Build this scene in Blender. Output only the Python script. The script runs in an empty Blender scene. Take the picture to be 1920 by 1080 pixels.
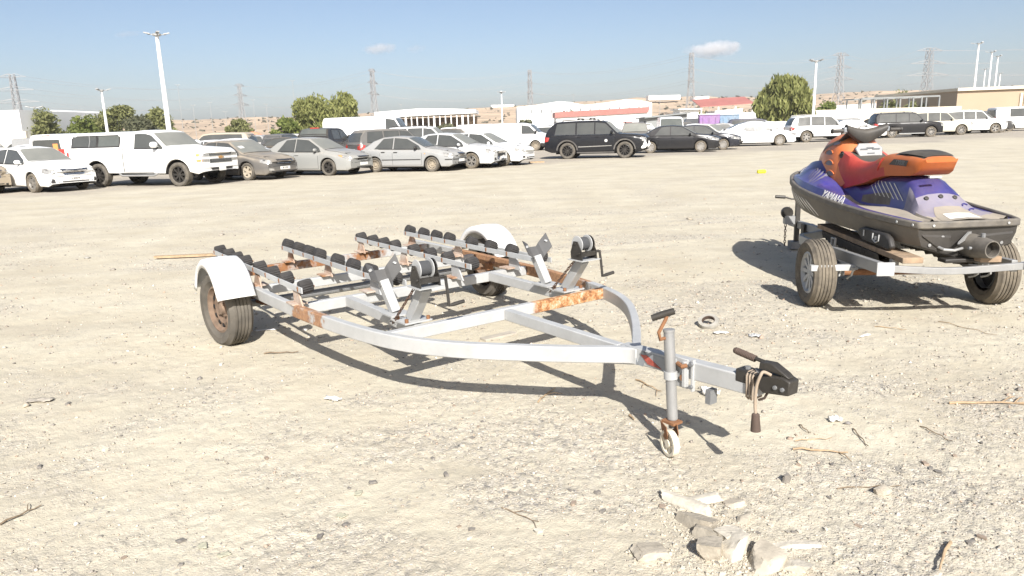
import bpy, bmesh, math, random
import numpy as np
from mathutils import Vector, Matrix
from mathutils.bvhtree import BVHTree

random.seed(7)
rng = np.random.default_rng(7)
SC = bpy.context.scene
COL = SC.collection
R = math.radians

# ------------------------------------------------------------------ camera
CAM_H, PITCH, ROLL, FPX = 1.6, R(12.46), 0.0305, 1358.0
_f = Vector((0, math.cos(PITCH), -math.sin(PITCH)))
_r0 = Vector((1, 0, 0)); _u0 = _r0.cross(_f)
_r = _r0 * math.cos(ROLL) - _u0 * math.sin(ROLL)
_u = _r0 * math.sin(ROLL) + _u0 * math.cos(ROLL)
cam = bpy.data.cameras.new('camera'); cam.sensor_width = 36.0; cam.lens = FPX / 1920 * 36
cam.clip_start = 0.05; cam.clip_end = 20000
camo = bpy.data.objects.new('camera', cam); COL.objects.link(camo)
camo.matrix_world = Matrix(((_r.x, _u.x, -_f.x, 0), (_r.y, _u.y, -_f.y, 0), (_r.z, _u.z, -_f.z, CAM_H), (0, 0, 0, 1)))
SC.camera = camo

# ------------------------------------------------------------------ sky, sun, exposure
SUN_EL, SUN_AZ = 37.0, 171.0          # azimuth clockwise from +Y: the sun stands behind the camera, a little to the right
W = bpy.data.worlds.new('World'); SC.world = W; W.use_nodes = True
nt = W.node_tree; nt.nodes.clear()
sky = nt.nodes.new('ShaderNodeTexSky'); sky.sky_type = 'NISHITA'; sky.sun_disc = False
sky.sun_elevation = R(SUN_EL); sky.sun_rotation = R(SUN_AZ)
sky.altitude = 0; sky.air_density = 0.75; sky.dust_density = 2.2; sky.ozone_density = 1.0
bg = nt.nodes.new('ShaderNodeBackground'); bg.inputs['Strength'].default_value = 0.0585
wo = nt.nodes.new('ShaderNodeOutputWorld')
nt.links.new(sky.outputs[0], bg.inputs[0]); nt.links.new(bg.outputs[0], wo.inputs[0])
sl = bpy.data.lights.new('sun', 'SUN'); sl.energy = 3.6; sl.angle = R(0.53); sl.color = (1.0, 0.965, 0.915)
so = bpy.data.objects.new('sun', sl); COL.objects.link(so)
_sd = Vector((math.sin(R(SUN_AZ)) * math.cos(R(SUN_EL)), math.cos(R(SUN_AZ)) * math.cos(R(SUN_EL)), math.sin(R(SUN_EL))))
so.rotation_euler = _sd.to_track_quat('Z', 'Y').to_euler()
SC.view_settings.view_transform = 'Standard'; SC.view_settings.look = 'None'
SC.view_settings.exposure = 1.28; SC.view_settings.gamma = 1.0; SC.view_settings.use_curve_mapping = False
SC.cycles.use_denoising = True
SC.cycles.max_bounces = 6; SC.cycles.volume_bounces = 4

# ------------------------------------------------------------------ where things stand: a line of sight met with the ground or a far upright plane
def ray(x, y):
    return _f + _r * ((x - 960) / FPX) + _u * ((540 - y) / FPX)
def onz(x, y, z=0.0):
    d = ray(x, y); t = (z - CAM_H) / d.z
    return Vector((d.x * t, d.y * t, z))
def ony(x, y, Yd):
    d = ray(x, y); t = Yd / d.y
    return Vector((d.x * t, Yd, CAM_H + d.z * t))

# ------------------------------------------------------------------ helpers
def tag(o, label=None, cat=None, group=None, kind=None):
    if label: o['label'] = label
    if cat: o['category'] = cat
    if group: o['group'] = group
    if kind: o['kind'] = kind
    return o
def empty(name, loc=(0, 0, 0), rz=0.0, label=None, cat=None, group=None):
    o = bpy.data.objects.new(name, None); COL.objects.link(o)
    o.location = loc; o.rotation_euler = (0, 0, rz); o.empty_display_size = 0.2
    return tag(o, label, cat, group)
def frame_of(d, up=(0, 0, 1)):
    d = Vector(d).normalized(); up = Vector(up)
    s = up.cross(d)
    if s.length < 1e-4: s = Vector((0, 1, 0)).cross(d)
    if s.length < 1e-4: s = Vector((1, 0, 0)).cross(d)
    s.normalize(); u = d.cross(s)
    return d, s, u

class MB:
    """collects shapes and links them as one mesh object"""
    def __init__(s): s.v = []; s.f = []; s.m = []
    def add(s, vs, fs, mi=0):
        o = len(s.v); s.v += [tuple(p) for p in vs]
        s.f += [tuple(i + o for i in f) for f in fs]; s.m += [mi] * len(fs); return s
    def box(s, c, size, rot=None, mi=0):
        x, y, z = [k / 2 for k in size]
        P = [Vector(p) for p in ((-x,-y,-z),(x,-y,-z),(x,y,-z),(-x,y,-z),(-x,-y,z),(x,-y,z),(x,y,z),(-x,y,z))]
        if rot is not None:
            M = rot if isinstance(rot, Matrix) else Matrix.Rotation(rot, 3, 'Z')
            P = [M @ p for p in P]
        c = Vector(c)
        return s.add([p + c for p in P], [(0,3,2,1),(4,5,6,7),(0,1,5,4),(1,2,6,5),(2,3,7,6),(3,0,4,7)], mi)
    def bar(s, p, q, w, h, up=(0, 0, 1), mi=0):
        p, q = Vector(p), Vector(q); d, a, u = frame_of(q - p, up)
        c = [a * sx * w / 2 + u * sz * h / 2 for sx, sz in ((-1,-1),(1,-1),(1,1),(-1,1))]
        return s.add([p + k for k in c] + [q + k for k in c], [(3,2,1,0),(4,5,6,7),(0,1,5,4),(1,2,6,5),(2,3,7,6),(3,0,4,7)], mi)
    def sweep(s, pts, w, h, up=(0, 0, 1), mi=0):
        pts = [Vector(p) for p in pts]; n = len(pts); vs = []
        for i, p in enumerate(pts):
            t = (pts[min(i + 1, n - 1)] - pts[max(i - 1, 0)])
            d, a, u = frame_of(t, up)
            vs += [p + a * sx * w / 2 + u * sz * h / 2 for sx, sz in ((-1,-1),(1,-1),(1,1),(-1,1))]
        fs = [(3,2,1,0), tuple(4 * (n - 1) + k for k in range(4))]
        for i in range(n - 1):
            for k in range(4):
                a, b = 4 * i + k, 4 * i + (k + 1) % 4
                fs.append((a, b, b + 4, a + 4))
        return s.add(vs, fs, mi)
    def tube(s, pts, r, n=8, mi=0, caps=True):
        pts = [Vector(p) for p in pts]; N = len(pts); vs = []
        rr = r if hasattr(r, '__len__') else [r] * N
        prev = None
        for i, p in enumerate(pts):
            t = pts[min(i + 1, N - 1)] - pts[max(i - 1, 0)]
            d, a, u = frame_of(t, (0, 0, 1) if prev is None else prev)
            if prev is not None: u = d.cross(a)
            prev = u
            vs += [p + (a * math.cos(2 * math.pi * k / n) + u * math.sin(2 * math.pi * k / n)) * rr[i] for k in range(n)]
        fs = []
        for i in range(N - 1):
            for k in range(n):
                a, b = n * i + k, n * i + (k + 1) % n
                fs.append((a, b, b + n, a + n))
        if caps: fs += [tuple(range(n))[::-1], tuple(n * (N - 1) + k for k in range(n))]
        return s.add(vs, fs, mi)
    def lathe(s, prof, c, axis=(0, 1, 0), n=24, mi=0, close=False):
        """prof: (radius, along axis) pairs"""
        d, a, u = frame_of(axis); c = Vector(c); vs = []; m = len(prof)
        for k in range(n):
            t = 2 * math.pi * k / n; e = a * math.cos(t) + u * math.sin(t)
            vs += [c + e * r + d * h for r, h in prof]
        fs = []
        for k in range(n):
            k2 = (k + 1) % n
            for j in range(m - 1 if not close else m):
                j2 = (j + 1) % m
                fs.append((k * m + j, k2 * m + j, k2 * m + j2, k * m + j2))
        return s.add(vs, fs, mi)
    def prism(s, poly, o, ex, ey, ez, mi=0):
        """poly in the (ex, ey) plane at o, extruded by vector ez"""
        o, ex, ey, ez = Vector(o), Vector(ex), Vector(ey), Vector(ez); n = len(poly)
        A = [o + ex * x + ey * y for x, y in poly]
        fs = [tuple(range(n))[::-1], tuple(range(n, 2 * n))] + [(i, (i + 1) % n, n + (i + 1) % n, n + i) for i in range(n)]
        return s.add(A + [p + ez for p in A], fs, mi)
    def grid(s, P, mi=0, wrap=False):
        """P: rows of points"""
        n, m = len(P), len(P[0]); fs = []
        for i in range(n - 1):
            for j in range(m - 1 if not wrap else m):
                j2 = (j + 1) % m
                fs.append((i * m + j, i * m + j2, (i + 1) * m + j2, (i + 1) * m + j))
        return s.add([p for row in P for p in row], fs, mi)
    def build(s, name, mats, parent=None, smooth=35, bevel=0.0, loc=None):
        me = bpy.data.meshes.new(name); me.from_pydata(s.v, [], s.f)
        for m in (mats if isinstance(mats, (list, tuple)) else [mats]): me.materials.append(m)
        if any(s.m): me.polygons.foreach_set('material_index', s.m)
        bm = bmesh.new(); bm.from_mesh(me); bmesh.ops.recalc_face_normals(bm, faces=bm.faces); bm.to_mesh(me); bm.free()
        if smooth:
            me.polygons.foreach_set('use_smooth', [True] * len(me.polygons))
            me.set_sharp_from_angle(angle=R(smooth))
        me.update()
        o = bpy.data.objects.new(name, me); COL.objects.link(o)
        if parent is not None: o.parent = parent
        if loc is not None: o.location = loc
        if bevel:
            b = o.modifiers.new('bevel', 'BEVEL'); b.width = bevel; b.segments = 2; b.limit_method = 'ANGLE'; b.angle_limit = R(40)
        return o
def copy_tree(o, parent=None, skip=()):
    c = o.copy(); COL.objects.link(c)
    if parent is not None: c.parent = parent
    for ch in list(o.children):
        if ch.name.split('.')[0] in skip: continue
        copy_tree(ch, c, skip)
    return c
def text_obj(name, s, size, mat, parent, M, depth=0.002, shear=0.0, spacing=1.0, bold=0.0):
    cu = bpy.data.curves.new(name, 'FONT'); cu.body = s; cu.size = size; cu.extrude = depth; cu.shear = shear
    cu.space_character = spacing; cu.offset = bold; cu.align_x = 'CENTER'; cu.align_y = 'CENTER'; cu.resolution_u = 3
    t = bpy.data.objects.new(name, cu); COL.objects.link(t)
    dg = bpy.context.evaluated_depsgraph_get()
    me = bpy.data.meshes.new_from_object(t.evaluated_get(dg)); bpy.data.objects.remove(t)
    me.materials.clear(); me.materials.append(mat)
    o = bpy.data.objects.new(name, me); COL.objects.link(o); o.parent = parent
    o.matrix_local = M
    return o
def basis_matrix(o, ex, ey, ez):
    ex, ey, ez = Vector(ex), Vector(ey), Vector(ez)
    return Matrix(((ex.x, ey.x, ez.x, o[0]), (ex.y, ey.y, ez.y, o[1]), (ex.z, ey.z, ez.z, o[2]), (0, 0, 0, 1)))

# vectorised value noise for ground shape and scatter
_LAT = rng.random((256, 256))
def vnoise(x, y):
    xi = np.floor(x).astype(int); yi = np.floor(y).astype(int)
    fx = x - xi; fy = y - yi; fx = fx * fx * (3 - 2 * fx); fy = fy * fy * (3 - 2 * fy)
    a = _LAT[xi & 255, yi & 255]; b = _LAT[(xi + 1) & 255, yi & 255]
    c = _LAT[xi & 255, (yi + 1) & 255]; d = _LAT[(xi + 1) & 255, (yi + 1) & 255]
    return (a * (1 - fx) + b * fx) * (1 - fy) + (c * (1 - fx) + d * fx) * fy
def fbm(x, y, oct=4):
    s = 0.0; a = 0.5; t = 0.0
    for k in range(oct):
        s = s + a * vnoise(x * 2 ** k + 17.3 * k, y * 2 ** k + 9.1 * k); t += a; a *= 0.5
    return s / t

# ------------------------------------------------------------------ materials
class NT:
    def __init__(s, name):
        s.mat = bpy.data.materials.new(name); s.mat.use_nodes = True; s.t = s.mat.node_tree
        s.p = s.t.nodes['Principled BSDF']; s.out = s.t.nodes['Material Output']
        s.co = None
    def n(s, typ, **k):
        x = s.t.nodes.new(typ)
        for a, b in k.items(): setattr(x, a, b)
        return x
    def l(s, a, b): s.t.links.new(a, b)
    def coord(s, kind='Object'):
        if s.co is None: s.co = s.n('ShaderNodeTexCoord')
        return s.co.outputs[kind]
    def noise(s, scale, detail=3, rough=0.55, vec=None, dist=0.0, stretch=None):
        x = s.n('ShaderNodeTexNoise'); x.inputs['Scale'].default_value = scale; x.inputs['Detail'].default_value = detail
        x.inputs['Roughness'].default_value = rough; x.inputs['Distortion'].default_value = dist
        v = vec or s.coord()
        if stretch:
            m = s.n('ShaderNodeMapping'); m.inputs['Scale'].default_value = stretch; s.l(v, m.inputs['Vector']); v = m.outputs[0]
        s.l(v, x.inputs['Vector']); return x.outputs[0]
    def ramp(s, fac, stops):
        x = s.n('ShaderNodeValToRGB'); e = x.color_ramp.elements
        while len(e) < len(stops): e.new(0.5)
        for k, (pos, c) in enumerate(stops):
            e[k].position = pos; e[k].color = (c, c, c, 1) if not hasattr(c, '__len__') else (*c, 1)
        s.l(fac, x.inputs[0]); return x.outputs[0]
    def mix(s, f, a, b, mode='MIX'):
        x = s.n('ShaderNodeMix', data_type='RGBA', blend_type=mode)
        for sock, v in ((x.inputs[0], f), (x.inputs[6], a), (x.inputs[7], b)):
            if isinstance(v, (int, float)): sock.default_value = v
            elif isinstance(v, tuple): sock.default_value = (*v, 1)
            else: s.l(v, sock)
        return x.outputs[2]
    def math(s, op, a, b=0.0, clamp=False):
        x = s.n('ShaderNodeMath', operation=op); x.use_clamp = clamp
        for sock, v in ((x.inputs[0], a), (x.inputs[1], b)):
            if isinstance(v, (int, float)): sock.default_value = v
            else: s.l(v, sock)
        return x.outputs[0]
    def set(s, **k):
        for a, v in k.items():
            sock = s.p.inputs[a.replace('_', ' ')]
            if isinstance(v, (int, float)): sock.default_value = v
            elif isinstance(v, tuple): sock.default_value = (*v, 1)
            else: s.l(v, sock)
        return s
    def bump(s, h, strength=0.3, dist=0.01):
        x = s.n('ShaderNodeBump'); x.inputs['Strength'].default_value = strength; x.inputs['Distance'].default_value = dist
        s.l(h, x.inputs['Height']); s.l(x.outputs[0], s.p.inputs['Normal']); return x.outputs[0]
    def up(s):
        g = s.n('ShaderNodeNewGeometry'); x = s.n('ShaderNodeSeparateXYZ'); s.l(g.outputs['Normal'], x.inputs[0]); return x.outputs[2]

DUST = (0.42, 0.355, 0.265)
def simple(name, col, rough=0.6, metal=0.0, var=0.25, scale=6.0, dust=0.0, bump=0.0, bscale=60, coat=0.0, spec=0.5, dust_top=0.0, dscale=2.5):
    t = NT(name)
    n1 = t.noise(scale, 4)
    dark = tuple(c * (1 - var) for c in col); lite = tuple(min(1, c * (1 + var)) for c in col)
    c = t.mix(t.ramp(n1, [(0.3, 0.0), (0.7, 1.0)]), dark, lite)
    if dust or dust_top:
        n2 = t.ramp(t.noise(dscale, 5, 0.65), [(0.32, 0.0), (0.72, 1.0)])
        f = t.math('MULTIPLY', n2, dust)
        f = t.math('ADD', f, dust * 0.45)
        if dust_top:
            u = t.math('MULTIPLY', t.math('MAXIMUM', t.up(), 0.0), dust_top)
            u = t.math('MULTIPLY', u, t.math('ADD', t.math('MULTIPLY', n2, 0.7), 0.4))
            f = t.math('ADD', f, u, True)
        c = t.mix(f, c, DUST)
        t.set(Roughness=t.math('ADD', t.math('MULTIPLY', f, 0.6), rough, True))
    else:
        t.set(Roughness=rough)
    t.set(Base_Color=c, Metallic=metal, Coat_Weight=coat)
    t.p.inputs['Specular IOR Level'].default_value = spec
    if bump: t.bump(t.noise(bscale, 3), bump, 0.005)
    return t.mat

M = {}
# paint whose colour is each object's own colour, under a film of dust
def paint():
    t = NT('car_paint'); oi = t.n('ShaderNodeObjectInfo')
    g = t.n('ShaderNodeNewGeometry')
    n2 = t.ramp(t.noise(1.6, 5, 0.65), [(0.3, 0.0), (0.75, 1.0)])
    a = t.n('ShaderNodeAttribute', attribute_type='OBJECT', attribute_name='dustiness')
    f = t.math('MULTIPLY', t.math('ADD', t.math('MULTIPLY', n2, 0.6), 0.4), a.outputs['Fac'])
    u = t.math('ADD', t.math('MULTIPLY', t.math('MAXIMUM', t.up(), 0.0), 0.8), 0.22)
    f = t.math('MULTIPLY', f, u, True)
    sz = t.n('ShaderNodeSeparateXYZ'); t.l(t.coord('Object'), sz.inputs[0])
    lowd = t.math('MULTIPLY', t.ramp(sz.outputs[2], [(0.22, 1.0), (0.62, 0.0)]), t.math('MULTIPLY', a.outputs['Fac'], 0.4))
    f = t.math('MAXIMUM', f, lowd)
    c = t.mix(f, oi.outputs['Color'], DUST)
    t.set(Base_Color=c, Roughness=t.math('ADD', t.math('MULTIPLY', f, 0.55), 0.25, True), Coat_Weight=0.15, Coat_Roughness=0.08, Specular_IOR_Level=0.32)
    return t.mat
M['paint'] = paint()
def glass(name, col, dust):
    t = NT(name)
    n2 = t.ramp(t.noise(1.3, 5, 0.6), [(0.25, 0.0), (0.75, 1.0)])
    f = t.math('ADD', t.math('MULTIPLY', n2, dust * 0.5), dust * 0.6, True)
    t.set(Base_Color=t.mix(f, col, (0.33, 0.325, 0.285)), Roughness=t.math('ADD', t.math('MULTIPLY', f, 0.8), 0.06, True))
    return t.mat
M['glass'] = glass('car_glass_dusty', (0.026, 0.030, 0.032), 0.17)
M['wscreen'] = glass('windscreen_dusty', (0.06, 0.068, 0.065), 0.62)
M['wscreen_clear'] = glass('windscreen_clean', (0.035, 0.045, 0.045), 0.25)
M['dark'] = simple('dark_plastic', (0.018, 0.018, 0.019), 0.55, dust=0.03, var=0.3)
M['under'] = simple('underbody', (0.012, 0.012, 0.012), 0.9, var=0.3)
M['seam'] = simple('door_gap', (0.02, 0.02, 0.02), 0.8, var=0.1)
M['tyre'] = simple('tyre_rubber', (0.030, 0.029, 0.028), 0.85, dust=0.30, var=0.3, bump=0.3, bscale=80, spec=0.25, dscale=9)
M['tyre_worn'] = simple('tyre_rubber_weathered', (0.062, 0.060, 0.056), 0.9, dust=0.16, var=0.35, bump=0.4, bscale=70, spec=0.2, dscale=7)
M['alloy'] = simple('alloy_wheel', (0.22, 0.217, 0.21), 0.42, 0.5, dust=0.2, var=0.15, dscale=8)
M['alloy_dusty'] = simple('alloy_wheel_dusty', (0.5, 0.47, 0.4), 0.6, 0.3, dust=0.7, var=0.2, dscale=8)
M['alloy_black'] = simple('black_wheel', (0.014, 0.014, 0.015), 0.4, 0.2, dust=0.05, var=0.2)
M['steel_rim'] = simple('steel_wheel', (0.30, 0.27, 0.22), 0.6, 0.4, dust=0.5, var=0.3, dscale=8)
M['chrome'] = simple('chrome', (0.75, 0.75, 0.75), 0.18, 1.0, dust=0.2, var=0.05)
M['lamp'] = simple('headlamp_lens', (0.30, 0.30, 0.29), 0.12, 0.2, dust=0.15, var=0.3, scale=14, coat=1.0)
M['amber'] = simple('indicator_lens', (0.75, 0.25, 0.05), 0.2, dust=0.2, var=0.1)
M['red'] = simple('tail_lamp_lens', (0.42, 0.014, 0.012), 0.2, dust=0.12, var=0.2, coat=0.5)
M['plate'] = simple('number_plate', (0.72, 0.72, 0.70), 0.5, dust=0.2, var=0.05)
M['ink'] = simple('black_print', (0.02, 0.02, 0.02), 0.6, var=0.1)
M['white'] = simple('white_paint', (0.78, 0.78, 0.76), 0.55, var=0.05, dust=0.08)
M['paper'] = simple('paper', (0.75, 0.74, 0.71), 0.8, var=0.06, dust=0.12)
# ================================================================== GROUND
LOTX = np.array([-60., -14.4, -9.2, 0.6, 14.9, 33.4, 90.]); LOTY = np.array([-20., 20.4, 24.8, 31.4, 38.7, 47.4, 75.])
def lot_dist(x, y): return (y - np.interp(x, LOTX, LOTY)) * 0.8
def tracks(x, y):
    """faint compacted wheel tracks left by cars crossing the yard"""
    t = 0.0
    br = np.clip((fbm(x * .22 + 7, y * .5, 3) - .40) * 5, 0, 1)
    for c, sl, cu in ((7.9, .05, .004), (9.6, .22, -.004), (11.8, .10, .005), (14.6, .26, .0), (17.4, .20, .004), (20.5, .34, -.003), (24.0, .42, .0)):
        for off in (0, 1.45):
            d = y - (c + off + sl * x + cu * x * x)
            t = t + np.exp(-(d / .13) ** 2) * .55 - np.exp(-((np.abs(d) - .24) / .09) ** 2) * .12
    return t * br
def gravel_mask(x, y):
    g = fbm(x * 0.55 + 3.1, y * 0.9 + 1.7, 4)
    g2 = fbm(x * 2.3 + 40, y * 3.1 + 11, 3)
    m = np.clip((g - 0.50) * 7.0, 0, 1) * 0.70 + np.clip((g2 - 0.57) * 6, 0, 1) * 0.35
    near = np.exp(-(((x + 0.35) / 1.3) ** 2 + ((y - 3.1) / 0.9) ** 2))           # the stony patch in front of the drawbar
    right = np.exp(-(((x - 2.6) / 0.9) ** 2 + ((y - 4.2) / 0.8) ** 2)) * 0.7      # grey patch at the right
    leftp = np.exp(-(((x + 1.6) / 0.8) ** 2 + ((y - 4.3) / 0.5) ** 2)) * 0.5
    m = m * np.clip(1.25 - y / 24, 0.35, 1) + (near * 0.75 + right + leftp) * np.clip((g2 - .36) * 4.2, 0, 1)
    m = m + tracks(x, y)
    return np.clip(m, 0, 1)
def lot_mask(x, y):
    return np.clip(lot_dist(x, y) / 2.2 + (fbm(x * 0.5, y * 0.35 + 5, 4) - 0.5) * 3.2 + 0.2, 0, 1)
def ground_h(x, y):
    r = np.hypot(x, y); fade = np.clip(1.4 - r / 26, 0.0, 1)
    g = gravel_mask(x, y)
    h = (fbm(x * 0.8, y * 0.8, 3) - 0.5) * 0.030 + (fbm(x * 3.6 + 5, y * 3.6, 3) - 0.5) * 0.016
    h = h + (fbm(x * 16 + 9, y * 16, 3) - 0.5) * (0.007 + 0.007 * g) + (vnoise(x * 55, y * 55) - 0.5) * (0.003 + 0.005 * g) + (vnoise(x * 27 + 3, y * 27) - .5) * (0.002 + .003 * g)
    return h * fade - np.clip(tracks(x, y), 0, 1) * .012

def make_ground():
    az = np.concatenate([np.linspace(-46, 46, 640), np.linspace(46, 314, 62)[1:-1]]) * math.pi / 180
    rr = np.concatenate([np.linspace(0.05, 1.5, 10)[:-1], 1.5 * np.exp(np.arange(0, 520) * 0.0043), 14.03 * np.exp(np.arange(1, 118) * 0.0394)])
    A, RR = np.meshgrid(az, rr)
    x = np.sin(A) * RR; y = np.cos(A) * RR
    z = ground_h(x, y)
    g = gravel_mask(x, y); lot = lot_mask(x, y)
    n, m = x.shape
    v = np.stack([x, y, z], -1).reshape(-1, 3)
    i = np.arange(n - 1)[:, None] * m; j = np.arange(m)[None, :]; j2 = (j + 1) % m
    q = np.stack([i + j, i + j2, i + m + j2, i + m + j], -1).reshape(-1, 4)[:, ::-1]
    me = bpy.data.meshes.new('ground')
    me.vertices.add(len(v)); me.vertices.foreach_set('co', v.ravel())
    me.loops.add(q.size); me.loops.foreach_set('vertex_index', q.ravel().astype(np.int32))
    me.polygons.add(len(q)); me.polygons.foreach_set('loop_start', np.arange(0, q.size, 4, dtype=np.int32))
    me.update(calc_edges=True)
    for nm, arr in (('gravel_cover', g), ('lot_cover', lot)):
        a = me.attributes.new(nm, 'FLOAT', 'POINT'); a.data.foreach_set('value', arr.ravel().astype(np.float32))
    me.polygons.foreach_set('use_smooth', [True] * len(q))
    o = bpy.data.objects.new('ground', me); COL.objects.link(o); tag(o, kind='structure')
    t = NT('sand_and_gravel')
    ga = t.n('ShaderNodeAttribute', attribute_name='gravel_cover').outputs['Fac']
    la = t.n('ShaderNodeAttribute', attribute_name='lot_cover').outputs['Fac']
    P = t.coord('Object')
    sand = t.mix(t.ramp(t.noise(0.9, 5, 0.6), [(0.3, 0.0), (0.7, 1.0)]), (0.425, 0.380, 0.288), (0.535, 0.495, 0.390))
    sand = t.mix(t.math('MULTIPLY', t.ramp(t.noise(7, 5, 0.7), [(0.45, 0.0), (0.8, 1.0)]), 0.5), sand, (0.40, 0.34, 0.26))
    streak = t.ramp(t.noise(1.0, 6, 0.7, stretch=(0.16, 1.5, 1)), [(0.50, 0.0), (0.66, 1.0)])
    sand = t.mix(t.math('MULTIPLY', streak, 0.5), sand, (0.375, 0.338, 0.27))
    def cells(scale):
        x = t.n('ShaderNodeTexVoronoi'); x.inputs['Scale'].default_value = scale; t.l(P, x.inputs['Vector'])
        return x.outputs['Distance'], x.outputs['Color']
    d1, c1 = cells(95); d2, c2 = cells(38)
    b1 = t.n('ShaderNodeRGBToBW'); t.l(c1, b1.inputs[0]); b2 = t.n('ShaderNodeRGBToBW'); t.l(c2, b2.inputs[0])
    stone = t.ramp(b1.outputs[0], [(0.15, (0.20, 0.185, 0.165)), (0.36, (0.37, 0.335, 0.285)), (0.62, (0.47, 0.43, 0.36)), (0.9, (0.60, 0.56, 0.49))])
    stone2 = t.ramp(b2.outputs[0], [(0.2, (0.17, 0.165, 0.16)), (0.42, (0.38, 0.35, 0.30)), (0.85, (0.54, 0.50, 0.43))])
    grav = t.mix(t.ramp(t.noise(14, 2), [(0.45, 0.0), (0.55, 1.0)]), stone, stone2)
    fine = t.ramp(t.noise(34, 4, 0.7), [(0.40, 0.0), (0.62, 1.0)])
    gm = t.math('MULTIPLY', ga, t.math('ADD', t.math('MULTIPLY', fine, 1.1), 0.12), True)
    col = t.mix(t.math('MULTIPLY', gm, 0.85), sand, grav)
    # thin scatter of grit everywhere
    grit = t.math('MULTIPLY', t.ramp(b1.outputs[0], [(0.70, 0.0), (0.74, 1.0)]), t.ramp(t.noise(3.3, 3), [(0.45, 0.0), (0.65, 0.7)]))
    col = t.mix(grit, col, stone2)
    lotc = t.mix(t.ramp(t.noise(0.35, 5, 0.65, stretch=(0.5, 1.2, 1)), [(0.35, 0.0), (0.7, 1.0)]), (0.31, 0.282, 0.240), (0.44, 0.385, 0.305))
    lotc = t.mix(t.math('MULTIPLY', t.ramp(t.noise(5, 4, 0.8), [(0.4, 0.0), (0.7, 1.0)]), 0.5), lotc, (0.24, 0.225, 0.20))
    col = t.mix(t.math('MULTIPLY', la, 0.92), col, lotc)
    t.set(Base_Color=col, Roughness=0.95); t.p.inputs['Specular IOR Level'].default_value = 0.12
    h = t.math('ADD', t.math('MULTIPLY', t.noise(120, 4, 0.7), 0.6), t.math('MULTIPLY', t.math('MULTIPLY', d1, -1.0), t.math('ADD', gm, 0.25)))
    h = t.math('ADD', h, t.math('MULTIPLY', t.noise(22, 4, 0.65), 1.2))
    t.bump(h, 0.48, 0.011)
    me.materials.append(t.mat)
    return o
make_ground()

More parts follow.
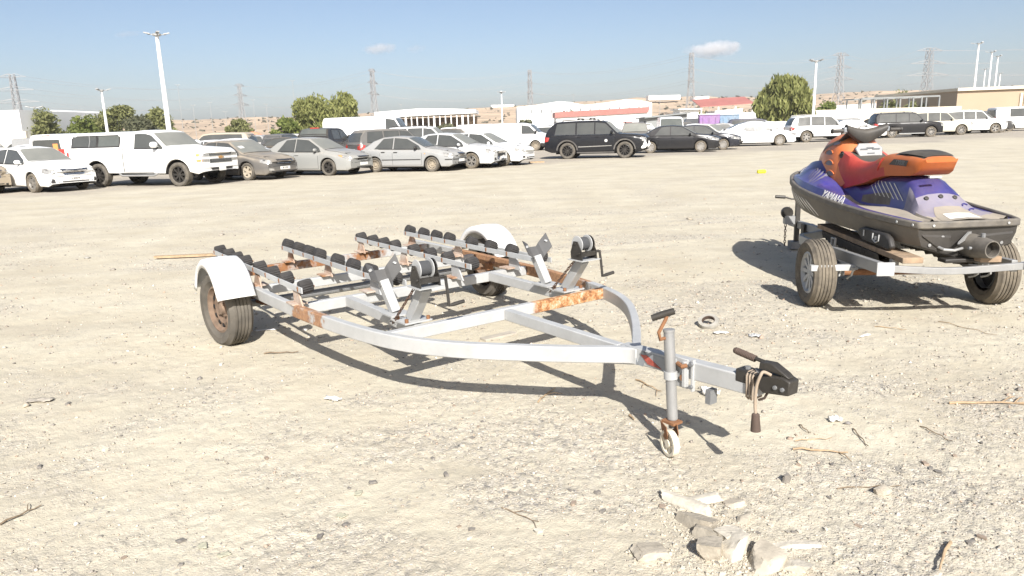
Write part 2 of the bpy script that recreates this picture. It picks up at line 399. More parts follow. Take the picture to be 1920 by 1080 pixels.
# loose grit and pebbles lying on the sand: nobody could count them
def stone_mat():
    t = NT('pebble_stone'); a = t.n('ShaderNodeAttribute', attribute_name='stone_tone')
    c = t.mix(t.ramp(t.noise(70, 3), [(0.35, 0.0), (0.65, 1.0)]), a.outputs['Color'], t.mix(0.35, a.outputs['Color'], (0.44, 0.37, 0.28)))
    t.set(Base_Color=c, Roughness=0.9); t.p.inputs['Specular IOR Level'].default_value = 0.2
    return t.mat
M['pebble'] = stone_mat()
PAL = np.array([(0.40,0.35,0.28),(0.33,0.30,0.26),(0.27,0.25,0.225),(0.18,0.172,0.168),(0.20,0.18,0.16),(0.52,0.48,0.41),(0.36,0.27,0.21),(0.62,0.60,0.55),(0.27,0.27,0.255)])
PALP = np.array([.30,.19,.12,.06,.07,.12,.06,.01,.07]); PALP = PALP / PALP.sum()
def make_gravel():
    N = 78000
    az = rng.uniform(-44, 44, N) * math.pi / 180
    r = 1.9 * (20.0 / 1.9) ** (rng.random(N) ** 1.15)
    x = np.sin(az) * r; y = np.cos(az) * r
    g = gravel_mask(x, y)
    keep = rng.random(N) < (0.20 + 0.85 * g) * np.clip(1.35 - r / 20, 0.15, 1)
    x, y, r, g = x[keep], y[keep], r[keep], g[keep]; n = len(x)
    # crumbs shed by the broken concrete at the bottom right
    K = 2600; q = rng.random(K); path = [onz(a_, b_) for a_, b_ in ((1290, 945), (1310, 985), (1345, 1020), (1400, 1050), (1490, 1070), (1220, 1045))]
    ii = rng.integers(0, 5, K); A_ = np.array([(p_.x, p_.y) for p_ in path]); cxy = A_[ii] * (1 - q)[:, None] + A_[np.minimum(ii + 1, 5)] * q[:, None] + rng.normal(0, .085, (K, 2))
    x = np.concatenate([x, cxy[:, 0]]); y = np.concatenate([y, cxy[:, 1]]); r = np.hypot(x, y); n0 = n; n = len(x)
    s = (0.0024 + 0.0052 * rng.random(n) ** 3.5) * np.clip(r / 3.2, 0.8, 2.3)
    big = rng.random(n) < 0.012; s[big] *= 2.2; s[n0:] *= rng.uniform(.8, 1.9, n - n0)
    z = ground_h(x, y)
    base = np.array([(1,0,0),(0,1,0),(-1,0,0),(0,-1,0),(0.1,0.1,0.75),(0,0,-0.7)])
    V = base[None] * (1 + rng.uniform(-.35, .35, (n, 6, 3)))
    V[:, :4, 2] += rng.uniform(-.25, .4, (n, 4))
    th = rng.uniform(0, 2 * math.pi, n); c, sn = np.cos(th), np.sin(th)
    V[:, :, 0] *= rng.uniform(.8, 1.6, n)[:, None]
    X = V[:, :, 0] * c[:, None] - V[:, :, 1] * sn[:, None]; Yy = V[:, :, 0] * sn[:, None] + V[:, :, 1] * c[:, None]
    V = np.stack([X * s[:, None] + x[:, None], Yy * s[:, None] + y[:, None], V[:, :, 2] * s[:, None] + (z + s * 0.18)[:, None]], -1)
    F = np.array([(0,1,4),(1,2,4),(2,3,4),(3,0,4),(1,0,5),(2,1,5),(3,2,5),(0,3,5)])
    Fa = (F[None] + (np.arange(n) * 6)[:, None, None]).reshape(-1, 3)
    me = bpy.data.meshes.new('gravel')
    me.vertices.add(n * 6); me.vertices.foreach_set('co', V.reshape(-1))
    me.loops.add(Fa.size); me.loops.foreach_set('vertex_index', Fa.ravel().astype(np.int32))
    me.polygons.add(len(Fa)); me.polygons.foreach_set('loop_start', np.arange(0, Fa.size, 3, dtype=np.int32))
    me.update(calc_edges=True)
    colr = PAL[rng.choice(len(PAL), n, p=PALP)] * rng.uniform(.8, 1.2, (n, 1))
    colr[n0:] = np.array([.45, .41, .335]) * rng.uniform(.7, 1.2, (n - n0, 1))
    a = me.attributes.new('stone_tone', 'FLOAT_COLOR', 'POINT')
    a.data.foreach_set('color', np.repeat(np.concatenate([colr, np.ones((n, 1))], 1), 6, 0).astype(np.float32).ravel())
    me.materials.append(M['pebble'])
    o = bpy.data.objects.new('gravel', me); COL.objects.link(o)
    tag(o, 'grey and beige grit and pebbles strewn over the sand', 'gravel', kind='stuff')
make_gravel()

# ================================================================== HILLS
HPX = [-900, -300, 0, 200, 360, 480, 600, 700, 800, 850, 950, 1040, 1110, 1180, 1250, 1330, 1420, 1500, 1560, 1650, 1750, 1850, 1920, 2300, 3000]
HPY = [246, 240, 232, 227, 223, 219, 216, 210, 207, 204, 199, 192, 188, 184, 181, 180, 182, 178, 173, 168, 167, 164, 160, 154, 150]
def make_hills():
    m = 420; pxs = np.linspace(-900, 3000, m)
    pys = np.interp(pxs, HPX, HPY) + (fbm(pxs * 0.02, pxs * 0 + 3, 4) - 0.5) * 5
    P = []
    ds = [330, 380, 430, 480, 530, 580, 640, 700, 800, 950]
    pro = [0.0, 0.10, 0.24, 0.42, 0.60, 0.80, 1.0, 0.97, 0.85, 0.5]
    for k, (d, f) in enumerate(zip(ds, pro)):
        row = []
        for i in range(m):
            ridge = ony(pxs[i], pys[i], 640.0)
            x = ridge.x * d / 640.0
            nz = (float(fbm(np.array([x * 0.012 + 9]), np.array([d * 0.012]), 4)[0]) - 0.5)
            row.append((x, d, -0.5 + ridge.z * f + nz * 3.2 * (0 if k == 0 else (1 if k != 6 else 0.2))))
        P.append(row)
    t = NT('dry_hillside')
    c = t.mix(t.ramp(t.noise(0.02, 6, 0.65), [(0.35, 0.0), (0.65, 1.0)]), (0.36, 0.275, 0.195), (0.55, 0.42, 0.29))
    c = t.mix(t.math('MULTIPLY', t.ramp(t.noise(0.12, 5, 0.75, stretch=(0.5, 1, 3)), [(0.5, 0.0), (0.62, 1.0)]), 0.75), c, (0.17, 0.145, 0.115))
    t.set(Base_Color=c, Roughness=0.95); t.p.inputs['Specular IOR Level'].default_value = 0.05
    o = MB().grid(P).build('hills', t.mat, smooth=60); tag(o, kind='structure')
    bv = BVHTree.FromPolygons([Vector(p) for row in P for p in row], [tuple(p.vertices) for p in o.data.polygons])
    mb = MB()
    for k in range(900):
        px = random.uniform(-100, 2020); d = random.uniform(400, 645)
        e = ony(px, 200, d)
        h = bv.ray_cast(Vector((e.x, d, 400)), Vector((0, 0, -1)))[0]
        if h is None: continue
        s = random.uniform(0.6, 2.1) * (1.5 if random.random() < 0.1 else 1)
        pts = [Vector((random.uniform(-1, 1), random.uniform(-.6, .6), random.uniform(0.0, 0.9))) * s + h for _ in range(7)]
        for a in range(9):
            q = random.sample(pts, 3); mb.add(q, [(0, 1, 2)])
    o = mb.build('hillside_scrub', simple('scrub', (0.075, 0.072, 0.045), 0.9, var=0.4, scale=0.1), smooth=0)
    tag(o, 'low dark scrub dotted over the dry hills', 'scrub', kind='stuff')
    return bv
HB = make_hills()

# ================================================================== TREES
def leaf_mat(name, a, b):
    t = NT(name)
    g = t.n('ShaderNodeNewGeometry')
    c = t.mix(g.outputs['Random Per Island'], a, b)
    t.set(Base_Color=c, Roughness=0.7); t.p.inputs['Specular IOR Level'].default_value = 0.25
    tr = t.n('ShaderNodeBsdfTranslucent'); t.l(c, tr.inputs[0])
    mx = t.n('ShaderNodeMixShader'); mx.inputs[0].default_value = 0.42
    t.l(t.p.outputs[0], mx.inputs[1]); t.l(tr.outputs[0], mx.inputs[2]); t.l(mx.outputs[0], t.out.inputs[0])
    return t.mat
M['leafA'] = leaf_mat('leaves_olive', (0.145, 0.158, 0.064), (0.29, 0.295, 0.125))
M['leafB'] = leaf_mat('leaves_willow', (0.165, 0.185, 0.060), (0.33, 0.335, 0.125))
M['leafC'] = leaf_mat('leaves_grey_green', (0.10, 0.11, 0.065), (0.20, 0.20, 0.12))
M['leafD'] = leaf_mat('leaves_fresh', (0.11, 0.145, 0.038), (0.22, 0.25, 0.075))
M['bark'] = simple('bark', (0.13, 0.10, 0.075), 0.9, var=0.3, scale=8)
def leaves(mb, c, r, n, size, droop=0.0):
    for _ in range(n):
        d = Vector((random.gauss(0, 1), random.gauss(0, 1), random.gauss(0, 1))); d.normalize()
        p = Vector(c) + Vector((d.x * r[0], d.y * r[1], d.z * r[2])) * (random.random() ** 0.45)
        a = Vector((random.uniform(-1, 1), random.uniform(-1, 1), random.uniform(-1, 1) * (1 - droop) - droop * 1.8)).normalized()
        b = a.cross(Vector((random.uniform(-1, 1), random.uniform(-1, 1), random.uniform(-.4, .4)))).normalized()
        s = size * random.uniform(.55, 1.3); L = s * (1.7 + 1.6 * droop)
        mb.add([p - a * L * .5, p + b * s * .42, p + a * L * .5, p - b * s * .42], [(0, 1, 2, 3)])
def make_tree(name, loc, H, Wd, label, group, leaf='leafA', n=2200, size=0.42, droop=0.0, low=0.12, cat='tree', clumps=26, dome=False):
    if not dome: H *= .82
    root = empty(name, loc, random.uniform(0, 6), label, cat, group)
    tb = MB(); cb = MB()
    th = H * 0.42; rt = max(0.09, H * 0.03)
    top = Vector((random.uniform(-.2, .2), random.uniform(-.2, .2), th))
    tb.tube([(0, 0, -0.1), (0.06, 0.03, th * .5), top], [rt * 1.3, rt, rt * .75], 8)
    cl = []
    for k in range(clumps):
        t = random.random() ** 0.8; ang = random.uniform(0, 6.283)
        z = H * (low + (0.95 - low) * t)
        rad = Wd * .5 * math.sqrt(max(0.03, 1 - ((t - .32) / .72) ** 2)) * random.uniform(.35, .86)
        if dome:
            z = H * .86 * t; rad = Wd * .44 * math.sqrt(max(0.02, 1 - (z / (H * .9)) ** 2)) * random.uniform(.45, 1) ** .5
        c = Vector((math.cos(ang) * rad, math.sin(ang) * rad, z)); cl.append(c)
        if k < 9: tb.tube([top * random.uniform(.6, 1), (top + c) * .5 + Vector((0, 0, .15 * H * .3)), c], [rt * .55, rt * .35, rt * .12], 5)
    for c in cl:
        s = random.uniform(.13, .22) * (H + Wd) * .5 * (.62 if dome else 1)
        leaves(cb, c, (s * 1.15, s * 1.15, s * (0.85 + .5 * droop)), n // clumps, size, droop)
    tb.build('trunk', M['bark'], root); cb.build('crown', M[leaf], root, smooth=0)
    return root
def ground_at(px, d): 
    p = ony(px, 240, d); return Vector((p.x, d, 0))
TL = 'bushy olive green trees behind the left parking row'
for px, d, H, Wd, lab, lf in [
    (72, 96, 6.4, 6.2, 'rounded bushy tree beside the white building at the far left, thin lamp post in front', 'leafA'),
    (125, 104, 5.6, 5.6, 'low olive tree between the far left rounded tree and the short lamp post', 'leafA'),
    (172, 100, 5.7, 6.0, 'olive tree just left of the medium lamp post above the canopy pickup', 'leafD'),
    (226, 100, 6.9, 6.4, 'tallest tree of the left clump, right of the medium lamp post', 'leafA'),
    (258, 92, 4.9, 5.4, 'low grey green tree between the tallest left tree and the tall lamp post', 'leafC'),
    (292, 100, 6.6, 5.6, 'dark bushy tree just left of the tall white lamp post base', 'leafA')]:
    make_tree('bushy_tree', ground_at(px, d), H, Wd, lab, TL, lf, 5200, 0.27, 0.15, 0.02)
make_tree('bushy_tree', ground_at(446, 130), 5.3, 4.6, 'small round dark tree standing alone below a pylon', 'lone trees', 'leafA', 3800, 0.27, 0.0, 0.06)
TC = 'feathery trees behind the black pickup'
make_tree('feathery_tree', ground_at(592, 104), 7.6, 7.2, 'tall feathery green tree, left of the pair behind the black pickup', TC, 'leafB', 7600, 0.30, 0.5, 0.03, clumps=44)
make_tree('feathery_tree', ground_at(646, 108), 8.0, 5.6, 'tall feathery green tree, right of the pair behind the black pickup', TC, 'leafB', 6600, 0.30, 0.5, 0.03, clumps=40)
make_tree('leafy_shrub', ground_at(535, 100), 4.6, 4.4, 'bright green low shrub at the left foot of the feathery trees', TC, 'leafD', 1800, 0.36, 0.15, 0.02, 'shrub')
make_tree('weeping_tree', ground_at(1468, 100), 7.5, 8.3, 'big round weeping tree right of the red canopy', 'lone trees', 'leafB', 11000, 0.36, 0.8, 0.0, clumps=95, dome=True)
make_tree('round_tree', ground_at(1548, 118), 4.9, 3.4, 'small round bright green tree right of the white lamp post by the weeping tree', 'lone trees', 'leafD', 1300, 0.34, 0.0, 0.08)
for px, py, d, H, Wd, lab in [(1690, 178, 210, 6.5, 9, 'dark bushy tree on the slope behind the steel frame, left one'), (1720, 178, 215, 6.5, 9, 'dark bushy tree on the slope behind the steel frame, right one'),
    (1672, 190, 125, 4.6, 4.4, 'dark tree seen through the left bays of the steel frame'), (1725, 192, 130, 4.8, 5.2, 'dark tree seen through the right bays of the steel frame'),
    (1785, 198, 135, 5.2, 3.0, 'narrow dark tree beside the tan building'), (1320, 205, 150, 4.2, 5.2, 'green tree under the left end of the red canopy'), (1385, 205, 140, 4.3, 6.0, 'green tree under the right end of the red canopy'),
    (985, 225, 150, 3.4, 4.6, 'grey green bush in front of the left end of the white warehouse'), (1065, 205, 168, 6.0, 4.4, 'dry bush rising in front of the warehouse wall above the red stripe'),
    (765, 232, 140, 2.6, 5.0, 'low grey green bush before the left bays of the white pavilion'), (835, 230, 140, 2.8, 6.5, 'low grey green bush before the right bays of the white pavilion')]:
    p = ony(px, py, d)
    if d > 200:
        h = HB.ray_cast(Vector((p.x, max(d, 335), 300)), Vector((0, 0, -1)))[0]; p.z = 0; base = Vector((p.x, d, max(0, p.z)))
        base = Vector((p.x, d, p.z - 0)); H = ony(px, 162, d).z
    else: base = Vector((p.x, d, 0))
    make_tree('bush' if 'bush ' in lab or lab.endswith('bush') else 'background_tree', base, H, Wd, lab, 'trees and bushes among the far buildings', 'leafC' if 'grey' in lab or 'dry' in lab else 'leafA', 1000, 0.5, 0.0, 0.05, 'bush' if ' bush ' in lab and 'tree' not in lab else 'tree', clumps=16)

# ================================================================== BUILDINGS
M['render_white'] = simple('white_cladding', (0.80, 0.80, 0.78), 0.7, var=0.04, scale=0.3, dust=0.05)
M['cream'] = simple('cream_wall', (0.66, 0.60, 0.48), 0.8, var=0.06, scale=0.4, dust=0.1)
M['tan'] = simple('tan_cladding', (0.35, 0.27, 0.185), 0.7, var=0.05, scale=0.2)
M['redroof'] = simple('red_sheet_roof', (0.33, 0.10, 0.09), 0.6, var=0.12, scale=0.5, dust=0.15)
M['winglass'] = simple('window_glass', (0.10, 0.11, 0.12), 0.2, var=0.3)
M['steelgrey'] = simple('grey_steel', (0.24, 0.25, 0.245), 0.5, 0.3, var=0.15, scale=0.5)
M['pavilion_infill'] = simple('brown_infill', (0.30, 0.22, 0.15), 0.9, var=0.35, scale=0.5)  # brown, randomly varied tone for the pavilion's back wall and partitions
def X(px, d): return ony(px, 230, d).x
def Z(px, py, d): return ony(px, py, d).z
def warehouse():
    D = 180; r = empty('warehouse', (X(970, D), D, 0), 0, 'long white warehouse with twin gables and slot windows behind the black sports utility car', 'warehouse')
    Wt = X(1222, D) - X(970, D); e = Z(970, 200, D) - 0.1
    half = Wt / 2
    mb = MB(); pr = []
    for k in range(2):
        pr += [(k * half, e), (k * half + half * .32, e + .42), (k * half + half * .62, e + 1.05), (k * half + half * .8, e + .75)]
    poly = [(0, 0)] + pr + [(Wt, e + .1), (Wt, 0)]
    mb.prism(poly, (0, 0, 0), (1, 0, 0), (0, 0, 1), (0, 24, 0)); mb.build('wall', M['render_white'], r)
    for k in range(14):
        x = 1.2 + k * (Wt - 2.0) / 13
        w = MB().box((x, -.03, e - 1.15), (.26, .1, .95)).build('window', M['winglass'], r)
    for x in (4.3, 6.0, 7.9):
        MB().box((x, -.03, 1.7), (1.0, .1, .8)).build('window', M['winglass'], r)
    a = empty('annex_building', (X(1043, 165), 165, 0), 0, 'low white annex with a red fascia band in front of the warehouse', 'annex')
    w = X(1214, 165) - X(1043, 165); h0 = Z(1043, 213, 165); h1 = Z(1214, 203, 165)
    MB().prism([(0, 0), (w, 0), (w, h1 - .9), (0, h0 - .9)], (0, 0, 0), (1, 0, 0), (0, 0, 1), (0, 9, 0)).build('wall', M['render_white'], a)
    MB().prism([(-.3, h0 - .9), (w + .2, h1 - .9), (w + .2, h1 + .3), (-.3, h0 + .3)], (0, -.4, 0), (1, 0, 0), (0, 0, 1), (0, 9.8, 0)).build('fascia', M['redroof'], a)
    MB().box((w * .78, -.06, 2.1), (2.0, .1, .22)).build('sign_board', M['redroof'], a)
    MB().box((4.3, -.05, 1.2), (2.4, .1, 2.3)).build('door', M['steelgrey'], a)
warehouse()
def pavilion():
    D = 160; x0, x1 = X(703, D), X(893, D); w = x1 - x0
    r = empty('pavilion', (x0, D, 0), 0, 'white open-sided pavilion with thick flat roof and columns in front of the hills', 'pavilion')
    zt0, ztm, zt1 = Z(703, 210, D), Z(800, 203, D), Z(893, 205, D); zb = Z(800, 216, D)
    MB().prism([(0, zb - .25), (w, zb + .15), (w, zt1), (w * .78, zt1 + .25), (w * .45, ztm), (0, zt0 - .05)], (0, 0, 0), (1, 0, 0), (0, 0, 1), (0, 16, 0)).build('roof', M['render_white'], r)
    MB().box((w / 2, 14, zb / 2 - .2), (w - .6, .3, zb - .3)).build('back_wall', M['pavilion_infill'], r)
    for k in range(18):
        MB().box((.5 + k * (w - 1.0) / 17, .5, zb / 2 - .1), (.22 if k % 5 else .4, .3, zb - .2)).build('column', M['render_white'], r)
    for k in range(9):
        MB().box((2.2 + k * 2.3, 7.5, 1.2 + (k % 3) * .3), (1.1, 1.2, 2.2 + (k % 3) * .4)).build('partition', M['pavilion_infill'], r)
    MB().box((w / 2, .1, .75), (w, .25, 1.5)).build('parapet', M['cream'], r)
pavilion()
def shed(name, px0, px1, d, pyt0, pyt1, depth, wall, label, cat, eave=None, base=0.0, trim=None):
    x0, x1 = X(px0, d), X(px1, d); w = x1 - x0
    r = empty(name, (x0, d, base), 0, label, cat)
    z0, z1 = Z(px0, pyt0, d) - base, Z(px1, pyt1, d) - base
    MB().prism([(0, 0), (w, 0), (w, z1), (0, z0)], (0, 0, 0), (1, 0, 0), (0, 0, 1), (0, depth, 0)).build('wall', wall, r)
    if eave: MB().prism([(-.3, z0), (w + .3, z1), (w + .3, z1 + eave), (-.3, z0 + eave)], (0, -.5, 0), (1, 0, 0), (0, 0, 1), (0, depth + 1, 0)).build('roof', trim or M['render_white'], r)
    return r
shed('storage_building', -60, 39, 92, 209, 206, 20, M['render_white'], 'plain white windowless building at the far left edge', 'building')
shed('low_wall', -60, 45, 84, 247, 246, .4, M['cream'], 'low cream wall below the white building at the far left', 'wall')
shed('gable_building', 99, 113, 130, 206, 209, 20, M['render_white'], 'white roof corner showing between the two leftmost trees', 'building')
r = shed('tan_building', 1790, 2020, 120, 171, 162, 26, M['tan'], 'tan clad hall with cream roof edge at the far right', 'hall', .45, 0, M['cream'])
for px in (1908, 1916): MB().box((X(px, 120) - r.location.x, -.12, Z(px, 190, 120)), (.35, .25, 2.6)).build('downpipe', M['cream'], r)
shed('boundary_wall', 1225, 1440, 112, 217, 209, .4, M['render_white'], 'white boundary wall running below the red canopy', 'wall')
shed('boundary_wall', 1515, 1800, 108, 207, 199, .4, M['cream'], 'cream boundary wall running below the steel frame', 'wall')
shed('dark_shed', 1212, 1288, 86, 222, 213, 5, M['steelgrey'], 'dark grey flat shed behind the black sports utility car front', 'shed', .15, 0, M['steelgrey'])
shed('white_cabin', 1274, 1309, 100, 206, 205, 4, M['render_white'], 'small white cabin right of the dark grey shed', 'cabin', .12)
shed('site_cabin', 1566, 1640, 140, 198, 194, 6, M['render_white'], 'low white cabin beside the small round tree', 'cabin')
shed('white_roof_building', 1340, 1392, 128, 208, 203, 6, M['render_white'], 'white sloped roof building under the red canopy', 'building')
shed('container_store', 1760, 1812, 150, 190, 186, 6, M['render_white'], 'small white store left of the tan hall', 'store')
for px0, px1, d, y0, y1, lab in [(1216, 1275, 560, 179, 178, 'long flat white building on the hill top left of the tall pylon'), (1300, 1328, 560, 182, 180, 'small white building on the hill top right of the tall pylon'),
                                 (1350, 1365, 560, 196, 196, 'small white house on the slope above the red canopy'), (922, 965, 640, 197, 196, 'white building on the ridge behind the thin lamp post')]:
    shed('hill_building', px0, px1, d, y0, y1, 12, M['render_white'], lab, 'building', base=Z(px0, y0 + 9, d))
def red_canopy():
    D = 128; x0, x1 = X(1312, D), X(1414, D); w = x1 - x0
    r = empty('canopy', (x0, D, 0), 0, 'red sheet roofed canopy on white posts left of the weeping tree', 'canopy')
    za, zb = Z(1312, 190, D), Z(1414, 184, D); lo0, lo1 = Z(1312, 200, D), Z(1414, 193, D)
    MB().add([(0, 0, lo0), (w, 0, lo1), (w, 6, zb + .5), (0, 6, za + .5), (0, 0, lo0 - .1), (w, 0, lo1 - .1), (w, 6, zb + .4), (0, 6, za + .4)],
             [(0,1,2,3),(7,6,5,4),(0,4,5,1),(1,5,6,2),(2,6,7,3),(3,7,4,0)]).build('roof', M['redroof'], r)
    for k in range(4): MB().box((.3 + k * (w - .6) / 3, .3, lo0 / 2 - .1), (.2, .2, lo0)).build('post', M['render_white'], r)
red_canopy()
def steel_frame():
    D = 118; x0, x1 = X(1612, D), X(1757, D); w = x1 - x0; h = Z(1612, 185, D); h2 = Z(1757, 180, D)
    r = empty('steel_frame', (x0, D, 0), 0, 'open grey steel frame of an unfinished shed behind the black and beige off-roaders', 'frame')
    n = 7
    for k in range(n):
        hh = h + (h2 - h) * k / (n - 1)
        for yy in (0, 5): MB().box((k * w / (n - 1), yy, hh / 2), (.2, .2, hh)).build('post', M['steelgrey'], r)
        if k < n - 1: MB().bar((k * w / (n - 1) + .1, 2.5, hh + .02), (k * w / (n - 1) + .1, 7, hh + .02), .12, .16).build('rafter', M['steelgrey'], r)
    MB().bar((0, -.12, h), (w, -.12, h2), .16, .26).build('beam', M['steelgrey'], r); MB().bar((0, 5.2, h), (w, 5.2, h2), .16, .26).build('beam', M['steelgrey'], r)
    MB().bar((w * .45, -.12, h * .6), (w * .85, -.12, h * .6), .1, .12).build('rail', M['steelgrey'], r)
steel_frame()

# ================================================================== LAMP POSTS
M['lampwhite'] = simple('white_post_paint', (0.80, 0.80, 0.78), 0.45, var=0.03)
M['lampgrey'] = simple('lamp_head_grey', (0.34, 0.34, 0.33), 0.5, 0.3, var=0.2)
def lamp_post(px, pyb, pxt, pyt, d, r0, label, group='white lamp posts', heads=3, arm=0.75, mat='lampwhite'):
    top = ony(pxt, pyt, d); x = ony((px + pxt) / 2, (pyb + pyt) / 2, d).x
    root = empty('lamp_post', (x, d, 0), 0, label, 'lamp post', group)
    H = top.z
    MB().tube([(0, 0, 0), (0, 0, H)], [r0, r0 * .62], 10).build('post', M[mat], root)
    MB().lathe([(0, -.05), (r0 * 1.5, -.05), (r0 * 1.5, .12), (0, .12)], (0, 0, H), (0, 0, 1), 10).build('head_plate', M['lampgrey'], root)
    for k in range(heads):
        a = k * 2 * math.pi / heads + .5; c = Vector((math.cos(a) * arm, math.sin(a) * arm, H + .06))
        mb = MB(); mb.bar((0, 0, H + .04), c, .07, .07)
        mb.bar(c - Vector((math.cos(a) * .2, math.sin(a) * .14, -.04)), c + Vector((math.cos(a) * .32, math.sin(a) * .22, .14)), .26, .09)
        mb.build('floodlight', M['lampgrey'], root)
lamp_post(318, 237, 292, 66, 66, .24, 'tallest white lamp post rising behind the white pickup cab', heads=4, arm=.72)
lamp_post(200, 236, 190, 170, 92, .20, 'medium white lamp post above the pickup canopy, in front of trees')
lamp_post(70, 240, 65, 202, 105, .13, 'short thin white lamp post in front of the far left tree', heads=2)
lamp_post(942, 232, 940, 174, 118, .14, 'thin white lamp post standing between pavilion and warehouse', heads=3, arm=.4)
lamp_post(1522, 205, 1534, 115, 92, .20, 'white lamp post just right of the weeping tree', heads=4)
for (px, pb, pt, py, d, lab) in [(1826, 166, 1836, 82, 132, 'tallest lamp post above the tan hall, left of the group'), (1843, 166, 1848, 130, 215, 'short distant lamp post second in the group above the tan hall'),
                                 (1853, 166, 1860, 98, 150, 'lamp post in the middle of the group above the tan hall'), (1865, 166, 1871, 106, 158, 'lamp post fourth in the group above the tan hall'), (1872, 166, 1876, 138, 215, 'short distant lamp post at the right end of the group above the tan hall')]:
    lamp_post(px, pb, pt, py, d, .21, lab, 'lamp posts above the tan hall', heads=3, arm=.9)
FAINT = 'distant thin grey lamp posts'
for px, pb, pt, py in [(342, 240, 334, 160), (366, 235, 362, 198), (398, 235, 394, 193), (478, 235, 475, 188), (502, 235, 500, 196), (552, 215, 550, 152), (1798, 170, 1799, 148), (1237, 200, 1238, 180), (1330, 200, 1331, 176), (1075, 190, 1075, 178), (752, 205, 752, 196), (425, 240, 423, 210)]:
    lamp_post(px, pb, pt, py, 230, .075, 'thin pale lamp post standing far off against the hazy hills', FAINT, heads=2, arm=.4, mat='lampgrey')

# ================================================================== PYLONS AND WIRES
M['pylon'] = simple('galvanised_lattice', (0.28, 0.28, 0.28), 0.6, 0.2, var=0.1)
PT = []
def pylon(px, pyt, d, wide, label, yaw=0.0, s=0.17):
    top = ony(px, pyt, d); H = top.z
    root = empty('pylon', (top.x, d, 0), yaw, label, 'pylon', 'steel pylons along the hills')
    b, wst, tw = wide * .34, wide * .14, wide * .10
    zs = [0, H * .18, H * .34, H * .48, H * .60, H * .70, H * .79, H * .88, H]
    hw = [b + (wst - b) * min(1, z / (H * .55)) ** .8 if z < H * .55 else wst + (tw - wst) * (z - H * .55) / (H * .45) for z in zs]
    mb = MB()
    for k in range(len(zs) - 1):
        A = [Vector((sx * hw[k], sy * hw[k], zs[k])) for sx, sy in ((-1,-1),(1,-1),(1,1),(-1,1))]
        B = [Vector((sx * hw[k+1], sy * hw[k+1], zs[k+1])) for sx, sy in ((-1,-1),(1,-1),(1,1),(-1,1))]
        for i in range(4):
            j = (i + 1) % 4
            mb.bar(A[i], B[i], s * 1.4, s * 1.4)
            mb.bar(A[i], B[j], s, s); mb.bar(A[j], B[i], s, s); mb.bar(B[i], B[j], s, s)
    mb.build('tower', M['pylon'], root, smooth=0)
    arms = []
    for z, L in ((H * .62, wide * 1.05), (H * .79, wide * .9), (H * .97, wide * .62)):
        a = MB()
        for sx in (-1, 1):
            tip = Vector((sx * L, 0, z))
            for yy in (-1, 1): a.bar((sx * tw, yy * tw, z), tip, s, s); a.bar((sx * tw, yy * tw, z + H * .045), tip, s, s)
            a.bar((sx * L * .5, 0, z), (sx * L * .5, 0, z + H * .025), s, s)
            arms.append(Vector((top.x + math.cos(yaw) * sx * L, d + math.sin(yaw) * sx * L, z)))
        a.build('crossarm', M['pylon'], root, smooth=0)
    PT.append((px, arms))
for a in [(22, 140, 420, 11, 'lattice pylon at the far left above the white building', .25), (448, 158, 560, 9, 'slim lattice pylon above the small lone tree', 1.25), (697, 130, 470, 9, 'lattice pylon right of the feathery trees', 1.35),
          (993, 132, 500, 9, 'slim lattice pylon left of the warehouse', 1.3), (1297, 100, 420, 10, 'lattice pylon in front of the cloud above the hill buildings', 1.15), (1577, 100, 440, 11, 'lattice pylon right of the weeping tree', .45), (1744, 91, 420, 13, 'wide-armed lattice pylon above the steel frame', .2)]:
    pylon(*a)
PT.sort(key=lambda q: q[0])
m_wire = simple('power_line', (0.32, 0.32, 0.32), 0.5, var=0.1)
ends_l = [Vector((a.x - 260, a.y - 40, a.z + 8)) for a in PT[0][1]]; ends_r = [Vector((a.x + 260, a.y - 60, a.z + 4)) for a in PT[-1][1]]
chain = [ends_l] + [p[1] for p in PT] + [ends_r]
for k in range(len(chain) - 1):
    for i in range(6):
        a, b = chain[k][i], chain[k + 1][i]
        pts = [a.lerp(b, t) + Vector((0, 0, -4.5 * 4 * t * (1 - t))) for t in [j / 14 for j in range(15)]]
        o = MB().tube(pts, .05, 4).build('power_line', m_wire, None, smooth=0)
        tag(o, 'thin power line sagging between the lattice pylons', 'power line', 'power lines across the sky')
# ================================================================== TWIN BOAT TRAILER (foreground)
def galv(name, rust_lo, rust_hi, base=(0.39, 0.395, 0.39), rough=0.5, metal=0.05, scale=2.2, rust=(0.20, 0.085, 0.034)):
    t = NT(name); n1 = t.noise(scale, 6, 0.7); n2 = t.noise(scale * 7, 4, 0.7)
    c = t.mix(t.ramp(t.noise(5, 5, 0.7), [(0.3, 0.0), (0.7, 1.0)]), tuple(k * .86 for k in base), tuple(min(1, k * 1.1) for k in base))
    c = t.mix(t.math('MULTIPLY', t.ramp(t.noise(60, 3, stretch=(1, 1, .15)), [(0.55, 0.0), (0.8, 1.0)]), 0.35), c, (0.38, 0.36, 0.33))
    f = t.ramp(t.math('ADD', t.math('MULTIPLY', n1, 0.75), t.math('MULTIPLY', n2, 0.25)), [(rust_lo, 0.0), (rust_hi, 1.0)])
    rc = t.mix(n2, rust, t.mix(t.noise(30, 4), (0.36, 0.18, 0.075), (0.14, 0.06, 0.03)))
    c = t.mix(f, c, rc)
    t.set(Base_Color=c, Roughness=t.math('ADD', t.math('MULTIPLY', f, 0.4), rough, True), Metallic=t.math('MULTIPLY', t.math('SUBTRACT', 1.0, f), metal))
    t.bump(t.noise(90, 3), 0.15, 0.003)
    return t.mat
M['frame'] = galv('white_grey_frame_paint', 0.63, 0.70)
M['frame_rust'] = galv('frame_paint_much_rusted', 0.44, 0.54)
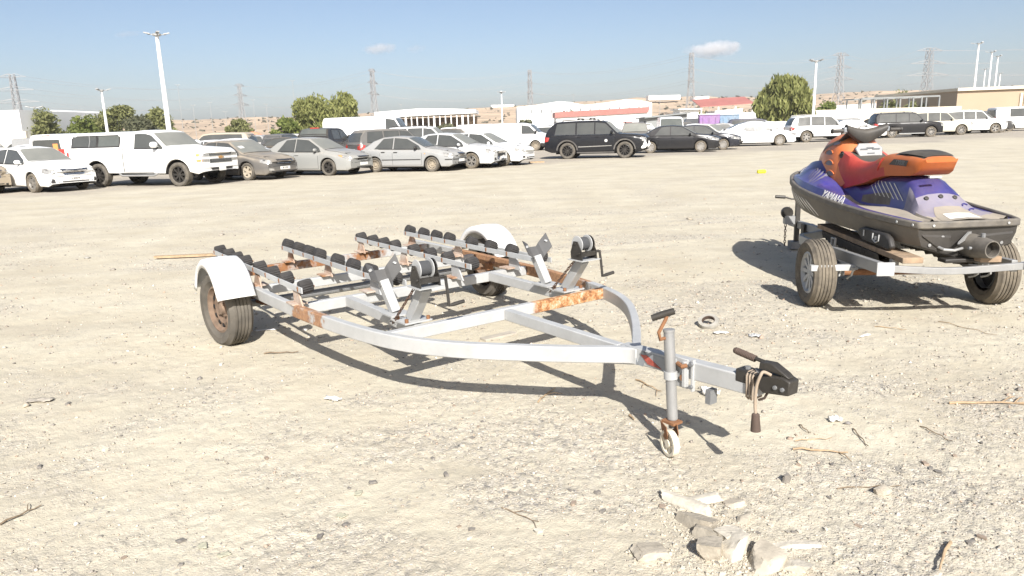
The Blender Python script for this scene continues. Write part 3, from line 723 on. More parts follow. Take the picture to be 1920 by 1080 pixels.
M['rust'] = galv('heavy_rust', 0.22, 0.40, rust=(0.15, 0.068, 0.034))
M['rust_orange'] = galv('orange_rust_stain', 0.40, 0.62, base=(0.52, 0.47, 0.41), rust=(0.33, 0.15, 0.06))
M['bracket_shade'] = simple('bracket_shade_tone', (0.075, 0.078, 0.082), 0.5, 0.2, var=.2, dust=.08)  # dark grey: shade on the bow-stop V plates put into their colour
M['rim_rust'] = simple('dusty_rusted_rim', (0.12, 0.07, 0.046), 0.85, 0.1, var=.45, scale=14, dust=.2, dscale=12)
M['chain'] = simple('dark_rusty_chain', (0.10, 0.062, 0.045), 0.8, 0.2, var=.4, scale=40)
M['galv'] = galv('galvanised_steel', 0.70, 0.78, base=(0.29, 0.29, 0.285), rough=0.55, metal=0.35)
M['galv_dark'] = galv('dull_galvanised_steel', 0.66, 0.75, base=(0.20, 0.205, 0.21), rough=0.55, metal=0.3)
M['galv_bright'] = galv('bright_galvanised_steel', 0.72, 0.8, base=(0.39, 0.395, 0.39), rough=0.5, metal=0.055)
M['fender'] = simple('white_fibreglass', (0.70, 0.70, 0.685), 0.4, var=0.03, dust=0.05)
M['roller'] = simple('black_roller_rubber', (0.026, 0.026, 0.028), 0.75, var=0.3, dust=0.035, scale=12, dscale=14, spec=0.3)
M['blackmetal'] = simple('black_painted_steel', (0.022, 0.021, 0.020), 0.5, 0.2, var=0.4, dust=0.05, scale=14)
M['grip'] = simple('brown_dusty_rubber', (0.065, 0.042, 0.033), 0.8, var=0.25, dust=0.04)
M['cable'] = simple('dusty_grey_cable', (0.30, 0.24, 0.18), 0.8, var=0.2)
M['strap'] = simple('winch_strap', (0.05, 0.052, 0.055), 0.9, var=0.2)
M['decal_grey'] = simple('grey_decal', (0.22, 0.235, 0.25), 0.4, var=0.1)
M['decal_red'] = simple('faded_red_decal', (0.33, 0.07, 0.05), 0.5, var=0.3, scale=30)
M['oldplastic'] = simple('yellowed_wheel_plastic', (0.62, 0.57, 0.46), 0.7, var=0.12, dust=0.15)

def make_wheel(parent, c, Rw, w, side, tyre, rim_style, rim_mat, name='wheel', rr=None, treads=5, lod=False):
    """axis along local Y; side = +1 / -1 is the direction the outer face looks"""
    root = bpy.data.objects.new(name, None); COL.objects.link(root); root.parent = parent; root.location = c; root.empty_display_size = .1
    rr = rr or Rw * 0.62
    h = w / 2
    prof = [(rr, -h * .72), (rr + (Rw - rr) * .35, -h * .98), (rr + (Rw - rr) * .75, -h), (Rw - .02, -h * .86)]
    if treads:
        for k in range(treads):
            a = -h * .74 + 2 * h * .74 * k / treads; b = -h * .74 + 2 * h * .74 * (k + 1) / treads
            prof += [(Rw, a + .004), (Rw + .0015, (a + b) / 2), (Rw, b - .004)]
            if k < treads - 1: prof += [(Rw - .008, b - .0035), (Rw - .008, b + .0035)]
    else: prof += [(Rw, -h * .6), (Rw + .002, 0), (Rw, h * .6)]
    prof += [(Rw - .02, h * .86), (rr + (Rw - rr) * .75, h), (rr + (Rw - rr) * .35, h * .98), (rr, h * .72)]
    MB().lathe(prof, (0, 0, 0), (0, 1, 0), 20 if lod else 40).build('tyre', tyre, root, smooth=28)
    mb = MB(); s = side
    mb.lathe([(rr + .004, s * h * .74), (rr - .012, s * h * .80), (rr - .02, s * h * .62), (rr - .035, s * h * .45), (rr * .88, s * h * .1), (rr * .86, -s * h * .7)], (0, 0, 0), (0, 1, 0), 18 if lod else 32)
    if rim_style == 'steel':
        mb.lathe([(rr * .88, s * h * .12), (rr * .8, s * h * .30), (rr * .62, s * h * .42), (rr * .45, s * h * .24), (rr * .3, s * h * .30), (rr * .24, s * h * .55), (0.001, s * h * .6)], (0, 0, 0), (0, 1, 0), 32)
        for k in range(12):
            a = 2 * math.pi * k / 12
            mb.lathe([(.018, 0), (.018, .004), (.001, .004)], (math.cos(a) * rr * .73, s * h * .385, math.sin(a) * rr * .73), (0, s, 0), 7, mi=1)
        for k in range(4):
            a = 2 * math.pi * (k + .5) / 4
            mb.lathe([(.011, 0), (.011, .02), (.001, .022)], (math.cos(a) * rr * .37, s * h * .28, math.sin(a) * rr * .37), (0, s, 0), 6)
    else:
        ns, tw, twist = {'spoke5': (5, .16, 0), 'spoke6': (6, .15, 0), 'spoke10': (10, .07, 0), 'spoke8': (8, .09, 0), 'cover7': (7, .2, .15), 'cover9': (9, .15, .1), 'split5': (10, .075, 0)}[rim_style]
        mb.lathe([(rr * .86, -s * h * .1), (0.001, -s * h * .1)], (0, 0, 0), (0, 1, 0), 18, mi=1)
        mb.lathe([(rr * .24, s * h * .2), (rr * .22, s * h * .58), (rr * .10, s * h * .64), (0.001, s * h * .64)], (0, 0, 0), (0, 1, 0), 14)
        for k in range(ns):
            a = 2 * math.pi * k / ns + (0.12 * (1 if k % 2 else -1) if rim_style == 'split5' else 0)
            e = Vector((math.cos(a), 0, math.sin(a))); f = Vector((-math.sin(a), 0, math.cos(a)))
            a2 = a + twist; e2 = Vector((math.cos(a2), 0, math.sin(a2))); f2 = Vector((-math.sin(a2), 0, math.cos(a2)))
            w0, w1 = rr * tw * 1.1, rr * tw * 1.5
            y0, y1, yb = s * h * .56, s * h * .66, s * h * .15
            p = [e * rr * .2 - f * w0, e * rr * .2 + f * w0, e2 * rr * .94 + f2 * w1, e2 * rr * .94 - f2 * w1]
            Y = [y0, y0, y1, y1]
            v = [q + Vector((0, yy, 0)) for q, yy in zip(p, Y)] + [q * 1.0 + Vector((0, yb, 0)) for q in p]
            mb.add(v, [(0,1,2,3), (7,6,5,4), (0,4,5,1), (1,5,6,2), (2,6,7,3), (3,7,4,0)])
    mb.build('rim', [rim_mat, M['under']], root, smooth=30)
    return root

def make_roller(parent, c, ax, r=0.049, L=0.094):
    n = 36; pr = [(.012, -L/2 - .006), (.03, -L/2), (r * .93, -L/2 + .004), (r, -L/2 + .016), (r, L/2 - .016), (r * .93, L/2 - .004), (.03, L/2), (.012, L/2 + .006)]
    d, a, u = frame_of(ax); vs = []; m = len(pr); c = Vector(c)
    for k in range(n):
        t = 2 * math.pi * k / n; e = a * math.cos(t) + u * math.sin(t)
        rib = 1.0 if k % 2 else 0.90
        vs += [c + e * q * (rib if 1 < i < m - 2 else 1) + d * h for i, (q, h) in enumerate(pr)]
    fs = [(k * m + j, ((k + 1) % n) * m + j, ((k + 1) % n) * m + j + 1, k * m + j + 1) for k in range(n) for j in range(m - 1)]
    fs += [tuple(k * m for k in range(n)), tuple(k * m + m - 1 for k in range(n))[::-1]]
    return MB().add(vs, fs).build('roller', M['roller'], parent, smooth=20)

def boat_trailer():
    a = Vector((0.588, -0.811, 0)); O = Vector((-1.24, 6.28, 0.0))
    T = empty('boat_trailer', O, math.atan2(a.y, a.x), 'long white boat trailer with rust stains, black rollers and two winches, standing empty', 'trailer')
    ZT = .45; hb = .088; zc = ZT - hb / 2
    # curved side rails, in the photo rusty in places of their own
    base = [(-1.2, 1.045), (-.6, 1.05), (.2, 1.05), (.8, 1.035), (1.2, 1.01), (1.55, .975), (1.85, .93), (2.1, .87), (2.32, .78), (2.52, .655), (2.72, .49), (2.9, .325), (3.06, .165), (3.19, .032), (3.25, .012)]
    def rail(sgn):
        pts = [Vector((x, sgn * y, zc)) for x, y in base]
        # smooth
        q = []
        for i in range(len(pts) - 1):
            p0, p1, p2, p3 = pts[max(i-1,0)], pts[i], pts[i+1], pts[min(i+2,len(pts)-1)]
            for k in range(4):
                t = k / 4
                q.append(0.5 * ((2*p1) + (p2-p0)*t + (2*p0-5*p1+4*p2-p3)*t*t + (3*p1-p0-3*p2+p3)*t**3))
        q.append(pts[-1])
        mb = MB().sweep(q, .05, hb)
        return mb
    M['rail_near'] = rail_mat('near_rail_paint', 1.18, 0.36, 0.62); M['rail_far'] = rail_mat('far_rail_paint', 0.75, 1.45, 0.80)
    rail(-1).build('side_rail', M['rail_near'], T, bevel=.006); rail(1).build('side_rail', M['rail_far'], T, bevel=.006)
    # cross members butt against the rails
    for X0, mt, yw in ((-.80, 'rust_cross', 1.02), (.09, 'frame', 1.02), (.93, 'frame', 1.0), (2.03, 'front_cross', .865)):
        if mt == 'rust_cross': m = M['frame_rust']
        elif mt == 'front_cross': m = cross_mat()
        else: m = M['frame']
        MB().box((X0, 0, zc - (.004 if X0 < 2 else 0)), (.05, 2 * yw - .004, hb - .012)).build('cross_member', m, T, bevel=.005)
    for s in (-1, 1):
        MB().bar((.958, s * .63, zc), (2.002, s * .63, zc), .055, hb - .016).build('short_beam', M['frame'], T, bevel=.005)
    MB().bar((2.058, 0, zc - .002), (3.10, 0, zc - .002), .055, hb - .018).build('centre_beam', M['frame'], T, bevel=.005)
    # drawbar
    tg = MB().bar((3.13, 0, zc), (3.98, 0, zc + .034), .066, hb + .002)
    dr = tg.build('drawbar', M['galv_bright'], T, bevel=.006)
    # decals on the near face of the drawbar
    dm = MB(); zs_ = lambda z: zc + (z - .395) * (hb / .115)
    sx, sy = 3.16, -.0345
    def patch(poly): dm.prism([(x, zs_(z)) for x, z in poly], (0, sy - .0015, 0), (1, 0, 0), (0, 0, 1), (0, .004, 0))
    patch([(3.06, .338), (3.15, .338), (3.215, .452), (3.17, .455)]); patch([(3.19, .45), (3.225, .452), (3.27, .345), (3.245, .343)]); patch([(3.26, .345), (3.30, .345), (3.335, .452), (3.29, .452)])
    patch([(3.30, .452), (3.50, .452), (3.50, .34), (3.36, .372)])
    dm.build('decal', M['decal_grey'], dr)
    MB().prism([(3.285, .43), (3.33, .435), (3.43, .385), (3.335, .39)], (0, sy - .004, 0), (1, 0, 0), (0, 0, 1), (0, .003, 0)).build('decal', M['decal_red'], dr)
    for s in (-1, 1): MB().prism([(3.02, s * .19), (3.22, s * .02), (3.22, 0), (3.02, 0)], (0, 0, ZT - hb - .008), (1, 0, 0), (0, 1, 0), (0, 0, .006)).build('gusset', M['frame'], T)
    # axle, springs
    MB().tube([(0, -1.12, .29), (0, 1.12, .29)], .03, 10).build('axle', M['galv_dark'], T)
    for s in (-1, 1):
        MB().sweep([(-.38, s * 1.0, .345), (-.2, s * 1.0, .318), (0, s * 1.0, .305), (.2, s * 1.0, .318), (.38, s * 1.0, .345)], .05, .022).build('leaf_spring', M['rust'], T)
        for x in (-.38, .38): MB().box((x, s * 1.0, .365), (.05, .06, .065)).build('spring_hanger', M['rust'], T)
    # wheels (deflated a little: the tyre sits in the sand)
    w1 = make_wheel(T, (0, -1.25, .285), .295, .185, -1, M['tyre_worn'], 'steel', M['rim_rust'], treads=5); w1.rotation_euler = (0, 0, R(9))
    make_wheel(T, (0, 1.25, .27), .285, .185, 1, M['tyre_worn'], 'steel', M['rim_rust'], treads=5)
    # mudguards
    for s in (-1, 1):
        P = []; hw = .135; Rf = .385
        for k in range(23):
            t = math.pi * (.12 + .78 * k / 22)
            x = math.cos(t) * Rf; z = .285 + math.sin(t) * Rf * 1.03
            if k == 0: x += .02
            if k == 22: x -= .02
            row = []
            for y, dz in ((-hw - .0, -.06), (-hw - .006, -.02), (-hw + .015, 0.004), (0, .012), (hw - .015, .004), (hw + .006, -.02), (hw, -.06)):
                rr = 1 + dz / Rf * 1.0
                row.append((math.cos(t) * Rf * rr + (x - math.cos(t) * Rf), s * 1.25 + y, .285 + math.sin(t) * Rf * 1.03 * rr))
            P.append(row)
        o = MB().grid(P).build('mudguard', M['fender'], T, smooth=50)
        so_ = o.modifiers.new('thickness', 'SOLIDIFY'); so_.thickness = .006
    # roller racks
    for Y, two, tilt, x0, x1 in ((-.975, 0, .12, -1.12, 1.12), (-.42, 1, .42, -.90, 1.36), (.32, 0, .12, -.90, 1.22), (.86, 1, .42, -.88, 1.40)):
        rk = bpy.data.objects.new('roller_rack', None); COL.objects.link(rk); rk.parent = T
        z = .575
        bm_ = galv('rack_paint', 0.62, 0.72, base=(0.40, 0.41, 0.41))
        MB().box(((x0 + x1) / 2, Y - .052, z - .006), (x1 - x0, .009, .042)).build('rack_bar', bm_, rk, bevel=.002)
        if two: MB().box(((x0 + x1) / 2, Y + .052, z - .012), (x1 - x0, .009, .042)).build('rack_bar', bm_, rk, bevel=.002)
        xs = [x0 + .04 + (x1 - x0 - .08) * q for q in (0, .13, .245, .355, .53, .67, .81, .985)]
        rb = MB()
        for x in xs:
            ax = Vector((0, math.cos(tilt), -math.sin(tilt) * (1 if two else -1)))
            make_roller(rk, (x, Y, z + (.022 if two else .006)), ax)
            rb.tube([(x, Y - .062, z), (x, Y + .062, z)], .008, 6)
            rb.box((x, Y - .058, z - .003), (.016, .004, .034))
        rb.build('roller_pin', M['rust'], rk)
        for xc, mt in ((-.80, 'rust_orange'), (.09, 'rust_orange'), (.93, 'rust_orange')):
            MB().prism([(xc - .09, 0), (xc + .09, 0), (xc + .045, .122), (xc - .02, .122)] if xc < .5 else [(xc - .02, 0), (xc + .15, 0), (xc + .07, .125), (xc - .02, .125)],
                       (0, Y - .044 + (.03 if two else 0), ZT - .012), (1, 0, 0), (0, 0, 1), (0, .012, 0)).build('rack_leg', M['rust_orange'] if xc < .5 or Y < -.5 else M['frame'], rk, bevel=.002)
            MB().box((xc, Y - .03, ZT + .002), (.13, .11, .010)).build('foot_plate', M['rust_orange'], rk)
    # bow stops and winches
    for s in (-1, 1):
        yb = s * .63
        bs = bpy.data.objects.new('bow_stop', None); COL.objects.link(bs); bs.parent = T
        MB().bar((1.69, yb, ZT + .012), (1.60, yb - .03, .66), .062, .062, up=(1, 0, 0)).build('post', M['frame'], bs, bevel=.005)
        MB().box((1.69, yb, ZT + .006), (.18, .15, .010)).build('base_plate', M['galv_bright'], bs)
        # folded V plate
        c = Vector((1.60, yb - .03, .67)); ex = Vector((0, 1, 0)); 
        prof = [(-.105, .055), (-.05, .024), (-.036, -.005), (.036, -.005), (.05, .024), (.105, .095)]
        th = .006; P0 = []; P1 = []
        def pt(u, v, x): return c + Vector((x * .62 + v * .35, u, v - x * .78))
        rows = [[pt(u, v, x) for u, v in prof] for x in (-.07, .05)]
        rows2 = [[pt(u, v + th, x) for u, v in prof] for x in (-.07, .05)]
        mb = MB().grid(rows); mb.grid(rows2); n = len(prof)
        for x in (-.07, .05):
            for i in range(n - 1): mb.add([pt(*prof[i], x), pt(*prof[i+1], x), pt(prof[i+1][0], prof[i+1][1] + th, x), pt(prof[i][0], prof[i][1] + th, x)], [(0,1,2,3)])
        mb.build('bow_bracket', M['bracket_shade'], bs, smooth=0)
        for u, v in ((-.085, .042), (.085, .07)):
            MB().lathe([(.014, 0), (.014, .012), (.001, .012)], pt(u, v + th, -.02), (0, -.3 if u < 0 else .5, 1), 6).build('bolt', M['galv_bright'], bs)
        # winch post, leaning forward
        wp = bpy.data.objects.new('winch_post', None); COL.objects.link(wp); wp.parent = T
        b0 = Vector((1.915, s * .63, ZT + .012)); b1 = Vector((2.11, s * .625 - .01, .695))
        MB().bar(b0, b1, .068, .068, up=(1, 0, 0)).build('post', M['frame'], wp, bevel=.005)
        MB().box((1.925, s * .63, ZT + .006), (.15, .19, .010)).build('base_plate', M['galv_bright'], wp)
        nb = MB()
        for dx, dy in ((-.065, -.075), (.065, -.075), (-.065, .075), (.065, .075)): nb.lathe([(.012, 0), (.012, .022), (.001, .024)], (1.925 + dx * .9, s * .63 + dy, ZT + .011), (0, 0, 1), 6)
        nb.build('bolt', M['rust'], wp)
        t0 = b1 + Vector((0.01, 0, .004))
        MB().box(t0 + Vector((.0, 0, .002)), (.15, .17, .006)).build('winch_plate', M['galv_bright'], wp)
        wn = MB()
        for y in (-.066, .066):
            wn.prism([(-.055, 0), (.06, 0), (.055, .055), (.01, .125), (-.03, .125), (-.06, .05)], t0 + Vector((0, y - .003, .006)), (1, 0, 0), (0, 0, 1), (0, .006, 0))
        wn.tube([t0 + Vector((.03, -.08, .05)), t0 + Vector((.03, .11, .05))], .010, 8); wn.tube([t0 + Vector((-.012, -.075, .115)), t0 + Vector((-.012, .075, .115))], .010, 8)
        for y in (.058,): wn.lathe([(.058, -.004), (.058, .004), (.001, .004)], t0 + Vector((-.012, y, .105)), (0, 1, 0), 18)
        wn.box(t0 + Vector((.045, .0, .045)), (.02, .12, .03))
        wn.build('winch_frame', M['blackmetal'], wp)
        dr2 = MB()
        for y in (-.048, .040): dr2.lathe([(.001, -.003), (.056, -.003), (.059, 0), (.056, .003), (.001, .003)], t0 + Vector((-.012, y, .108)), (0, 1, 0), 24)
        dr2.build('drum_flange', M['galv_bright'], wp)
        MB().lathe([(.001, -.038), (.044, -.038), (.046, 0), (.044, .034), (.001, .034)], t0 + Vector((-.012, -.004, .108)), (0, 1, 0), 24).build('strap_roll', M['strap'], wp)
        # crank hanging down on the far side
        h = MB(); y = .118
        h.sweep([t0 + Vector((.03, y, .055)), t0 + Vector((.045, y, -.02)), t0 + Vector((.06, y, -.13))], .006, .018, up=(0, 1, 0))
        h.build('crank', M['blackmetal'], wp)
        MB().tube([t0 + Vector((.06, y, -.125)), t0 + Vector((.06, y + .035, -.122)), t0 + Vector((.06, y + .105, -.115))], [.008, .013, .012], 8).build('crank_grip', M['blackmetal'], wp)
        # safety chain down to the beam
        ch = MB(); A = t0 + Vector((-.03, -.065, -.01)); B = Vector((1.85, s * .63 - .10, ZT - .01)); nl = 15
        for k in range(nl):
            p = A.lerp(B, (k + .5) / nl); d = (B - A).normalized(); sd = d.cross(Vector((1, 0, 0))).normalized()
            if k % 2: sd = d.cross(sd)
            L = (B - A).length / nl * .75
            ring = [p + d * L * math.cos(q) + sd * .008 * math.sin(q) for q in [2 * math.pi * j / 8 for j in range(9)]]
            ch.tube(ring, .0034, 5, caps=False)
        ch.build('chain', M['chain'], wp)
        MB().tube([(1.84, s * .63 - .085, ZT - .03), (1.83, s * .63 - .115, ZT - .005), (1.86, s * .63 - .115, ZT + .02), (1.88, s * .63 - .085, ZT - .005)], .008, 7).build('shackle', M['galv'], wp)
    # jockey wheel
    jx, jy = 3.545, -.082
    j = bpy.data.objects.new('jockey_wheel', None); COL.objects.link(j); j.parent = T
    tilt = Vector((-.075, .0, 1)).normalized()
    foot = Vector((jx + .005, jy, .125)); topj = foot + tilt * .50
    MB().tube([foot, foot + tilt * .2], .021, 16).build('inner_tube', M['galv'], j)
    MB().tube([foot + tilt * .045, foot + tilt * .49], .0265, 18).build('outer_tube', M['galv'], j, smooth=40)
    MB().lathe([(.029, 0), (.029, .012), (.001, .016)], foot + tilt * .487, tilt, 18).build('cap', M['galv'], j)
    MB().tube([foot + tilt * .46 + Vector((0, 0, 0)), foot + tilt * .455 + Vector((-.012, -.05, 0)), foot + tilt * .475 + Vector((-.014, -.058, .015)), foot + tilt * .55 + Vector((0, -.02, .0)), foot + tilt * .575 + Vector((.005, -.01, .0))], .0095, 8).build('crank_arm', M['rust'], j)
    MB().tube([foot + tilt * .585 + Vector((.03, .01, .008)), foot + tilt * .575 + Vector((-.01, -.02, 0)), foot + tilt * .565 + Vector((-.055, -.055, -.012))], [.0165, .018, .0165], 12).build('crank_grip', M['blackmetal'], j)
    # fork, splayed, and small spoked wheel
    fk = MB()
    wc = Vector((jx + .035, jy - .055, .068))
    for sgn in (-1, 1):
        off = Vector((0.30, 0.95, 0)).normalized() * .028 * sgn
        fk.prism([(-.035, .10), (.04, .10), (.045, .055), (.008, -.012), (-.012, -.01), (-.03, .05)], Vector((jx, jy, .062)) + off + Vector((.01, -.02, 0)), (1, -.55, 0), (0, -.18, 1), off.normalized() * .004)
    fk.box(foot + Vector((.002, -.01, .035)), (.078, .066, .012))
    fk.build('fork', M['rust'], j)
    wr = MB(); axw = Vector((.30, .95, 0)).normalized()
    wr.lathe([(.052, -.016), (.066, -.016), (.068, 0), (.066, .016), (.052, .016)], wc, axw, 28, close=True)
    wr.lathe([(.001, -.017), (.020, -.017), (.020, .017), (.001, .017)], wc, axw, 14)
    d, aa, uu = frame_of(axw)
    for k in range(7):
        t = 2 * math.pi * k / 7; e = aa * math.cos(t) + uu * math.sin(t)
        wr.bar(wc + e * .018, wc + e * .056, .022, .014, up=axw)
    wr.build('small_wheel', M['oldplastic'], j)
    # clamp
    cl = MB()
    cl.box((jx + .002, -.041, zc), (.115, .012, .15)); cl.box((jx - .02, -.056, zc + .01), (.02, .03, .11)); cl.box((jx + .045, -.05, zc), (.02, .022, .13))
    cl.build('clamp_plate', M['galv_bright'], j, bevel=.003)
    MB().lathe([(.034, -.02), (.034, .02), (.0275, .02), (.0275, -.02)], foot + tilt * .27, tilt, 18, close=True).build('clamp_collar', M['galv_bright'], j)
    cl2 = MB(); cl2.tube([(jx + .01, -.062, zc + .05), (jx + .05, -.075, zc + .045), (jx + .06, -.055, zc + .05)], .011, 8); cl2.lathe([(.016, 0), (.016, .012), (.001, .012)], (jx + .035, -.047, zc - .02), (0, -1, 0), 10)
    cl2.build('clamp_handle', M['rust'], j)
    MB().box((jx + .085, -.036, zc), (.010, .02, .16)).build('clamp_plate', M['galv_bright'], j)
    cb = MB()
    for z in (-.055, .06): cb.lathe([(.011, 0), (.011, .014), (.001, .014)], (jx + .085, -.046, zc + z), (0, -1, 0), 6)
    cb.build('clamp_bolt', M['galv_dark'], j)
    # coupling head
    cp = bpy.data.objects.new('coupling', None); COL.objects.link(cp); cp.parent = T
    cx = 3.90; zt = zc + .092
    hd = MB()
    prof = [(cx - .03, zt - .062), (cx + .12, zt - .062), (cx + .15, zt - .085), (cx + .31, zt - .06), (cx + .315, zt + .02), (cx + .27, zt + .035), (cx + .10, zt + .014), (cx - .03, zt + .014)]
    hd.prism(prof, (0, -.042, 0), (1, 0, 0), (0, 0, 1), (0, .084, 0))
    hd.build('head', M['blackmetal'], cp, bevel=.008)
    hl = MB(); hl.prism([(cx + .27, zt + .052), (cx + .30, zt + .03), (cx + .22, zt + .04), (cx + .11, zt + .04), (cx + .115, zt + .085), (cx + .19, zt + .09)], (0, -.028, 0), (1, 0, 0), (0, 0, 1), (0, .056, 0))
    hl.build('lever', M['blackmetal'], cp, bevel=.006)
    g = [Vector((cx + .125, 0, zt + .080)), Vector((cx + .05, 0, zt + .088)), Vector((cx + .02, 0, zt + .092)), Vector((cx - .12, 0, zt + .112))]
    MB().tube(g[:2], .011, 10).build('lever_stem', M['blackmetal'], cp)
    gp = [(0.016, 0.0)]
    for k in range(13): gp += [(.0205, .004 + k * .010), (.017, .009 + k * .010)]
    gp += [(.019, .137), (.013, .146), (.001, .148)]
    MB().lathe(gp, g[1] + Vector((.02, 0, -.005)), (g[3] - g[1]), 16).build('lever_grip', M['grip'], cp, smooth=50)
    bt = MB()
    for x, z in ((cx + .02, 0), (cx + .09, 0)): bt.lathe([(.017, 0), (.017, .014), (.001, .018)], (x, .0, zt + .014), (0, 0, 1), 8)
    for x in (cx + .23, cx + .275): bt.lathe([(.012, 0), (.012, .009), (.001, .011)], (x, -.042, zt - .03), (0, -1, 0), 8)
    bt.build('bolt', M['galv_dark'], cp)
    MB().box((cx + .07, 0, zt - .03), (.17, .068, .06)).build('socket', M['galv_dark'], cp)
    MB().tube([(cx + .17, -.02, zt - .08), (cx + .15, -.02, zt - .12), (cx + .115, -.02, zt - .14)], .007, 7).build('latch', M['grip'], cp)
    cp.scale = (.80, .86, .80); cp.location = Vector((cx - .02, 0, zt)) * .0 + Vector(((cx - .03) * .20 + .0, 0, zt * .20 - .004))
    # lighting cable wound about the drawbar end, its plug hanging
    cbm = MB(); pts = []
    for k in range(40):
        t = k / 39 * 2.6 * 2 * math.pi
        y = .046 * max(-1, min(1, 1.35 * math.cos(t))); z = zc + .068 * max(-1, min(1, 1.35 * math.sin(t)))
        pts.append(Vector((cx + .03 + .04 * k / 39, y * .9, z * .92 + zc * .08 + .034)))
    cbm.tube(pts, .0055, 6)
    e0 = Vector((cx + .15, -.03, zt + .02)); 
    lp = [e0, Vector((cx + .13, -.055, zt + .035)), Vector((cx + .125, -.070, zt + .02)), Vector((cx + .112, -.075, zt - .03)), Vector((cx + .108, -.075, zt - .10)), Vector((cx + .113, -.075, zt - .160))]
    sm = []
    for i in range(len(lp) - 1):
        p0, p1, p2, p3 = lp[max(i-1,0)], lp[i], lp[i+1], lp[min(i+2,len(lp)-1)]
        for k in range(5):
            t = k / 5; sm.append(0.5 * ((2*p1) + (p2-p0)*t + (2*p0-5*p1+4*p2-p3)*t*t + (3*p1-p0-3*p2+p3)*t**3))
    sm.append(lp[-1])
    cbm.tube(sm, .0072, 8)
    cable = cbm.build('light_cable', M['cable'], T, smooth=50)
    MB().lathe([(.001, 0), (.010, 0), (.017, .006), (.0185, .03), (.022, .076), (.022, .083), (.010, .083), (.009, .06), (.001, .06)], lp[-1] + Vector((0, 0, .005)), (.05, 0, -1), 18).build('plug', M['grip'], cable, smooth=40)
    MB().box((3.72, -.01, zc - .085), (.03, .05, .07)).build('bracket', M['galv_dark'], T)
    return T
def rail_mat(name, x0, half, amt):
    """frame paint with one rusted length where the photograph shows it"""
    t = NT(name); s = t.n('ShaderNodeSeparateXYZ'); t.l(t.coord('Object'), s.inputs[0])
    n1 = t.noise(9, 6, 0.7); n2 = t.noise(34, 4, 0.7)
    base = t.mix(t.ramp(t.noise(5, 5, 0.7), [(0.3, 0.0), (0.7, 1.0)]), (0.345, 0.35, 0.345), (0.44, 0.44, 0.43))
    base = t.mix(t.math('MULTIPLY', t.ramp(t.noise(60, 3, stretch=(1, 1, .15)), [(0.55, 0.0), (0.8, 1.0)]), 0.3), base, (0.38, 0.36, 0.33))
    d = t.math('ABSOLUTE', t.math('SUBTRACT', s.outputs[0], x0))
    f = t.math('ADD', t.ramp(t.math('DIVIDE', d, half), [(0.55, amt), (1.0, 0.0)]), t.math('MULTIPLY', t.math('SUBTRACT', n1, 0.5), 1.5))
    f = t.ramp(f, [(0.42, 0.0), (0.60, 1.0)])
    sp = t.ramp(t.noise(4, 6, 0.75), [(0.70, 0.0), (0.76, 0.8)])
    f = t.math('MAXIMUM', f, sp)
    rc = t.mix(t.ramp(n2, [(0.3, 0.0), (0.7, 1.0)]), (0.16, 0.068, 0.03), (0.40, 0.21, 0.09))
    t.set(Base_Color=t.mix(t.math('MULTIPLY', f, 0.92), base, rc), Roughness=t.math('ADD', t.math('MULTIPLY', f, 0.4), 0.45), Metallic=t.math('MULTIPLY', t.math('SUBTRACT', 1.0, f), 0.05))
    t.bump(t.noise(90, 3), 0.12, 0.003)
    return t.mat
def cross_mat():
    t = NT('front_cross_paint'); s = t.n('ShaderNodeSeparateXYZ'); t.l(t.coord('Object'), s.inputs[0])
    n2 = t.noise(26, 5, 0.75); n3 = t.noise(8, 5, 0.7)
    base = t.mix(t.ramp(t.noise(5, 5, 0.7), [(0.3, 0.0), (0.7, 1.0)]), (0.35, 0.355, 0.35), (0.44, 0.44, 0.43))
    f = t.ramp(t.math('ADD', s.outputs[1], t.math('MULTIPLY', t.math('SUBTRACT', n3, 0.5), 0.16)), [(0.20, 0.0), (0.24, 1.0)])
    rc = t.ramp(n2, [(0.30, (0.10, 0.05, 0.028)), (0.42, (0.27, 0.115, 0.045)), (0.52, (0.42, 0.23, 0.10)), (0.66, (0.50, 0.42, 0.33))])
    t.set(Base_Color=t.mix(f, base, rc), Roughness=t.math('ADD', t.math('MULTIPLY', f, 0.35), 0.45))
    return t.mat
boat_trailer()
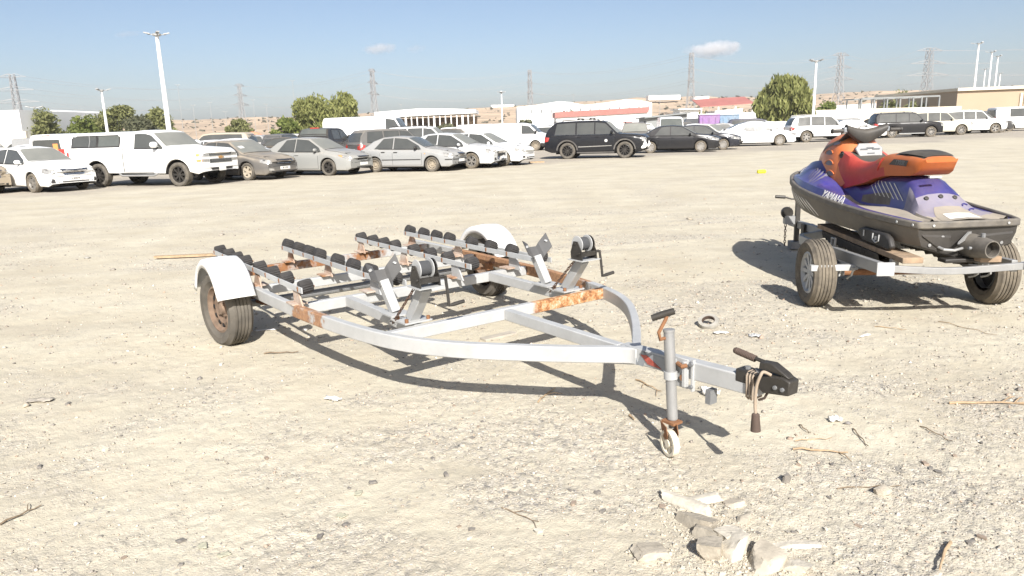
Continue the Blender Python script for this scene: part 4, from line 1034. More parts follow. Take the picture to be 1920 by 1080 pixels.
# ================================================================== SINGLE TRAILER UNDER THE JET SKI
M['wood'] = simple('bunk_timber', (0.25, 0.165, 0.10), 0.8, var=0.4, scale=14, dust=0.2, bump=0.3, bscale=40)
M['carpet'] = simple('ragged_bunk_carpet', (0.03, 0.028, 0.026), 0.95, var=0.4, scale=40, dust=0.1, bump=0.8, bscale=150)
def ski_trailer():
    hd = R(4.6)
    T = empty('small_trailer', (3.39, 6.14, 0), math.pi / 2 - hd, 'small galvanised single-axle trailer carrying the orange and blue jet ski', 'trailer')
    zr = lambda x: .475 - .045 * x
    g = M['galv']
    # side rails converging in front
    for s in (-1, 1):
        p = [(-.72, s * .49), (0, s * .49), (.9, s * .48), (1.30, s * .46), (1.46, s * .41), (1.56, s * .30), (1.85, s * .045)]
        pts = [Vector((x, y, zr(x) - .045)) for x, y in p]
        MB().sweep(pts, .045, .09).build('side_rail', g, T, bevel=.004)
    MB().bar((1.80, 0, zr(1.8) - .045), (3.25, 0, zr(3.0) - .04), .06, .09).build('drawbar', g, T, bevel=.004)
    MB().bar((.75, -.46, zr(.75) - .05), (.75, .46, zr(.75) - .05), .05, .07).build('cross_member', g, T)
    # bowed rear cross member with end plates
    MB().sweep([(-.74, -.62, zr(-.7) - .035), (-.74, -.45, zr(-.7) - .045), (-.74, -.12, zr(-.7) - .068), (-.74, .0, zr(-.7) - .071), (-.74, .12, zr(-.7) - .068), (-.74, .45, zr(-.7) - .045), (-.74, .49, zr(-.7) - .04)], .04, .052).build('cross_member', M['galv'], T, bevel=.003)
    for y in (.475, -.60): MB().box((-.77, y, zr(-.7) - .045), (.014, .13, .105)).build('end_plate', M['galv_bright'], T, bevel=.002)
    # mudguard irons beside the wheels
    for s in (-1, 1):
        MB().bar((-.24, s * .50, .375), (-.24, s * .86, .375), .05, .05).build('guard_bar', M['galv_bright'], T, bevel=.003)
        for y in (.50, .60): MB().tube([(-.22, s * y, .36), (-.21, s * (y + .01), .30), (-.15, s * (y + .02), .27), (-.10, s * y, .25)], .009, 7).build('u_bolt', M['galv_bright'], T)
    MB().tube([(0, -.62, .285), (0, .62, .285)], .028, 10).build('axle', M['rust'], T)
    for s in (-1, 1):
        MB().tube([(0, s * .50, .285), (0, s * .62, .285)], .036, 10).build('stub', M['galv_dark'], T)
        MB().sweep([(-.30, s * .52, .375), (0, s * .52, .33), (.30, s * .52, .375)], .05, .02).build('leaf_spring', M['galv_dark'], T)
    make_wheel(T, (0, .735, .288), .29, .185, 1, M['tyre'], 'spoke10', M['galv_bright'], treads=5)
    make_wheel(T, (0, -.735, .288), .29, .185, -1, M['tyre'], 'spoke10', M['galv_dark'], treads=5)
    # bunks: timber with ragged carpet
    for s in (-1, 1):
        b = bpy.data.objects.new('bunk', None); COL.objects.link(b); b.parent = T
        A = Vector((-.72, s * .285 - .03, .515)); B = Vector((1.15, s * .30 - .02, .535))
        MB().bar(A, B, .155, .045).build('timber', M['wood'], b, bevel=.004)
        c = MB(); d = (B - A)
        rows = []
        n = 46
        for k in range(n + 1):
            t = .22 + .70 * k / n; p = A + d * t
            rows.append([p + Vector((0, .085, -.026)), p + Vector((0, -.085, -.026)), p + Vector((random.uniform(-.01, .01), -.07 + random.uniform(-.02, .02), -.075 - random.uniform(0, .055))), p + Vector((random.uniform(-.01, .01), .07, -.08 - random.uniform(0, .05)))])
        c.grid(rows, wrap=True); c.build('carpet', M['carpet'], b, smooth=0)
        for x in (-.55, .85):
            p = Vector((x, s * .285 - .03, 0))
            MB().box((x, s * .34 - .02, (zr(x) - .045 + .49) / 2), (.045, .055, .49 - zr(x) + .06)).build('bunk_post', g, b)
        MB().tube([(.32, s * .47, zr(.3)), (.32, s * .47, zr(.3) + .07), (.40, s * .47, zr(.4) + .07), (.40, s * .47, zr(.4))], .012, 7).build('tie_loop', g, T)
    # bow post with winch, jockey stand
    MB().bar((1.84, 0, zr(1.8)), (1.84, 0, zr(1.8) + .26), .06, .07, up=(1, 0, 0)).build('bow_post', g, T, bevel=.003)
    j = bpy.data.objects.new('jack', None); COL.objects.link(j); j.parent = T
    MB().bar((2.9, .02, .10), (2.9, .02, .66), .055, .055, up=(1, 0, 0)).build('tube', M['blackmetal'], j, bevel=.003)
    MB().box((2.9, .02, .055), (.16, .16, .09)).build('foot', M['galv_dark'], j)
    MB().lathe([(.001, -.03), (.07, -.03), (.075, 0), (.07, .03), (.001, .03)], (2.9, .15, .46), (1, 0, .2), 16).build('winch_drum', M['blackmetal'], j)
    MB().box((2.9, .12, .37), (.1, .12, .1)).build('winch_frame', M['galv'], j)
    MB().tube([(2.9, .04, .63), (2.9, .10, .63), (2.9, .20, .66)], .010, 7).build('crank', M['blackmetal'], j)
    MB().tube([(2.9, .18, .655), (2.9, .30, .665)], .02, 9).build('crank_grip', M['blackmetal'], j)
    ch = MB()
    for k in range(8):
        p = Vector((2.9, .16, .30 - k * .034)); sd = Vector((1, 0, 0)) if k % 2 else Vector((0, 1, 0))
        ch.tube([p + Vector((0, 0, .022 * math.cos(q))) + sd * .012 * math.sin(q) for q in [2 * math.pi * i / 8 for i in range(9)]], .005, 5, caps=False)
    ch.build('chain', M['chain'], T)
    MB().box((2.55, .0, .30), (.10, .13, .12)).build('roller_bracket', M['blackmetal'], T)
    return T
ski_trailer()

# ================================================================== JET SKI
M['ski_blue'] = simple('faded_blue_gelcoat', (0.017, 0.017, 0.165), 0.32, var=0.25, scale=3, dust=0.05, dust_top=0.07, dscale=5, coat=0.3)
M['ski_grey'] = simple('dusty_grey_deck', (0.25, 0.225, 0.19), 0.75, var=0.15, scale=4, dust=0.35, dscale=5)
M['ski_lilac'] = simple('dusty_lilac_gelcoat', (0.165, 0.158, 0.235), 0.5, var=0.15, scale=3, dust=0.16, dust_top=0.15, dscale=4)
M['ski_hull'] = simple('dark_dusty_hull', (0.036, 0.034, 0.032), 0.45, var=0.3, scale=3, dust=0.28, dscale=2.5)
M['ski_black'] = simple('black_hull_bottom', (0.012, 0.012, 0.013), 0.45, var=0.3, dust=0.06)
M['bumper'] = simple('scuffed_black_bumper', (0.065, 0.064, 0.062), 0.6, var=0.3, scale=9, dust=0.2, dscale=12)
M['orange'] = simple('faded_orange_paint', (0.52, 0.125, 0.022), 0.38, var=0.18, scale=4, dust=0.06, dust_top=0.2, dscale=5, coat=0.2)
M['orange_seat'] = simple('orange_vinyl', (0.44, 0.10, 0.014), 0.5, var=0.15, scale=5, dust=0.05, dust_top=0.2, dscale=6)
M['red_seat'] = simple('red_vinyl', (0.42, 0.022, 0.016), 0.45, var=0.15, scale=6, dust=0.05, dust_top=0.15, dscale=6)
M['black_vinyl'] = simple('worn_black_vinyl', (0.022, 0.022, 0.022), 0.55, var=0.3, scale=10, dust=0.05, dust_top=0.10, dscale=6)
M['white_print'] = simple('worn_white_print', (0.55, 0.55, 0.56), 0.6, var=0.2, scale=30, dust=0.2)
M['sticker'] = simple('white_warning_sticker', (0.72, 0.70, 0.64), 0.6, var=0.08, dust=0.15)
M['nozzle'] = simple('cast_nozzle', (0.10, 0.095, 0.088), 0.6, 0.3, var=0.35, scale=10, dust=0.2)

M['vent_grey'] = simple('blue_grey_vent', (0.10, 0.10, 0.15), 0.5, var=.2, dust=.15)
def jet_ski():
    S = empty('jet_ski', (3.545, 5.56, .515), math.pi / 2 + R(3.3), 'orange and blue jet ski with black seat pad resting on the small galvanised trailer', 'jet ski')
    S.rotation_euler = (0, R(-1.2), math.pi / 2 + R(3.3))
    ip = lambda x, P: float(np.interp(x, [p[0] for p in P], [p[1] for p in P]))
    def sm(x, P, w=.12): return sum(ip(x + d * w, P) * k for d, k in ((-1, .2), (-.5, .2), (0, .2), (.5, .2), (1, .2)))
    Bp = [(0, .40), (.12, .44), (.5, .50), (1.0, .545), (1.5, .545), (1.9, .50), (2.25, .40), (2.55, .265), (2.75, .14), (2.9, .03)]
    Gp = [(0, .245), (.6, .265), (1.2, .30), (1.9, .345), (2.5, .39), (2.9, .40)]
    Kp = [(0, -.02), (1.4, -.03), (2.0, .01), (2.4, .10), (2.7, .23), (2.9, .36)]
    xs = [0, .06, .14, .25, .4, .6, .8, 1.0, 1.2, 1.4, 1.6, 1.8, 2.0, 2.15, 2.3, 2.42, 2.54, 2.64, 2.74, 2.82, 2.87, 2.9]
    # hull below the bumper
    top, bot = [], []
    for x in xs:
        b, g, k = sm(x, Bp, .06) if .1 < x < 2.8 else ip(x, Bp), ip(x, Gp), min(sm(x, Kp), ip(x, Gp) - .03)
        ch = k + (g - k) * .42; cb = b * .90
        top.append([(x, s * y, z) for s, y, z in ((-1, b, g), (-1, b * .985, g - (g - ch) * .45), (-1, cb, ch))] )
        bot.append([(x, -cb, ch), (x, -cb * .72, k + (ch - k) * .72), (x, -cb * .45, k + (ch - k) * .34), (x, 0, k), (x, cb * .45, k + (ch - k) * .34), (x, cb * .72, k + (ch - k) * .72), (x, cb, ch)])
    mb = MB(); mb.grid(top); mb.grid([[(x, -y, z) for x, y, z in row] for row in top]); 
    hull = mb.build('hull', M['ski_hull'], S, smooth=40)
    mb = MB(); mb.grid(bot); mb.build('hull_bottom', M['ski_black'], S, smooth=30)
    # transom
    r0, r1 = top[0], bot[0]
    poly = [r0[0], r0[1]] + list(r1) + [(x, -y, z) for x, y, z in (r0[1], r0[0])]
    mb = MB(); mb.add(poly, [tuple(range(len(poly)))])
    for s in (-1, 1):
        mb.add([(-.012, s * .36, .17), (-.012, s * .14, .155), (-.012, s * .13, .08), (-.012, s * .2, .06), (.0, s * .37, .185), (0, s * .13, .17), (0, s * .12, .06), (0, s * .2, .045)], [(0,1,2,3), (4,5,1,0), (5,6,2,1), (6,7,3,2), (7,4,0,3)])
    mb.build('transom', M['ski_black'], S, smooth=0)
    # rubber bumper all round
    side = [Vector((x, sm(x, Bp, .06) if .1 < x < 2.8 else ip(x, Bp), ip(x, Gp) + .012)) for x in xs]
    loop = [Vector((p.x, -p.y, p.z)) for p in side[::-1]] + [Vector((-.012, -.34, side[0].z)), Vector((-.018, 0, side[0].z)), Vector((-.012, .34, side[0].z))] + side
    MB().sweep(loop, .036, .058).build('bumper', M['bumper'], S, bevel=.012)
    rv = MB()
    for x in (.03, .18): 
        for z in (0, ): rv.lathe([(.011, 0), (.011, .006), (.001, .008)], (x, ip(x, Bp) + .017, ip(x, Gp) + .012), (0, 1, 0), 8)
    for y in (.30, -.30): rv.lathe([(.010, 0), (.010, .006), (.001, .008)], (-.032, y, side[0].z), (-1, 0, 0), 8)
    rv.build('rivet', M['galv_bright'], S)
    # deck with footwells; materials: 0 blue, 1 grey, 2 lilac, 3 dark graphics
    PW = [(0, .30), (.10, .295), (.22, .285), (.45, .20), (.7, .185), (1.2, .17), (1.6, .19), (1.9, .25), (2.2, .235), (2.5, .14), (2.8, .05), (2.9, .012)]
    PT_ = [(0, .285), (.06, .295), (.20, .315), (.34, .375), (.45, .50), (.56, .57), (.92, .56), (1.08, .52), (1.3, .42), (1.55, .45), (1.75, .57), (1.95, .65), (2.2, .62), (2.5, .535), (2.75, .455), (2.9, .415)]
    FW = [(0, .285), (.3, .30), (.6, .305), (.9, .285), (1.2, .26), (1.38, .29), (1.6, .43), (1.9, .53), (2.25, .535), (2.6, .48), (2.9, .412)]
    GT = [(0, .27), (.14, .272), (.5, .285), (.82, .30), (.98, .355), (1.25, .395), (1.6, .42), (2.0, .445), (2.5, .44), (2.9, .415)]
    rows = []; dx = sorted(set([round(v, 3) for v in xs + list(np.arange(.05, 2.9, .06))]))
    for x in dx:
        b = (sm(x, Bp, .06) if .1 < x < 2.8 else ip(x, Bp)) - .012; g = ip(x, Gp) + .02
        w = min(sm(x, PW), b * .9); t = sm(x, PT_, .08); f = sm(x, FW); q = sm(x, GT)
        h = [(b, g), (b - .03, q), (b - .075, q + .006), (max(w + .03, b - .125), max(f + .012, q - .09) if x < 2.0 else q), (max(w + .02, b - .15), f + .004), (w + .012, f), (w, f + .02), (w * .93, f + (t - f) * .45), (w * .85, f + (t - f) * .8), (w * .68, t - .015), (w * .4, t), (0, t + .006)]
        if f > q:
            y0, z0 = h[2]
            for i_ in (3, 4):
                k_ = (.38, .74)[i_ - 3]; h[i_] = (y0 + (w + .012 - y0) * k_, z0 + (f - z0) * k_ + .012)
        h = [(max(y, 0), z) for y, z in h]
        rows.append([(x, y, z) for y, z in h] + [(x, -y, z) for y, z in h[::-1][1:]])
    mb = MB(); n, m = len(rows), len(rows[0])
    fs, mi = [], []
    for i in range(n - 1):
        x = (rows[i][0][0] + rows[i+1][0][0]) / 2
        for j in range(m - 1):
            fs.append((i * m + j, i * m + j + 1, (i + 1) * m + j + 1, (i + 1) * m + j))
            jj = min(j, m - 2 - j)
            if jj < 2: k = 0
            elif jj < 5: k = 1 if x < 1.42 else 0
            elif jj < 8: k = (2 if x < .54 else (3 if .75 < x < 1.25 and jj == 6 else 0)) if x > .24 or jj > 5 else 1
            else: k = 2 if x < .40 else 0
            if jj >= 5 and x < .14: k = 1
            mi.append(k)
    mb.add([p for r_ in rows for p in r_], fs); mb.m = mi
    deck = mb.build('deck', [M['ski_blue'], M['ski_grey'], M['ski_lilac'], M['bumper']], S, smooth=50)
    bv = BVHTree.FromObject(deck, bpy.context.evaluated_depsgraph_get())
    def drop(x, y, off=.004):
        h = bv.ray_cast(Vector((x, y, 2)), Vector((0, 0, -1)))
        return (h[0] + h[1] * off) if h[0] is not None else Vector((x, y, .3))
    def sidep(x, z, s, off=.004):
        h = bv.ray_cast(Vector((x, s * .0, z)), Vector((0, s, 0)))
        return h[0]
    # white sticker on the sloping stern deck and drain fittings
    rowsS = [[drop(.03 + .13 * i / 4, (.13 - .02 * i / 4) * (j / 6 - 1) + (.13 - .02 * i / 4) * j / 6, .004) for j in range(7)] for i in range(5)]
    MB().grid([[drop(.03 + .25 * i / 6, (.19 - .085 * (i / 6) ** 2) * (j / 5 - 1), .002) for j in range(11)] for i in range(7)]).build('stern_mat', M['ski_grey'], S)
    MB().grid(rowsS).build('sticker', M['sticker'], S)
    ln = MB()
    for k in range(3):
        x = .055 + k * .035
        ln.grid([[drop(x, -.07 + .05 * j, .007) for j in range(4)], [drop(x + .005, -.07 + .05 * j, .007) for j in range(4)]])
    ln.build('small_print', M['bumper'], S)
    ft = MB()
    for y in (.12, .0, -.12):
        p = drop(.37, y, .0); ft.lathe([(.020, 0), (.018, .012), (.001, .014)], p, (-.75, 0, .65), 10)
    ft.build('drain_fitting', M['ski_black'], S)
    # tow handle marks
    hm = MB()
    for x, y in ((.28, -.17), (.22, -.19)): 
        pts = [drop(x + .04 * math.sin(q), y + .03 * math.cos(q), .004) for q in np.linspace(0.3, 2.4, 7)]
        hm.tube(pts, .006, 5)
    hm.build('scuff_mark', M['ski_blue'], S)
    # tribal stripes on hull sides (flat print lifted off the shell)
    for s in (1, -1):
        hb = BVHTree.FromObject(hull, bpy.context.evaluated_depsgraph_get())
        st = MB()
        for k in range(6):
            x0 = 2.25 - k * .115
            z1, z0 = ip(x0, Gp) - .05, ip(x0, Gp) - .20 - .012 * (k % 3)
            P = []
            for t in np.linspace(0, 1, 7):
                row = []
                for wd in (-1, 1):
                    xx = x0 - .34 * t + wd * .024 * (1 - abs(2 * t - 1) ** 1.5) ; zz = z1 + (z0 - z1) * (t ** 1.5)
                    h = hb.ray_cast(Vector((xx, s * 2, zz)), Vector((0, -s, 0)))
                    row.append(h[0] + Vector((0, s * .003, 0)) if h[0] is not None else Vector((xx, s * .3, zz)))
                P.append(row)
            st.grid(P)
        st.build('stripe_graphic', M['sticker'], hull, smooth=0)
    # graphics streaks on the deck side below the seat
    st = MB()
    for k in range(7):
        x0 = 1.22 - k * .075
        P = []
        for t in np.linspace(0, 1, 6):
            row = []
            for wd in (-1, 1):
                xx = x0 - .20 * t + wd * .008; z = .50 - .13 * t
                h = bv.ray_cast(Vector((xx, 1.0, z)), Vector((0, -1, 0)))
                row.append((h[0] + Vector((0, .004, 0.002))) if h[0] is not None else Vector((xx, .2, z)))
            P.append(row)
        st.grid(P)
    st.build('streak_graphic', M['sticker'], S, smooth=0)['kind'] = 'stuff'; st = MB()
    for k in range(5):
        x0 = 2.05 - k * .06; P = []
        for t in np.linspace(0, 1, 5):
            row = []
            for wd in (-1, 1):
                xx = x0 - .16 * t + wd * .007; z = .56 - .10 * t - .012 * k
                h = bv.ray_cast(Vector((xx, 1.0, z)), Vector((0, -1, 0)))
                row.append((h[0] + Vector((0, .004, 0.002))) if h[0] is not None else Vector((xx, .2, z)))
            P.append(row)
        st.grid(P)
    st.build('streak_graphic', M['vent_grey'], S, smooth=0)['kind'] = 'stuff'
    # lettering on the gunwale
    for s in (1, -1):
        x = 1.10; b = sm(x, Bp, .06) - .012
        q = sm(x, GT); g = ip(x, Gp) + .02
        nrm = Vector((0, s * (q - g), .03)).normalized()
        ex = Vector((-s, 0, -.04 * -s * 0)).normalized(); ey = nrm.cross(ex)
        slope = (ip(1.3, Gp) - ip(.75, Gp)) / .55
        ex = Vector((-s, 0.02, -s * slope * 1.3)).normalized(); ey = nrm.cross(ex).normalized()
        nrm = Vector((0, s * .80, .60)); o = Vector((x, s * (b - .010), (q + g) / 2 + .006)) + nrm * .006
        text_obj('lettering', 'YAMAHA', .10, M['white_print'], S, basis_matrix(o, ex, ey, nrm), .002, spacing=1.05, bold=.002)
    # steering cowl (orange) over the bow
    CW = [(1.36, .17), (1.5, .20), (1.7, .235), (1.95, .215), (2.15, .165), (2.3, .10), (2.4, .04)]
    CT = [(1.36, .60), (1.46, .66), (1.56, .75), (1.64, .84), (1.74, .895), (1.9, .885), (2.08, .80), (2.25, .66), (2.4, .54)]
    CBm = [(1.36, .52), (1.5, .44), (1.62, .34), (1.68, .33), (1.8, .42), (2.0, .50), (2.2, .50), (2.4, .48)]
    rows = []
    for x in np.linspace(1.36, 2.4, 27):
        w, t, f = sm(x, CW, .05), sm(x, CT, .05), ip(x, CBm)
        f = min(f, t - .03)
        prof = [(w * 1.04, f), (w * 1.03, f + (t - f) * .35), (w * .94, f + (t - f) * .68), (w * .74, f + (t - f) * .90), (w * .45, t - .005), (0, t + .008)]
        rows.append([(x, y, z) for y, z in prof] + [(x, -y, z) for y, z in prof[::-1][1:]])
    mb = MB().grid(rows); mb.add(rows[-1], [tuple(range(len(rows[-1])))])
    cowl = mb.build('cowl', M['orange'], S, smooth=50)
    cbv = BVHTree.FromObject(cowl, bpy.context.evaluated_depsgraph_get())
    def cs(x, z, s, off=.004):
        h = cbv.ray_cast(Vector((x, s * 2, z)), Vector((0, -s, 0)))
        return h[0] + Vector((0, s * off, 0)) if h[0] is not None else Vector((x, s * .2, z))
    for s in (1, -1):
        for xx, zz in ((1.84, .70), (1.80, .60), (1.76, .50)):
            mb = MB(); rows2 = []
            for k in range(13):
                t = k / 12; hh = .036 * math.sin(math.pi * t) ** .6
                rows2.append([cs(xx + .085 - .17 * t, zz + hh + .008 * t, s), cs(xx + .085 - .17 * t, zz + .006 - hh * .5, s)])
            MB().grid(rows2).build('vent', M['vent_grey'], cowl, smooth=0)
            lip = MB().tube([r_[0] for r_ in rows2], .006, 5); lip.build('vent_lip', M['orange'], cowl)
        c0 = cs(1.62, .70, s, .006)
        em = MB().lathe([(.034, 0), (.034, .006), (.027, .008), (.027, .004), (.001, .004)], c0, (0, s, .25), 18)
        for k in range(3):
            a = k * 2.094 + .5; em.bar(c0 + Vector((0, s * .008, 0)), c0 + Vector((math.cos(a) * .028, s * .008, math.sin(a) * .028)), .007, .004)
        em.build('emblem', M['ski_black'], cowl)
        MB().grid([[cs(1.80 - .09 * k / 4, .80 + .006 * k, s), cs(1.80 - .09 * k / 4, .775 + .006 * k, s)] for k in range(5)]).build('name_sticker', M['ski_lilac'], cowl)
        # black flash on the nose
        MB().grid([[cs(2.02 - .34 * k / 8, .74 + .115 * (k / 8) ** .8, s, .004), cs(2.04 - .34 * k / 8, .69 + .13 * (k / 8) ** .8, s, .004)] for k in range(9)]).build('black_flash', M['bumper'], cowl)
    # instrument binnacle
    MB().prism([(-.11, -.07), (.11, -.07), (.135, .02), (.09, .075), (-.09, .075), (-.135, .02)], (1.505, 0, .735), (0, 1, 0), (.55, 0, .83), (-.02, 0, .015)).build('instrument_panel', M['galv'], S, bevel=.008)
    ins = MB()
    for y, z in ((-.06, .0), (0, .01), (.06, .0), (0, -.04)): ins.box((1.478 + z * .5, y, .755 + z), (.004, .07, .018), Matrix.Rotation(R(-35), 3, 'Y'))
    ins.build('dial', M['decal_grey'], S)
    # handlebar with thick centre pad
    hb_ = bpy.data.objects.new('handlebar', None); COL.objects.link(hb_); hb_.parent = S
    hx, hz = 1.60, .925
    P = []
    for y in np.linspace(-.20, .20, 15):
        k = abs(y) / .20; r1 = .045 - .012 * k; zc_ = hz - .03 * (1 - k ** 2) + .03 * k; xr = .05 - .012 * k
        drop_ = .065 * (1 - k) ** .7
        P.append([(hx + xr * math.cos(q) - .02 * k, y, zc_ - (drop_ if math.sin(q) < 0 else 0) + r1 * math.sin(q) - .35 * 0) for q in np.linspace(0, 2 * math.pi, 15)[:-1]])
    mb = MB().grid(P, wrap=True); mb.add(P[0], [tuple(range(14))]); mb.add(P[-1], [tuple(range(14))])
    mb.build('bar_pad', M['black_vinyl'], hb_, smooth=60)
    MB().tube([(hx + .03, 0, hz - .02), (hx + .06, 0, .72)], [.06, .075], 12).build('steering_column', M['ski_black'], hb_)
    for s in (-1, 1):
        MB().tube([(hx - .01, s * .19, hz + .005), (hx - .035, s * .345, hz + .002)], .012, 8).build('bar', M['blackmetal'], hb_)
        MB().lathe([(.0, 0), (.022, 0), (.018, .01), (.018, .095), (.023, .10), (.023, .112), (.001, .114)], (hx - .02, s * .235, hz + .004), (-.15, s, 0), 12).build('grip', M['black_vinyl'], hb_)
        MB().box((hx - .01, s * .205, hz + .012), (.06, .045, .05)).build('switch_box', M['decal_grey'], hb_, bevel=.01)
        MB().sweep([(hx + .0, s * .20, hz + .0), (hx + .055, s * .24, hz - .005), (hx + .055, s * .31, hz - .012)], .012, .016).build('lever', M['blackmetal'], hb_)
    MB().sweep([(hx + .04, .12, hz - .02), (hx + .12, .14, hz - .09), (hx + .18, .12, hz - .13)], .09, .02).build('cable_cover', M['ski_black'], hb_, bevel=.008)
    # seat: red saddle in front, orange tail with black pad
    SW = [(.40, .13), (.46, .165), (.6, .185), (.9, .20), (1.1, .20), (1.3, .20), (1.5, .22), (1.66, .22)]
    ST = [(.40, .735), (.45, .752), (.6, .764), (.85, .755), (.98, .728), (1.08, .685), (1.2, .655), (1.35, .66), (1.5, .71), (1.60, .745), (1.66, .75)]
    SB = [(.40, .70), (.46, .625), (.54, .585), (.9, .555), (1.05, .52), (1.2, .47), (1.4, .42), (1.6, .36), (1.66, .34)]
    rows = []; sxs = np.linspace(.40, 1.66, 40)
    for x in sxs:
        w, t, f = sm(x, SW, .03), sm(x, ST, .05), ip(x, SB)
        prof = [(w * .92, f), (w * 1.0, f + (t - f) * .40), (w * 1.0, f + (t - f) * .66), (w * .88, t - .016), (w * .68, t - .002), (w * .4, t + .003), (0, t + .004)]
        rows.append([(x, y, z) for y, z in prof] + [(x, -y, z) for y, z in prof[::-1][1:]])
    n, m = len(rows), len(rows[0]); fs, mi = [], []
    for i in range(n - 1):
        x = (sxs[i] + sxs[i + 1]) / 2
        for j in range(m - 1):
            jj = min(j, m - 2 - j); fs.append((i * m + j, i * m + j + 1, (i + 1) * m + j + 1, (i + 1) * m + j))
            edge = 1.05 - .05 * (3 - min(jj, 3))
            if x > edge: k = 1 if jj < 4 or x < 1.15 else 2
            else: k = 2 if (jj >= 3 and .43 < x < .80) else 0
            mi.append(k)
        fs.append((i * m + m - 1, i * m, (i + 1) * m, (i + 1) * m + m - 1)); mi.append(0)
    mb = MB(); mb.add([p for r_ in rows for p in r_], fs); mb.m = mi
    mb.add(rows[0], [tuple(range(m))[::-1]], 0)
    seat = mb.build('seat', [M['orange_seat'], M['red_seat'], M['black_vinyl']], S, smooth=55)
    sbv = BVHTree.FromObject(seat, bpy.context.evaluated_depsgraph_get())
    for s in (1, -1):
        P = []
        for i, a in enumerate(np.linspace(0, 1, 10)):
            x = .98 - .06 * a; z = .60 + .11 * a
            h = sbv.ray_cast(Vector((x, s * 2, z)), Vector((0, -s, 0)))
            if h[0] is not None: P.append(h[0] + Vector((0, s * .003, 0)))
        if len(P) > 2: MB().tube(P, .008, 6).build('seat_piping', M['red_seat'], seat)
    # raised black pad on the tail
    P = []
    for x in np.linspace(.43, .83, 14):
        k = (x - .43) / .40; hh = .030 * math.sin(math.pi * min(1, max(0, .06 + .9 * k))) ** .6; w = .165 * math.sin(math.pi * (.12 + .76 * k)) ** .35
        t = sm(x, ST, .05)
        P.append([(x, w * c, t + hh * (1 - abs(c) ** 3) - .002) for c in np.linspace(-1, 1, 11)])
    MB().grid(P).build('seat_pad', M['black_vinyl'], seat, smooth=60)
    for s in (1, -1):
        nrm = Vector((0, s, 0)); o = Vector((.68, s * .188, .69))
        h = sbv.ray_cast(Vector((.68, s * 2, .685)), Vector((0, -s, 0)))
        if h[0] is not None: o = h[0] + Vector((0, s * .004, 0))
        ex = Vector((-s, 0, 0)); ey = Vector((0, 0, 1))
        mb = MB()
        L = [(-.14, -.024), (.11, -.024), (.135, .026), (-.07, .026)]
        mb.prism(L, o, ex, ey, nrm * .003); mb.build('emblem_plate', M['ski_black'], seat)
        text_obj('lettering', '1300R', .052, M['galv_dark'], seat, basis_matrix(o + nrm * .004 + ex * .02, ex, ey, nrm), .001, shear=.35)
    MB().box((.375, 0.06, .585), (.02, .10, .014)).build('seat_latch', M['white_print'], S)
    # jet pump nozzle
    nz = bpy.data.objects.new('jet_nozzle', None); COL.objects.link(nz); nz.parent = S
    d = Vector((-1, -.10, .03)).normalized(); c0 = Vector((.0, -.03, .085))
    MB().lathe([(.095, -.05), (.095, .03), (.088, .07), (.078, .13), (.070, .175), (.060, .175), (.058, .10), (.001, .10)], c0, d, 22).build('pump_body', M['nozzle'], nz, smooth=40)
    MB().lathe([(.084, .09), (.084, .115), (.072, .19), (.066, .225), (.058, .225), (.055, .15)], c0, d, 22).build('steering_nozzle', M['nozzle'], nz, smooth=40)
    MB().lathe([(.057, .16), (.001, .16)], c0, d, 20).build('outlet', M['ski_black'], nz)
    MB().prism([(-.03, .05), (.16, .01), (.15, .028), (.02, .09), (-.03, .09)], c0 + Vector((0, .02, .02)), (-.5, .86, 0), (0, 0, 1), (-.01, -.006, .0)).build('steering_arm', M['galv'], nz)
    MB().tube([c0 + Vector((-.04, .08, -.01)), c0 + Vector((-.07, .17, -.02)), c0 + Vector((-.05, .24, -.015)), c0 + Vector((0, .26, .0))], .011, 7).build('control_cable', M['galv'], nz)
    pv = MB(); pv.lathe([(.016, -.02), (.016, .025), (.001, .028)], c0 + d * .12 + Vector((0, 0, .085)), (0, 0, 1), 9); pv.lathe([(.012, 0), (.012, .02), (.001, .022)], c0 + d * .12 + Vector((0, .085, .0)), (0, 1, 0), 8)
    pv.build('pivot_bolt', M['galv_dark'], nz)
    MB().box((-.02, 0, -.02), (.10, .40, .03)).build('ride_plate', M['ski_black'], S, bevel=.006)
    bs = MB()
    for y, z in ((.30, .10), (.20, .16), (-.28, .10), (-.22, .10)): bs.lathe([(.013, 0), (.013, .006), (.001, .007)], (-.004, y, z), (-1, 0, 0), 10)
    bs.build('transom_plug', M['galv'], S)
    # sponsons with U bracket
    for s in (1, -1):
        x0 = .42; b = ip(.5, Bp) * .94
        sp = MB().prism([(.16, .06), (.20, .125), (.26, .155), (.58, .165), (.66, .14), (.68, .10), (.60, .05), (.2, .03)], (0, s * (b - .012), 0), (1, 0, 0), (0, 0, 1), (0, s * .05, 0))
        spo = sp.build('sponson', M['dark'], S, bevel=.015)
        y = s * (b + .044)
        u = MB(); u.tube([(.33, y, .135), (.33, y, .085), (.37, y, .065), (.42, y, .085), (.42, y, .135)], .007, 6); u.box((.56, y, .115), (.012, .006, .05)); u.box((.375, y, .10), (.03, .006, .03))
        u.build('bracket', M['galv_bright'], spo)
    return S
jet_ski()
# ================================================================== CARS
def lin(P): 
    xs = [p[0] for p in P]; ys = [p[1] for p in P]
    return lambda x: float(np.interp(x, xs, ys))
def soft(P, w):
    xs = np.array([p[0] for p in P]); ys = np.array([p[1] for p in P])
    k = np.array([-1, -.66, -.33, 0, .33, .66, 1]); g = np.array([.06, .12, .2, .24, .2, .12, .06])
    return lambda x: float((np.interp(x + k * w, xs, ys) * g).sum())

